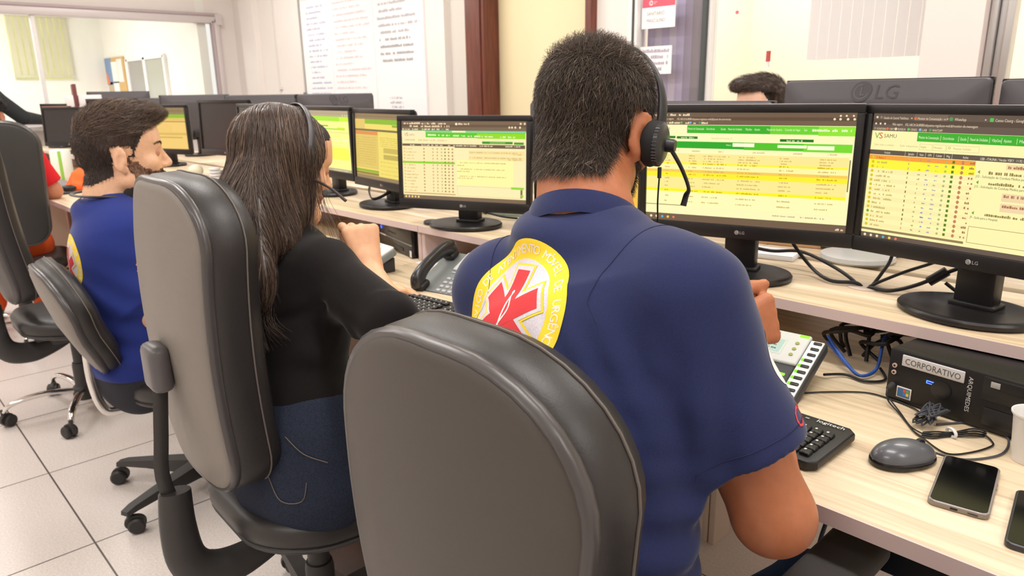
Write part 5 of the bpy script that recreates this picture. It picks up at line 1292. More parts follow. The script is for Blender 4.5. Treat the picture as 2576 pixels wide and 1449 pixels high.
if 'C' not in SKIP:
    rC = person(Cc); S, v, f, q, hm, c, R, s = Cc['_body']; org = Cc['root']; Wd = lambda *a: c + R @ (V3(*a) * s)
    H = Sdf(); H.u(ell(Wd(0, -.010, .044), V3(.0785, .098, .085) * s, R), 0)
    H.u(ell(Wd(0, .010, .094), V3(.062, .090, .046) * s, R), .03); H.u(ell(Wd(0, .075, .100), V3(.048, .046, .026) * s, R), .025); H.u(cone(Wd(0, -.080, .0), Wd(0, -.060, -.050), .026 * s, .014 * s), .03)
    H.cut(lambda p: -(((p - c) @ R / s)[:, 2] - np.where(((p - c) @ R / s)[:, 1] < -.03, -.058, np.where(((p - c) @ R / s)[:, 1] < .03, .028, .050 + (((p - c) @ R / s)[:, 1] - .03) * .6))) * s, .01)
    H.disp(wr(130, .006, R[:, 0] * .5 + R[:, 2], 5))
    lo, hi = bounds([c], .19); hv, hf = H.mesh(lo, hi, .0055)
    hair = np_obj('hair', hv, hf, [BROWNH[0]], rC, org)
    zq = (hv[hf].mean(1) - c) @ R / s
    up, fw = R[:, 2], R[:, 1]
    Pt = grow(H, sample_faces(hv, hf, 4200, zq[:, 2] > .055), lambda p, g: fw * .9 + up * .25, 5, .010, (.003, .005, .007, .009, .011), .35)
    Ps = grow(H, sample_faces(hv, hf, 3600, (zq[:, 2] < .07) & (zq[:, 1] < .04)), lambda p, g: -up + fw * -.3, 3, .007, (.001, .003, .0045), .35)
    strands('hair_strands', Pt, .0006, BROWNH, hair, org, (.4, .38, .22)); strands('hair_strands', Ps, .0005, BROWNH[:2], hair, org, (.7, .3))
    hs = hm & (q[:, 2] < .06); Pz = grow(S, sample_faces(v, f, 3000, hs), lambda p, g: -up - .2 * fw, 2, .005, (.002, .0035), .4); strands('side_hair', Pz, .0005, BROWNH[:2], rC, org, (.75, .25))
    bm = beard_mask(q); P3 = grow(S, sample_faces(v, f, 5200, bm), lambda p, g: -up + .3 * fw, 2, .0035, (.0012, .0026), .4); strands('beard', P3, .00036, [M('beard_brown', (62, 46, 40), .6)], rC, org)
    for sg in (-1, 1):
        eb = np.array([Wd(sg * (.016 + .034 * t), .094 - .018 * t * t, .026 + .006 * math.sin(t * 2.6)) for t in np.linspace(0, 1, 40)]); eb = np.repeat(eb, 5, 0) + RNG.normal(0, .0012, (200, 3)); eb = eb - S.grad(eb) * (S.ev(eb) - .0008)[:, None]
        dirs = np.tile(R @ V3(sg * .8, -.2, .25), (200, 1)) + RNG.normal(0, .25, (200, 3)); strands('eyebrow', np.stack([eb, eb + dirs * .004, eb + dirs * .008], 1), .0004, [M('beard_brown', (62, 46, 40), .6)], rC, org)
    T, tv, tf, tob = Cc['_top']
if 'D' not in SKIP:
    rD = person(D)
    S, v, f, q, hm, c, R, s = D['_body']; P1 = grow(S, sample_faces(v, f, 3500, hm), lambda p, g: -R[:, 2], 2, .006, (.003, .006), .5); strands('hair', P1, .0009, [M('hair_black', (44, 38, 35), .5)], rD, D['root'])
    m = MB(); k = np.array((-4.60, 1.20, .50)); a = np.array((-4.58, 1.22, .10)); RF = M('reflective_strip', (176, 168, 176), .4)
    for (kn, an) in (((-5.21, .85, .50), (-5.23, .87, .10)), ((-5.25, .61, .50), (-5.27, .62, .10))):
        kn, an = np.array(kn), np.array(an); p = kn + (an - kn) * .22; m = MB(); m.lathe([(.082, 0), (.083, .004), (.083, .046), (.082, .05)], RF, 24, TR(tuple(p - V3(0, 0, .05)))); m.build('reflective_strip', D['_legs'][3], origin=D['root'])
if 'F' not in SKIP: person(F)
if 'G' not in SKIP:
    rG = person(G); S, v, f, q, hm, c, R, s = G['_body']
    H = Sdf(); Wd = lambda *a: c + R @ (V3(*a) * s); H.u(ell(Wd(0, -.010, .055), V3(.090, .108, .090) * s, R), 0); H.u(ell(Wd(.02, .07, .10), V3(.06, .05, .032) * s, R), .03)
    H.cut(lambda p: -(((p - c) @ R / s)[:, 2] - np.where(((p - c) @ R / s)[:, 1] < .02, -.06, .082 + .0 * p[:, 0])) * s, .01); H.disp(wr(110, .005, R[:, 0] + .4, 6))
    hv, hf = H.mesh(c - .2, c + .2, .007); hg = np_obj('hair', hv, hf, [BROWNH[0]], rG, G['root'])
    Pt = grow(H, sample_faces(hv, hf, 2500), lambda p, g: R[:, 1] * .8 - R[:, 2] * .3 + R[:, 0] * .4, 4, .012, (.002, .004, .007, .010), .5); strands('hair_strands', Pt, .0008, BROWNH[:2], hg, G['root'], (.8, .2))
# ================================================================ things on the front desk
BLP = M('black_plastic', (26, 25, 26), 0.45, spec=0.45, bump=(900, 0.05))
DGR = M('dark_grey_plastic', (58, 58, 60), 0.45)
LGR = M('light_grey_plastic', (206, 206, 202), 0.4)
MGR = M('mid_grey_plastic', (128, 132, 134), 0.45)
CAB = M('black_cable', (22, 21, 22), 0.5)
CAB2 = M('grey_cable', (70, 72, 78), 0.5)
BLUEC = M('blue_cable', (40, 84, 170), 0.5)
def art(mb, cv, fn): return cv.into(mb, fn)

# computer labelled CORPORATIVO
yw = math.radians(-9); pcr = thing('desktop_computer', 'black desktop computer lying flat with a CORPORATIVO label, lower right under the shelf', 'computer', (-.437, 1.353, DZ), yw)
m = MB(); m.box((.168, .190, .051), (.335, .36, .096), BLP, .003); m.box((.168, .182, .0015), (.30, .30, .003), BLP); m.build('case', pcr)
m = MB(); m.box((.168, .006, .051), (.336, .018, .098), BLP, .005); fp = m.build('front_panel', pcr)
FN = lambda a, b, l: (a, -.0032 - l, b)
def onpc(name, cv, par=None): m = MB(); art(m, cv, FN); return m.build(name, par or fp)
m = MB(); m.box((.0775, -.0042, .083), (.105, .003, .021), M('label_tape', (205, 203, 202), .5), .004, 3); lb = m.build('label_plate', pcr)
m = MB(); cv = Canvas(); cv.text('CORPORATIVO', .0305, .0772, .0158, P((90, 86, 86)), width=.094); art(m, cv, lambda a, b, l: (a, -.0058 - l, b)); m.build('label_text', lb)
cv = Canvas(); cv.text('ARQUIMEDES', .1365, .087, .0098, P((214, 214, 214)), rot=-math.pi / 2, width=.062); onpc('brand_text', cv)
for z in (.069, .056): m = MB(); m.cyl((.013, -.0035, z), (.013, -.0058, z), .0042, M('jack_ring', (206, 178, 170), .4)); m.cyl((.013, -.0057, z), (.013, -.0062, z), .002, CAB); m.build('audio_jack', pcr)
m = MB(); m.box((.0345, -.0036, .022), (.026, .0012, .021), P((226, 222, 214)), .0004); st = m.build('sticker', pcr)
cv = Canvas(); cv.rect(.0235, .0135, .0455, .0305, P((70, 110, 160)))
for (i, c) in enumerate(((226, 90, 60), (110, 170, 70), (70, 130, 200), (240, 200, 70))): cv.rect(.0335 + .0055 * (i % 2), .0235 - .006 * (i // 2), .0383 + .0055 * (i % 2), .0288 - .006 * (i // 2), P(c))
m = MB(); art(m, cv, lambda a, b, l: (a, -.0046 - l, b)); m.build('sticker_art', st)
m = MB(); m.lathe([(.0, 0), (.0165, 0), (.0165, .002), (.013, .003), (.0, .0022)], M('button_black', (34, 33, 34), .35), 28, TR((.0955, -.003, .048)) @ Matrix.Rotation(math.pi / 2, 4, 'X')); m.build('power_button', pcr)
m = MB(); m.box((.0765, -.0036, .0560), (.013, .0012, .006), E((90, 140, 255), 2.0), .0005); m.box((.0765, -.0039, .0560), (.009, .0012, .0026), E((20, 40, 200)), .0002); m.build('power_light', pcr)
m = MB(); m.box((.245, -.0040, .0755), (.172, .003, .040), M('drive_black', (32, 31, 32), .4), .002); m.box((.245, -.0058, .0865), (.150, .0014, .016), BLP, .002); m.box((.245, -.0045, .028), (.160, .003, .030), M('drive_black', (32, 31, 32), .4), .002)
dv = m.build('drive_bay', pcr); m = MB(); m.box((.178, -.0068, .0855), (.014, .001, .010), P((170, 168, 166)), .002); m.build('drive_badge', dv)
# front keyboard
def keyboard(label, loc, rz, wd=.45, dp=.152, rows=6, brand=None, led=True, cat='keyboard'):
    r = thing('keyboard', label, cat, loc, rz)
    m = MB(); m.prism([(-wd / 2 + .012, -dp / 2), (wd / 2 - .012, -dp / 2), (wd / 2, -dp / 2 + .012), (wd / 2, dp / 2 - .012), (wd / 2 - .012, dp / 2), (-wd / 2 + .012, dp / 2), (-wd / 2, dp / 2 - .012), (-wd / 2, -dp / 2 + .012)], 0.003, .019, BLP, .004, 3, T=TR((0, 0, 0), 0, .02)); m.box((0, .04, .003), (wd * .9, .03, .006), BLP); m.build('keyboard_case', r)
    ks = []; cv = Canvas(); G = P((206, 206, 206)); k = .0188
    x0 = -wd / 2 + .014; KT = M('key_black', (32, 31, 32), .4)
    zt = lambda y: .0215 + y * .02
    for j in range(rows):
        y = -dp / 2 + .022 + j * k + (.006 if j == rows - 1 else 0); x = x0
        while x < wd / 2 - .014 - k * .6:
            ww = k
            if j == 0 and -.10 < x < -.02: ww = k * 5
            if x < wd * .16 and x + ww > wd * .16 - .004 and not (j == 0 and ww > k): x = wd * .165
            if wd * .30 - k < x < wd * .30 and wd > .4: x = wd * .30
            if x + ww > wd / 2 - .010: break
            if not (brand and j == rows - 1 and x > wd * .29):
                ks.append((x + ww / 2, y, ww - .0028))
                cv.rect(x + .005, y + .001, x + .0085, y + .0055, G)
            x += ww
    shp = {}
    for (kx, ky, kw) in ks[:100]:
        kn = round(kw, 4)
        if kn in shp: o = shp[kn].copy(); COL.objects.link(o)
        else: o = shp[kn] = MB().box((0, 0, 0), (kw, k - .0028, .007), KT, .0018, 1).build('key', r)
        o.location = (kx, ky, zt(ky))
    if ks[100:]:
        m = MB()
        for (kx, ky, kw) in ks[100:]: m.box((kx, ky, zt(ky)), (kw, k - .0028, .007), KT, .0018, 1)
        tag(m.build('key', r), kind='stuff')
    kk = r; m = MB(); art(m, cv, lambda a, b, l: (a, b, zt(b) + .0037 + l)); m.build('key_legends', kk)
    if brand:
        cv = Canvas(); cv.text(brand, wd / 2 - .062, dp / 2 - .019, .0135, P((225, 225, 225)), width=.046); m = MB(); art(m, cv, lambda a, b, l: (a, b, .0206 + b * .02 + l)); m.build('brand_text', r)
        m = MB(); m.box((wd / 2 - .125, dp / 2 - .016, .021), (.008, .004, .001), E((150, 255, 60), 1.2)); m.box((wd / 2 - .100, dp / 2 - .016, .021), (.007, .004, .001), P((150, 150, 150))); m.box((wd / 2 - .078, dp / 2 - .016, .021), (.007, .004, .001), P((150, 150, 150))); m.build('lock_lights', r)
    return r
keyboard('black keyboard with white legends beside the front man\'s elbow, one green light', (-.627, 1.068, DZ), math.radians(-1), brand='logitech')
keyboard('black keyboard between the woman\'s elbow and the front man, below the desk phone', (-1.49, 1.075, DZ), math.radians(6), led=False)
# mouse
ms = thing('computer_mouse', 'dark grey mouse with glossy shell beside the smartphone, right of the keyboard', 'mouse', (-.327, 1.122, DZ), math.radians(-28))
MG = M('mouse_shell', (84, 86, 92), .32, spec=.5, coat=.3)
S = Sdf(); S.u(ell((0, -.010, .008), (.031, .042, .028))); S.u(ell((0, .022, .008), (.026, .034, .020)), .02); S.cut(plane((0, 0, .006), (0, 0, -1)), .004); v, f = S.mesh((-.05, -.07, -.01), (.05, .08, .05), .0026); v = smooth_mesh(v, f, 1)
np_obj('mouse_shell', v, f, [MG], ms, (0, 0, 0))
S = Sdf(); S.u(ell((0, -.010, .006), (.0325, .0435, .019))); S.u(ell((0, .022, .006), (.0275, .0355, .015)), .02); S.cut(plane((0, 0, .0005), (0, 0, -1)), .002); S.cut(plane((0, 0, .013), (0, .1, 1)), .002); v, f = S.mesh((-.05, -.07, -.01), (.05, .08, .05), .0026); np_obj('mouse_base', v, f, [M('mouse_base_gloss', (22, 22, 24), .2)], ms, (0, 0, 0))
m = MB(); m.cyl((-.003, .030, .0265), (.003, .030, .0265), .0075, M('rubber_black', (18, 18, 18), .6), n=18); m.build('scroll_wheel', ms)
cv = Canvas(); cv.text('logitech', -.012, -.004, .008, P((190, 190, 196)), width=.026); m = MB()
bvv = BVHTree.FromPolygons([tuple(p.co) for p in ms.children[0].data.vertices], [list(p.vertices) for p in ms.children[0].data.polygons])
def msf(a, b, l):
    h = bvv.ray_cast(Vector((a, b, .1)), Vector((0, 0, -1))); return (a, b, (h[0].z if h[0] else .03) + .0004 + l)
cv.tess(.004); cv.into(m, msf); m.build('brand_text', ms)
m = MB()
loop = [(-.303, 1.166, .752), (-.285, 1.180, .744), (-.255, 1.197, .7425), (-.226, 1.250, .7425), (-.231, 1.312, .7425), (-.252, 1.330, .7425), (-.290, 1.340, .7425), (-.315, 1.315, .7425), (-.330, 1.290, .744)]
m.tube(loop, .0018, CAB2, 7, smooth=7); 
rr = random.Random(4); pts = []
for i in range(26):
    a = i * 2.4; pts.append((-.343 + .018 * math.sin(a * .9) + rr.uniform(-.006, .006), 1.288 + .034 * math.cos(a * 1.3) + rr.uniform(-.005, .005), .745 + abs(.020 * math.sin(i * 1.1)) + rr.uniform(0, .006)))
m.tube(pts, .0018, CAB2, 6, smooth=5)
m.tube([(-.357, 1.31, .745), (-.385, 1.336, .7425), (-.43, 1.348, .7425), (-.47, 1.345, .7425), (-.52, 1.30, .7425), (-.56, 1.25, .7425)], .0016, CAB, 6, smooth=6)
tag(m.build('mouse_cable', ang=60), 'grey mouse cable looping on the desk into a tangled coil', 'cable')
# headset lead with its tied bundle
m = MB(); m.tube([(-.424, 1.349, .771), (-.428, 1.335, .766), (-.420, 1.32, .750), (-.388, 1.290, .7425), (-.350, 1.240, .7425), (-.331, 1.224, .7425), (-.287, 1.193, .7425), (-.260, 1.224, .7425), (-.244, 1.270, .7425), (-.250, 1.290, .7425), (-.262, 1.300, .745)], .0015, CAB, 6, smooth=7)
m.tube([(-.420, 1.325, .752), (-.392, 1.300, .7425), (-.360, 1.255, .7425), (-.335, 1.236, .744)], .0013, CAB, 6, smooth=6)
for i in range(7):
    o = (i - 3) * .0022; z = .7425 + .0025 * (i % 3)
    m.tube([(-.334, 1.232 + o * .6, z), (-.318, 1.246 + o * 1.6, z), (-.300, 1.266 + o * .4, z), (-.280, 1.292 + o * 1.9, z + .002), (-.262, 1.306 + o, z)], .0014, CAB, 5, smooth=5)
hb = m.build('headset_cable', ang=60); tag(hb, 'thin black cable with folded bundle held by a white tie, beside the mouse', 'cable')
m = MB(); m.tube([(-.301 + .0085 * math.cos(a), 1.2655 - .0065 * math.cos(a), .7475 + .0062 * math.sin(a)) for a in np.linspace(0, 6.283, 17)[:-1]], .0026, P((232, 232, 230)), 6, closed=True, flat=(1, 1)); m.build('cable_tie', hb)
m = MB(); m.cyl((-.424, 1.352, .7715), (-.427, 1.333, .768), .0058, DGR, .004, 12); m.build('plug', hb)
# smartphones
def phone(label, loc, rz, frame, w_=.0735, l_=.158):
    r = thing('smartphone', label, 'smartphone', loc, rz)
    def rr_(w, l, rad, n=5): return [(sx * (w / 2 - rad) + rad * math.cos(math.radians(a0 + 90 * k / n)), sy * (l / 2 - rad) + rad * math.sin(math.radians(a0 + 90 * k / n))) for (sx, sy, a0) in ((1, 1, 0), (-1, 1, 90), (-1, -1, 180), (1, -1, 270)) for k in range(n + 1)]
    m = MB(); m.prism(rr_(w_, l_, .010), 0, .0085, frame, .0022, 3); m.build('phone_body', r)
    m = MB(); m.prism(rr_(w_ - .006, l_ - .006, .008), .0084, .0090, M('phone_glass', (6, 6, 7), .12, spec=.25), .0002, 1); m.build('phone_screen', r)
    m = MB(); m.box((-.004, -l_ / 2 - .0002, .0042), (.009, .0012, .003), P((30, 28, 28)), .0004); m.box((.018, -l_ / 2 - .0002, .0042), (.012, .0012, .0018), P((60, 56, 52)), .0003); m.box((w_ / 2 + .0004, .02, .0045), (.0012, .018, .0025), frame, .0004); m.build('phone_ports', r)
    return r
phone('smartphone in clear case lying face up beside the mouse, black screen', (-.236, 1.105, DZ), math.radians(9), M('clear_case_edge', (142, 134, 128), .25, .2))
phone('smartphone cut off by the picture\'s lower right corner, dark grey frame', (-.134, 1.066, DZ), math.radians(8), M('dark_phone_edge', (66, 66, 70), .3, .4))
# disposable cup
cp = tag(MB().lathe([(.0, .0), (.0235, .0), (.0245, .003), (.0300, .070), (.0318, .074), (.0335, .076), (.0335, .079), (.0318, .0785), (.0300, .0745), (.0240, .006), (.0, .005)], M('white_plastic_cup', (232, 230, 228), .35, sss=.0), 36).build('plastic_cup'), 'white disposable plastic cup at the right edge, beside the black computer', 'cup')
cp.location = (-.192, 1.262, DZ)
# desk phones
def desk_phone(label, loc, rz, dss=False, handset=True, silver=(206, 208, 206)):
    r = thing('desk_phone', label, 'telephone', loc, rz); tl = math.radians(24); T = TR((0, 0, .030), 0, tl)
    bw, bd = (.20, .215); body = M('phone_grey_dark', (66, 68, 72), .45) if dss else M('phone_blue_grey', (126, 132, 134), .45); SV = M('phone_silver_%d' % silver[0], silver, .4)
    m = MB(T); m.box((0, 0, -.006), (bw, bd, .026), body, .008, 3); m.build('phone_body', r)
    m = MB(); m.prism([(-.085, .001), (.098, .001), (.098, .045), (-.02, .008)], -bw / 2 + .01, bw / 2 - .01, M('phone_stand_dark', (46, 46, 48), .5), .003, 2, T=Matrix(((0, 0, 1, 0), (1, 0, 0, 0), (0, 1, 0, 0), (0, 0, 0, 1)))); m.build('phone_stand', r)
    hx = .048
    m = MB(T); m.box((hx - .008, .062, .0085), (.118, .088, .010), SV, .006, 3); m.build('silver_panel', r)
    cv = Canvas(); cv.rect(hx - .05, .036, hx + .012, .082, P((150, 160, 140) if not dss else (196, 210, 200))); cv.rect(hx - .046, .040, hx + .008, .078, E((132, 150, 112) if not dss else (214, 236, 220), .9))
    for i in range(3): cv.scrib(hx - .042, .068 - i * .010, .040, .005, E((90, 106, 80)), i)
    cv.text('Yealink', hx - .030, .094, .008, P((120, 122, 122)), width=.022)
    m = MB(T); art(m, cv, lambda a, b, l: (a, b, .0137 + l)); m.build('display', r)
    if dss:
        m = MB(T); m.box((hx + .038, .098, .0142), (.018, .007, .002), E((160, 255, 60), 1.3), .001); m.build('status_light', r)
        for i in range(3): MB(T).lathe([(0, 0), (.004, 0), (.004, .0015), (0, .0018)], P((150, 158, 90)), 12, TR((hx + .032, .075 - i * .017, .0137))).build('line_key', r)
    m = MB(T); m.box((hx + .03, -.01, .0085), (.020, .006, .003), E((170, 255, 70), 1.1) if dss else MGR, .001); m.build('message_light', r)
    m = MB(T); KB = M('phone_key_light', (190, 192, 192), .4) if not dss else M('phone_key_dark', (40, 40, 42), .4)
    for j in range(4):
        for i in range(3): m.box((hx - .052 + i * .021, -.022 - j * .0185, .0085), (.014, .010, .006), KB, .002, 1)
    for i in range(4): m.box((hx - .056 + i * .021, .008, .0085), (.015, .006, .005), KB, .002, 1)
    m.build('keypad', r)
    m = MB(T); m.lathe([(0, 0), (.0075, 0), (.0075, .003), (0, .0035)], KB, 16, TR((hx + .025, -.045, .0075)))
    for a in range(4): m.box((hx + .025 + .0135 * math.cos(a * math.pi / 2), -.045 + .0135 * math.sin(a * math.pi / 2), .0085), (.008, .008, .004), KB, .002, 1)
    m.box((hx + .022, -.088, .0085), (.026, .006, .004), M('phone_key_dark', (40, 40, 42), .4), .001); m.build('navigation_keys', r)
    if handset:
        m = MB(T); pts = [(-.066, .088, .022), (-.066, .080, .040), (-.066, .050, .052), (-.066, .0, .056), (-.066, -.050, .052), (-.066, -.080, .040), (-.066, -.088, .022)]
        m.tube(pts, [.021, .023, .019, .0165, .019, .023, .022], M('handset_black', (38, 38, 42), .28, spec=.55), 16, smooth=5, flat=(.8, 1.15)); m.box((-.066, .078, .018), (.044, .040, .020), BLP, .009, 3); m.box((-.066, -.078, .018), (.046, .044, .022), BLP, .010, 3); m.build('handset', r)
        m = MB(T); pts = [(-.062 + .006 * math.cos(i * 1.1), -.100 - .0016 * i - .01 * math.sin(i * .07), .004 + .006 * math.sin(i * 1.1)) for i in range(60)]; m.tube([Vector((a, max(b, -.135), c)) if b > -.135 else Vector((a + .0012 * (i - 20), -.135, c)) for i, (a, b, c) in enumerate(pts)], .0014, CAB2, 5); m.build('handset_cord', r)
    if dss:
        m = MB(T); m.box((bw / 2 + .014, .008, .000), (.034, .178, .024), DGR, .006, 3); ex = m.build('side_module', r)
        m = MB(T); m.box((bw / 2 + .014, .008, .0125), (.026, .168, .003), M('label_white', (226, 230, 232), .4), .002); m.build('label_strip', ex)
        for i in range(10):
            m = MB(T); y = .084 - i * .0168; m.box((bw / 2 + .016, y, .0150), (.016, .007, .004), M('phone_key_dark', (40, 40, 42), .4), .003, 2)
            if 3 <= i <= 7: m.box((bw / 2 + .006, y, .0150), (.006, .006, .003), E((140, 240, 40), 1.2), .001)
            m.build('memory_key', ex)
    return r
desk_phone('silver and dark desk phone with a lit white key strip, beside the front man\'s sleeve', (-.672, 1.255, DZ), math.radians(5), dss=True)
desk_phone('grey desk phone with black handset, between the woman and the front man', (-1.635, 1.305, DZ), math.radians(12))
desk_phone('pale desk phone with small green light, mostly hidden behind the woman\'s hand', (-2.02, 1.20, DZ), math.radians(-5), silver=(222, 224, 222))
# computer under the woman's shelf
pw = math.radians(-13); r = thing('desktop_computer', 'black desktop computer with round blue power light under the shelf behind the woman\'s hand', 'computer', (-2.352, 1.512, DZ), pw)
m = MB(); m.box((.165, .135, .049), (.335, .24, .096), BLP, .003); m.build('case', r)
m = MB(); m.box((.165, .006, .050), (.336, .02, .096), M('pc_bezel_gloss', (18, 17, 18), .25), .005); fp2 = m.build('front_panel', r)
m = MB(); m.box((.165, -.0045, .046), (.336, .002, .004), MGR); m.box((.06, -.0045, .046), (.06, .003, .005), P((214, 214, 220))); m.build('trim_strip', r)
m = MB(); m.lathe([(.0042, 0), (.0066, 0), (.0066, .0012), (.0042, .0012)], E((60, 90, 255), 2.2), 20, TR((.045, -.0042, .072)) @ Matrix.Rotation(math.pi / 2, 4, 'X')); m.build('power_light', r)
m = MB()
for i in range(5): m.box((.115 + .016 * i, -.0045, .066), (.011, .002, .006), DGR, .001)
m.box((.21, -.0045, .02), (.09, .003, .014), M('drive_black', (32, 31, 32), .4), .002); m.build('front_ports', r)
m = MB(); m.box((.322, -.0048, .016), (.016, .001, .022), P((222, 220, 218))); m.build('label_sticker', r)
# papers in the cubby
for i, (dx, dy, a) in enumerate(((0, 0, .12), (.012, .02, .3), (-.006, .035, .02))):
    o = MB(TR((0, 0, 0), a)).box((0, 0, .0008), (.21, .14, .0012), P((236, 232, 240))).build('paper_sheet'); o.location = (-1.875 + dx, 1.485 + dy, DZ + .0002 + .0016 * i)
    tag(o, 'loose white sheets in the cubby under the shelf, left of the grey phone', 'paper', 'sheets in the cubby')
# puck beside the base, cable things on the shelf
o = MB().lathe([(0, 0), (.024, 0), (.027, .004), (.027, .010), (.022, .014), (0, .015)], DGR, 24).build('round_puck'); o.location = (-1.965, 1.475, SZ); tag(o, 'small round dark puck on the shelf, left of the cream screen\'s base', 'puck')
gr = MB().lathe([(.030, -.002), (.036, -.002), (.036, .0015), (.030, .0022)], M('grommet_beige', (206, 188, 172), .5), 28).build('cable_grommet'); gr.location = (-.60, 1.64, SZ); tag(gr, 'beige cable grommet ring in the shelf under the crossing monitor cables', 'grommet')
o = MB().lathe([(0, -.001), (.030, -.001), (.030, .0006), (0, .0006)], P((14, 13, 13)), 24).build('grommet_hole', gr)
def cable(pts, r, mat, label, name='monitor_cable', sm=7, extra=None):
    m = MB(); m.tube(pts, r, mat, 8, smooth=sm)
    if extra: extra(m)
    o = m.build(name, ang=60); return tag(o, label, 'cable')
cable([(-.80, 1.64, 1.02), (-.795, 1.665, .95), (-.74, 1.67, .885), (-.67, 1.62, .872), (-.615, 1.635, .872), (-.60, 1.64, .850)], .0042, CAB, 'black monitor cable dropping steeply from the call list monitor into the grommet')
cable([(-.91, 1.60, .93), (-.86, 1.70, .90), (-.79, 1.72, .905), (-.70, 1.69, .89), (-.63, 1.65, .873), (-.605, 1.645, .848)], .0042, CAB, 'black monitor cable arching from behind the front man\'s hand to the grommet')
cable([(-.58, 1.70, 1.0), (-.575, 1.71, .93), (-.583, 1.68, .89), (-.598, 1.645, .85)], .0040, CAB, 'short black cable hanging straight down between the two front monitors')
cable([(-.42, 1.67, .99), (-.47, 1.69, .94), (-.54, 1.69, .90), (-.590, 1.65, .868), (-.60, 1.64, .85)], .0036, CAB, 'thin black cable slanting from the right monitor down to the grommet')
cable([(-.36, 1.66, .985), (-.40, 1.67, .95), (-.455, 1.675, .915), (-.50, 1.66, .885), (-.54, 1.62, .872), (-.585, 1.63, .868), (-.60, 1.642, .85)], .0042, CAB, 'black cable with a fat ferrite bead beside the right monitor stand', extra=lambda m: m.cyl((-.452, 1.677, .920), (-.482, 1.668, .893), .0105, BLP, n=14))
cable([(-.452, 1.675, .895), (-.42, 1.68, .873), (-.39, 1.66, .869), (-.36, 1.65, .869)], .0038, CAB, 'black cable lying on the shelf toward the right monitor\'s neck')
# cable nest and blue patch leads behind the phone
m = MB(); rr = random.Random(9)
for i in range(11):
    x0 = -.62 + .018 * i; m.tube([(x0, 1.50 + rr.uniform(0, .12), .745), (x0 + rr.uniform(-.04, .04), 1.52, .775 + rr.uniform(0, .03)), (x0 + rr.uniform(-.02, .06), 1.50 + rr.uniform(-.03, .05), .80 + rr.uniform(0, .02)), (x0 + rr.uniform(.0, .10), 1.56, .815), (x0 + rr.uniform(.0, .12), 1.64, .79)], .0042, CAB, 6, smooth=5)
tag(m.build('cable_nest', ang=60), 'nest of black cables under the shelf, left of the CORPORATIVO computer', 'cables')
m = MB()
for o in (0, .012): m.tube([(-.60, 1.47, .78 + o), (-.545, 1.44 - o, .752 + o), (-.505, 1.41, .7475), (-.49, 1.45, .755), (-.50, 1.50, .79 + o), (-.505, 1.56, .80)], .0030, BLUEC, 7, smooth=6)
tag(m.build('patch_cable', ang=60), 'bright blue network leads curling out under the shelf behind the phone', 'cable')
cable([(-.555, 1.36, .75), (-.53, 1.40, .7455), (-.49, 1.395, .7445), (-.465, 1.43, .7445), (-.49, 1.47, .75)], .0028, CAB, 'thin black cable loop on the desk beside the blue leads', 'loose_cable')
# across: things on the opposite shelf and desk seen between the stands
o = MB(TR((0, 0, 0), .25)).box((0, 0, .028), (.26, .18, .055), M('brown_cardboard', (206, 164, 122), .8), .003).build('cardboard_box'); o.location = (-.955, 2.02, SZ); tag(o, 'tan cardboard folder box seen between the stands under the call list screen', 'box')
m = MB(TR((0, 0, 0), .2)); m.box((0, 0, .006), (.14, .10, .011), P((238, 238, 238)), .001); m.box((.0, 0, .0125), (.138, .098, .001), P((222, 222, 226))); o = m.build('notepad'); o.location = (-.905, 1.795, SZ); tag(o, 'white notepad behind the front man\'s finger, on the shelf', 'notepad')
o = MB().lathe([(0, 0), (.052, 0), (.056, .01), (.056, .125), (.050, .125), (.050, .012), (0, .012)], M('beige_pot', (206, 196, 172), .55), 30).build('waste_pot'); o.location = (-.735, 2.02, SZ); tag(o, 'beige cylindrical pot across the desks, between the two front monitors', 'pot')
o = MB().lathe([(0, 0), (.085, 0), (.09, .006), (.088, .016), (0, .018)], LGR, 36).build('silver_disc_stand'); o.location = (-.72, 1.895, SZ); tag(o, 'pale grey oval stand foot behind the grommet', 'stand')
m = MB(); m.box((0, 0, .025), (.055, .05, .05), M('grey_clear_box', (140, 140, 144), .2), .004); m.box((0, 0, .066), (.05, .045, .030), M('grey_lid', (176, 172, 170), .3), .004); o = m.build('card_box'); o.location = (-.452, 1.90, SZ); tag(o, 'small grey plastic box left of the right monitor\'s neck', 'box')
m = MB(TR((0, 0, 0), .3)); m.box((0, 0, .03), (.20, .012, .06), M('mint_box', (178, 204, 190), .4), .004); o = m.build('mint_packet'); o.location = (-1.92, 1.76, SZ); tag(o, 'pale mint packet behind the cream screen\'s neck', 'packet')
m = MB(); m.tube([(-1.99, 1.66, .93), (-1.97, 1.68, .905), (-1.93, 1.69, .885), (-1.86, 1.70, .875), (-1.80, 1.72, .872)], .004, CAB, 7, smooth=6); m.cyl((-1.965, 1.683, .902), (-1.925, 1.69, .884), .010, BLP, n=12); tag(m.build('monitor_cable', ang=60), 'black cable with bead behind the cream screen', 'cable')
m = MB(); m.tube([(-2.62, 1.62, .97), (-2.60, 1.64, .93), (-2.54, 1.60, .91), (-2.47, 1.57, .893), (-2.44, 1.60, .905), (-2.40, 1.64, .94)], .006, DGR, 7, smooth=6, flat=(.5, 1.2)); tag(m.build('monitor_cable', ang=60), 'flat grey cable under the mustard screen', 'cable')
# white cups / jars behind the lime and mustard screens' stands
for i, (x, y) in enumerate(((-2.29, 1.75), (-2.20, 1.74))):
    o = MB().lathe([(0, 0), (.022, 0), (.03, .055), (.027, .055), (.020, .004), (0, .004)], P((236, 236, 240)), 24).build('white_cup'); o.location = (x, y, SZ); tag(o, 'white cup behind the mustard screen, ' + ('left' if i == 0 else 'right') + ' of the pair', 'cup')
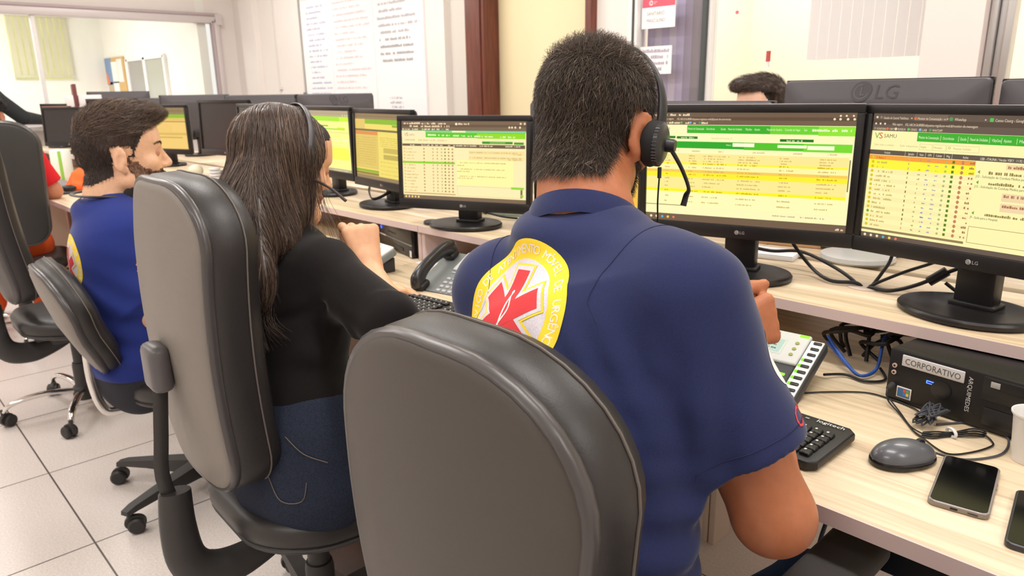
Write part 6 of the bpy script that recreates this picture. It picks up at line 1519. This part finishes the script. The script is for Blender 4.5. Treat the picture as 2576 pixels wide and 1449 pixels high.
# clutter right of the bearded man's face
o = MB().sph((0, 0, .034), (.04, .04, .034), M('cream_ball', (226, 220, 196), .5), 20).build('cream_ball'); o.location = (-4.12, 1.50, SZ); tag(o, 'cream round ornament under the switched off monitor', 'ornament')
m = MB()
for i in range(4): m.lathe([(.026, i * .016), (.029, i * .016 + .003), (.029, i * .016 + .010), (.026, i * .016 + .013)], P((230, 230, 232)), 20)
o = m.build('stacked_cups'); o.location = (-3.93, 1.53, SZ); o.rotation_euler = (0, 0, 0); tag(o, 'white ribbed stack of cups under the switched off monitor, left of the woman\'s hair', 'cups')
o = MB().lathe([(0, 0), (.03, 0), (.034, .02), (.034, .085), (.028, .1), (.02, .11), (0, .11)], M('clear_jar', (206, 202, 206), .15), 24).build('clear_jar'); o.location = (-3.92, 1.34, DZ); tag(o, 'clear jar with pale lid on the desk, left of the woman\'s hair', 'jar')
o = MB().lathe([(0, 0), (.035, 0), (.04, .02), (.04, .045), (.03, .05), (0, .05)], M('steel_dish', (150, 148, 150), .25, .5), 24).build('steel_dish'); o.location = (-3.66, 1.26, DZ); tag(o, 'small grey dish on the desk beside the woman\'s hair', 'dish')
# the far desk of the man in red
S = Sdf(); S.u(ell((-5.30, 1.24, .78), (.13, .09, .045))); S.u(ell((-5.22, 1.20, .80), (.07, .07, .06)), .04); S.u(ell((-5.40, 1.26, .79), (.07, .06, .055)), .04); S.u(ell((-5.18, 1.15, .765), (.06, .05, .03)), .03); S.disp(wr(70, .012, (1, .4, .6), 3)); S.disp(wr(110, .006, (.3, 1, .2), 9)); S.cut(plane((0, 0, DZ + .001), (0, 0, -1)))
v, f = S.mesh((-5.6, 1.0, .70), (-5.0, 1.45, .93), .009); tag(np_obj('orange_cloth', v, f, [M('orange_fabric', (255, 104, 40), .8)], None, (0, 0, 0)), 'crumpled bright orange cloth on the far desk behind the bearded man', 'cloth')
S = Sdf(); S.u(ell((-5.62, 1.38, .775), (.12, .08, .04))); S.disp(wr(80, .012, (1, .3, .5), 2)); S.cut(plane((0, 0, DZ + .001), (0, 0, -1))); v, f = S.mesh((-5.8, 1.25, .70), (-5.45, 1.5, .86), .009); tag(np_obj('blue_bag', v, f, [M('blue_plastic_bag', (70, 110, 190), .4)], None, (0, 0, 0)), 'crumpled blue bag behind the orange cloth', 'bag')
r = thing('water_jug', 'white jug with green stripe on the far desk, right of the red sleeve', 'jug', (-5.95, 1.25, DZ)); MB().lathe([(0, 0), (.06, 0), (.065, .01), (.065, .19), (.058, .205), (0, .21)], P((238, 240, 230)), 28).build('jug_body', r); m = MB(); m.box((.063, -.02, .1), (.006, .02, .2), P((150, 200, 80)), .002); m.build('green_stripe', r)
o = MB(TR((0, 0, 0), .2)).box((0, 0, .004), (.075, .15, .008), BLP, .003).build('dark_phone'); o.location = (-5.02, 1.03, DZ); tag(o, 'dark phone on the far desk, below the orange cloth', 'phone')
o = MB().sph((0, 0, .014), (.03, .05, .02), BLP, 16).build('black_mouse'); o.location = (-5.13, 1.09, DZ + .006); tag(o, 'black mouse on the far desk, left of the orange cloth', 'mouse')
o = MB(TR((0, 0, 0), .05)).box((0, 0, .010), (.42, .14, .02), M('grey_keyboard', (120, 120, 124), .5), .005).build('far_keyboard'); o.location = (-5.52, 1.13, DZ); tag(o, 'grey keyboard beside the orange cloth on the far desk', 'keyboard')
r = thing('framed_sheet', 'brown framed board with a pale printed sheet, far left above the desks', 'board', (-7.30, 1.72, SZ), math.radians(-12)); m = MB(); m.box((0, 0, .27), (.50, .03, .54), M('brown_board', (110, 50, 50), .5), .004); m.build('frame', r); cv = Canvas(); cv.rect(-.19, .02, .19, .42, P((226, 218, 238))); cv.rect(-.17, .33, .17, .40, P((196, 180, 220))); cv.rect(-.15, .31, .1, .325, P((220, 60, 80)))
m = MB(); art(m, cv, lambda a, b, l: (a, -.0155 - l, b)); m.build('printed_sheet', r)
o = MB(TR((0, 0, 0), .05)).box((0, 0, .045), (.9, .02, .09), P((244, 238, 238)), .003).build('white_name_strip'); o.location = (-6.95, 1.60, SZ + .38); tag(o, 'white printed strip across the front of the framed sheet', 'strip')
o.location = (-7.0, 1.70, SZ + .36)
# black handbag hanging by the woman's knees, footrest
r = thing('handbag', 'black handbag with gold chain hanging behind the woman\'s elbow, under the desk', 'bag', (-1.55, 1.02, .42)); m = MB(); m.box((0, 0, .08), (.24, .09, .17), M('black_leather', (24, 22, 22), .4), .03, 4); m.build('bag_body', r); m = MB(); m.tube([(-.09, 0, .15), (-.06, -.02, .26), (.0, -.02, .30), (.06, -.02, .26), (.09, 0, .15)], .012, M('black_leather', (24, 22, 22), .4), 8, smooth=6, flat=(.4, 1.3)); m.build('bag_strap', r)
m = MB(); m.tube([(-.10, -.01, .15), (-.115, -.02, .22), (-.10, -.03, .29)], .004, M('gold_chain', (196, 160, 84), .3, .8), 6, smooth=8); m.build('bag_chain', r)
m = MB(); m.box((0, 0, .045), (.42, .22, .02), M('dark_wood_board', (70, 48, 38), .5), .004); m.box((-.19, 0, .018), (.02, .2, .035), BLP); m.box((.19, 0, .018), (.02, .2, .035), BLP); o = m.build('footrest'); o.location = (-1.47, .93, 0); o.rotation_euler = (0, 0, .1); tag(o, 'dark wooden footrest on the tiles, left of the foreground chair', 'footrest')
# under the right end of the desk
m = MB(); m.box((0, 0, .0), (.19, .13, .20), BLP, .01); m.box((0, -.06, .06), (.15, .02, .05), DGR, .005); o = m.build('cable_box'); o.location = (-.27, 1.22, .615); tag(o, 'black box fixed under the desk top behind the armrest', 'box')
cable([(-.41, 1.18, .69), (-.43, 1.14, .60), (-.43, 1.10, .50), (-.40, 1.08, .30), (-.38, 1.06, .03)], .0035, M('dark_blue_cable', (36, 48, 66), .5), 'dark blue cable hanging below the desk edge, left of the armrest', 'hanging_cable')
cable([(-.22, 1.20, .55), (-.20, 1.12, .30), (-.12, 1.10, .06), (.10, 1.15, .012)], .006, CAB, 'thick black power cable running down behind the armrest to the floor', 'power_cable')
S = Sdf(); S.u(cone((-.80, 1.08, .60), (-.79, 1.06, .50), .035, .045)); S.disp(wr(160, .010, (1, .6, .4), 5)); v, f = S.mesh((-.9, .95, .42), (-.7, 1.2, .70), .006); tag(np_obj('cable_bundle', v, f, [CAB], None, (0, 0, 0)), 'black cable bundle hanging under the desk beside the front man\'s waist', 'cables')
# ================================================================ on the walls
wb = thing('whiteboard', 'large whiteboard covered with faint columns of handwriting, on the side wall', 'whiteboard', (-6.20, YS, 1.0))
MB().box((0, -.012, .62), (2.08, .02, 1.24), M('whiteboard_white', (244, 243, 246), .25)).build('board_panel', wb)
m = MB(); m.box((-1.045, -.016, .62), (.035, .03, 1.26), M('board_frame_grey', (176, 174, 172), .35, .5), .005); m.box((-1.05, -.036, .30), (.05, .012, .025), M('board_frame_dark', (120, 118, 118), .4), .004); m.box((0, -.016, 1.245), (2.1, .03, .03), M('board_frame_grey', (176, 174, 172), .35, .5), .005); m.build('board_frame', wb)
cv = Canvas(); rr = random.Random(3)
INK = {'b': P((198, 200, 226)), 'r': P((234, 212, 216)), 'k': P((186, 184, 190)), 'k2': P((168, 166, 170)), 'g': P((206, 206, 206))}
cv.line([(-1.02, 1.205), (1.02, 1.205)], .006, INK['g'])
for i in range(22): cv.scrib(-.93 + rr.uniform(0, .03), 1.12 - i * .052, rr.uniform(.22, .42), .022, INK['b'], i, .8)
for i in range(20): cv.scrib(-.42 + rr.uniform(0, .05), 1.12 - i * .056, rr.uniform(.3, .62), .022, INK['r'], i + 40, .8)
for i in range(11): cv.scrib(.36 + rr.uniform(0, .05), 1.16 - i * .06, rr.uniform(.3, .62), .026, INK['k2' if i > 6 else 'k'], i + 80, .85)
for i in range(3): cv.scrib(.50, .24 - i * .04, .2, .022, INK['k'], i + 120, .8)
cv.line([(-.46, 1.2), (-.46, .05)], .003, INK['g']); cv.line([(.30, 1.2), (.30, .05)], .004, INK['g'])
m = MB(); cv.into(m, lambda a, b, l: (a, -.0225 - l * 3, b)); m.build('handwriting', wb)
def sign(name, label, x, z, wd, ht, draw, cat='sign', y=YS - .014):
    r = thing(name, label, cat, (x, y, z)); MB().box((0, 0, 0), (wd, .003, ht), P((248, 244, 244))).build('sheet', r)
    cv = Canvas(); draw(cv); m = MB(); cv.into(m, lambda a, b, l: (a, -.002 - l * 2, b)); m.build('lettering', r); return r
def s1(cv):
    cv.rect(-.12, .035, .12, .085, P((214, 96, 116))); cv.ring(-.055, .06, .010, .014, P((250, 236, 236))); cv.text('Q', -.062, .05, .026, P((250, 236, 236))); cv.text('1º', -.035, .05, .026, P((250, 236, 236)))
    cv.text('SANITÁRIO', -.085, -.012, .030, P((140, 134, 138)), width=.13); cv.text('MASCULINO', -.085, -.052, .030, P((140, 134, 138)), width=.135)
sign('door_sign', 'white sign with red header reading SANITÁRIO MASCULINO, on the glass', -2.80, 1.74, .245, .175, s1)
def s2(cv):
    for i, t in enumerate(('FAVOR FECHAR', 'A PORTA SEMPRE', 'FAVOR FECHAR A', 'PORTA')): cv.scrib(-.10, .045 - i * .036, .19 if i < 3 else .15, .022, P((176, 168, 186)), i + 5, .85)
sign('door_notice', 'plain white notice with faded lines, lower on the glass', -2.81, 1.465, .235, .165, s2)
o = MB().lathe([(0, 0), (.010, 0), (.010, .004), (0, .005)], E((255, 120, 140), 1.0), 16, Matrix.Rotation(math.pi / 2, 4, 'X')).build('red_light'); o.location = (-2.27, YS - .01, 1.70); tag(o, 'tiny red indicator light high on the glass partition', 'light')
m = MB(); m.cyl((0, 0, 0), (0, 0, .055), .012, P((190, 80, 80)), n=12); m.cyl((0, 0, -.03), (0, 0, 0), .010, P((236, 232, 230)), n=12); o = m.build('red_capped_tube'); o.location = (-2.06, YS - .02, 1.43); tag(o, 'small red capped tube on the partition above the colleague\'s hair', 'tube')
cb = thing('cork_board', 'cork board with pinned papers, seen through the interior window', 'notice board', (-12.10, 3.445, 1.36)); MB().box((0, 0, .24), (.84, .02, .50), M('cork', (206, 172, 116), .9, noise=(60, .15))).build('cork_panel', cb)
for (x, z, w_, h_, c) in ((-.30, .30, .30, .38, (120, 150, 190)), (-.02, .28, .26, .30, (238, 238, 236)), (.24, .30, .24, .32, (232, 230, 226)), (-.28, .06, .2, .18, (190, 176, 160)), (-.02, .05, .26, .2, (240, 240, 238))):
    MB().box((x, -.013, z), (w_, .003, h_), P(c)).build('pinned_sheet', cb)
cv = Canvas(); cv.poly([(-.44, .12), (-.30, .12), (-.36, .26), (-.44, .30)], P((230, 130, 90))); m = MB(); cv.into(m, lambda a, b, l: (a, -.0155 - l * 2, b)); m.build('poster_art', cb)
# ceiling lamp housings, also for the lamps added in the rooms behind glass
for i, (lx, ly) in enumerate(LAMPS):
    r = thing('ceiling_lamp', 'white rectangular ceiling lamp panel above the room', 'ceiling light', (lx, ly, CEIL), 0, 'ceiling lamp panels')
    MB().box((0, 0, -.02), (1.24, .34, .04), WHITEF, .004).build('lamp_housing', r); MB().box((0, 0, -.042), (1.16, .28, .004), E((255, 246, 232), 2.0)).build('lamp_diffuser', r)

# ================================================================ headsets and prints
HS = M('headset_black', (34, 33, 35), .42, spec=.5); FOAM = M('ear_foam', (26, 25, 26), .85)
def headset(label, P_, cup=True):
    c, R, s = P_['_body'][5], P_['_body'][6], P_['_body'][7]; W = lambda *a: Vector(c + R @ (V3(*a) * s)); org = tuple(W(0, 0, .1)); r = thing('headset', label, 'headset', org)
    m = MB(); arc = [W(.097 * math.cos(a), .014, .018 + .119 * math.sin(a)) for a in np.linspace(-.02, math.pi * .92, 26)]
    m.tube(arc, .0065, HS, 8, flat=(.35, 1.2)); m.build('headband', r, origin=org)
    m = MB(); m.tube(arc[:9], [.009, .010, .010, .009, .008, .007, .006, .005, .005], HS, 10, flat=(.55, 1.1)); m.build('slider_arm', r, origin=org)
    if not cup: return r, W, org, None, None
    A = Matrix(((*R[:, 0], 0), (*R[:, 1], 0), (*R[:, 2], 0), (0, 0, 0, 1))).transposed()
    q = Matrix.Translation(W(.081, .014, -.008)) @ A @ Matrix.Rotation(math.radians(8), 4, 'Z') @ Matrix.Rotation(math.pi / 2, 4, 'Y')
    m = MB(); m.lathe([(.012, -.002), (.030, -.002), (.0345, .003), (.0355, .010), (.033, .0165), (.028, .018)], FOAM, 36, q); m.build('ear_cushion', r, origin=org)
    m = MB(); m.lathe([(.030, .015), (.0325, .017), (.0325, .023), (.029, .026), (.024, .0285), (.0, .030)], M('ear_cup_shell', (46, 45, 47), .35), 36, q)
    for i in range(40): a = i * math.pi / 20; m.box((.0326 * math.cos(a), .0326 * math.sin(a), .020), (.0015, .0015, .007), HS, T=q @ TR((0, 0, 0), 0))
    m.build('ear_cup', r, origin=org)
    m = MB(); pv = q @ Vector((0, 0, .03)); m.lathe([(.0, .026), (.010, .026), (.010, .040), (.0085, .043), (.0, .043)], HS, 20, q @ TR((0, .004, 0))); m.build('pivot', r, origin=org)
    b0 = q @ Vector((.006, .006, .038))
    return r, W, org, q, b0
if 'A' not in SKIP:
    r, W, org, q, b0 = headset('black headset with round ear cup and mic boom worn by the front man', A)
    m = MB(); tip = W(.122, .094, -.072); m.tube([b0, b0.lerp(tip, .4) + Vector((.006, .005, .003)), b0.lerp(tip, .78) + Vector((.009, .007, .003)), tip + Vector((.003, .002, .008)), tip - Vector((0, 0, .008))], [.0034, .003, .0028, .0046, .0052], HS, 8, smooth=6); m.build('microphone_boom', r, origin=org)
    m = MB(); e = q @ Vector((.034, .004, .026)); m.tube([e, e + Vector((0, 0, -.012)), e + Vector((-.004, .004, -.06)), e + Vector((-.010, .02, -.12)), e + Vector((-.02, .05, -.20))], .0014, CAB, 6, smooth=6); m.cyl(e, e + Vector((0, 0, -.016)), .003, HS, n=8); m.build('headset_lead', r, origin=org)
if 'B' not in SKIP:
    r, W, org, q, b0 = headset('thin black headset over the woman\'s long hair, microphone near her mouth', B, False)
    m = MB(); a0 = W(.094, .03, -.018); a1 = Vector((-1.323, .776, 1.085)); m.tube([a0, a0.lerp(a1, .5) + Vector((.004, 0, .004)), a1], [.003, .0028, .0034], M('boom_bronze', (66, 56, 52), .4), 8, smooth=6); m.build('microphone_boom', r, origin=org)
    m = MB(); arc = [W(.098 * math.cos(a), .008, .040 + .1 * math.sin(a)) for a in np.linspace(-.35, math.pi * .9, 26)]; m.tube(arc, .004, M('band_grey', (96, 92, 98), .35), 8, flat=(.5, 1.1)); m.build('outer_band', r, origin=org)
if 'C' not in SKIP:
    r = thing('headset', 'black headset resting round the bearded man\'s neck', 'headset', tuple(Cc['neck'])); n0 = np.array(Cc['neck']); R = rotm(math.radians(-12)); m = MB()
    pts = [n0 + R @ V3(.098 * math.sin(a), -.010 - .094 * math.cos(a), .036 - .010 * math.cos(a) - .03 * (1 - math.cos(a)) / 2) for a in np.linspace(-2.3, 2.3, 24)]; m.tube(pts, .006, HS, 8, flat=(.6, 1.2)); m.build('headband', r, origin=Cc['neck'])
    m = MB(); e = Vector(pts[-1]); m.tube([e, e + Vector((.01, .01, -.015)), e + Vector((.012, .03, -.02)), e + Vector((.0, .04, -.005))], .0035, HS, 6, smooth=6); m.build('microphone_boom', r, origin=Cc['neck'])
    m = MB(); m.sph(e, (.012, .022, .024), FOAM, 16); m.build('ear_cushion', r, origin=Cc['neck'])

YEL, WHT, RED2, INKW = M('print_yellow', (250, 214, 40), .7), M('print_grey_white', (232, 224, 226), .75, noise=(700, .0), rgb2=(196, 190, 204)), M('print_red', (214, 50, 56), .75), M('print_white', (240, 234, 228), .75)
def emblem(r=.098):
    cv = Canvas(.00012); cv.circle(0, 0, r, YEL, 72); cv.circle(0, 0, r * .765, WHT, 64)
    cv.ring(0, 0, r * .765, r, INKW, math.radians(205), math.radians(335), 40); cv.ring(0, 0, r * .745, r * .77, YEL, math.radians(205), math.radians(335), 40); cv.ring(0, 0, r * .985, r, YEL, math.radians(205), math.radians(335), 40)
    txt = 'SERVIÇO DE ATENDIMENTO MÓVEL DE URGÊNCIA'
    for i, ch in enumerate(txt):
        a = math.radians(202 - (i + .5) * 224 / len(txt))
        if ch != ' ': cv.text(ch, r * .835 * math.cos(a), r * .835 * math.sin(a), r * .15, INKW, 'C', a - math.pi / 2)
    for i, ch in enumerate('SAÚDE'):
        a = math.radians(232 + (i + .5) * 76 / 5); cv.text(ch, r * .935 * math.cos(a), r * .935 * math.sin(a), r * .15, YEL, 'C', a + math.pi / 2)
    def star(wd, ln, mat):
        for k in range(3):
            a = k * math.pi / 3; c, s = math.cos(a), math.sin(a); cv.poly([(x * c - y * s, x * s + y * c) for (x, y) in ((-wd, -ln), (wd, -ln), (wd, ln), (-wd, ln))], mat)
    star(r * .215, r * .70, YEL); star(r * .185, r * .672, WHT); star(r * .135, r * .615, RED2)
    cv.line([(0, r * .30), (0, -r * .36)], r * .03, INKW); cv.circle(0, r * .32, r * .028, INKW, 10)
    cv.line([(r * .085 * math.sin(t * 5.6) * (1.25 - t), r * (.26 - .62 * t)) for t in np.linspace(0, 1, 30)], r * .026, INKW)
    return cv
if 'A' not in SKIP:
    T, tv, tf, tob = A['_top']; upv = Vector((-.03, .42, .90)).normalized(); rgt = Vector((1, .05, 0)).normalized()
    m = project_on((tv, tf), emblem(.115), (-.702, .60, 1.020), rgt, upv, Vector((0, .91, -.42))); m.build('back_emblem', tob, origin=A['root'])
    cv = Canvas(.00008); cv.text('CISURG', 0, 0, .030, M('print_red_bright', (226, 60, 70), .75), width=.105)
    m = project_on((tv, tf), cv, (-.30, .792, .905), Vector((.12, 1, .18)), Vector((-.25, -.05, 1)), Vector((-1, .05, -.1)), .006); m.build('sleeve_lettering', tob, origin=A['root'])
    cv = Canvas(.00008); cv.circle(.03, .0, .036, INKW, 40); cv.rect(.02, -.012, .04, .012, RED2); m = project_on((tv, tf), cv, (-.32, .800, .980), Vector((.12, 1, .18)), Vector((-.25, -.05, 1)), Vector((-1, .05, -.1)), .006); m.build('sleeve_badge', tob, origin=A['root'])
if 'C' not in SKIP:
    T, tv, tf, tob = Cc['_top']
    m = project_on((tv, tf), emblem(.10), (-2.50, .40, .80), Vector((1, -.1, 0)), Vector((0, .1, 1)), Vector((0, 1, 0)), .008); m.build('back_emblem', tob, origin=Cc['root'])
    cv = Canvas(.00008); cv.text('SAMU', 0, .02, .045, M('print_orange', (250, 160, 80), .75), width=.13); cv.text('192', .03, -.025, .035, INKW, width=.07); m = project_on((tv, tf), cv, (-2.20, .615, .775), Vector((.05, 1, 0)), Vector((0, 0, 1)), Vector((-1, .1, 0)), .008); m.build('sleeve_lettering', tob, origin=Cc['root'])
if 'D' not in SKIP:
    T, tv, tf, tob = D['_top']; cv = Canvas(.0001)
    cv.text('O', .085, .05, .075, INKW); cv.text('R', .085, -.03, .085, INKW); cv.text('s', .10, -.085, .06, INKW)
    m = project_on((tv, tf), cv, (-4.46, .76, .93), Vector((.26, .966, 0)), Vector((0, 0, 1)), Vector((-.966, .26, 0)), .01); m.build('back_lettering', tob, origin=D['root'])
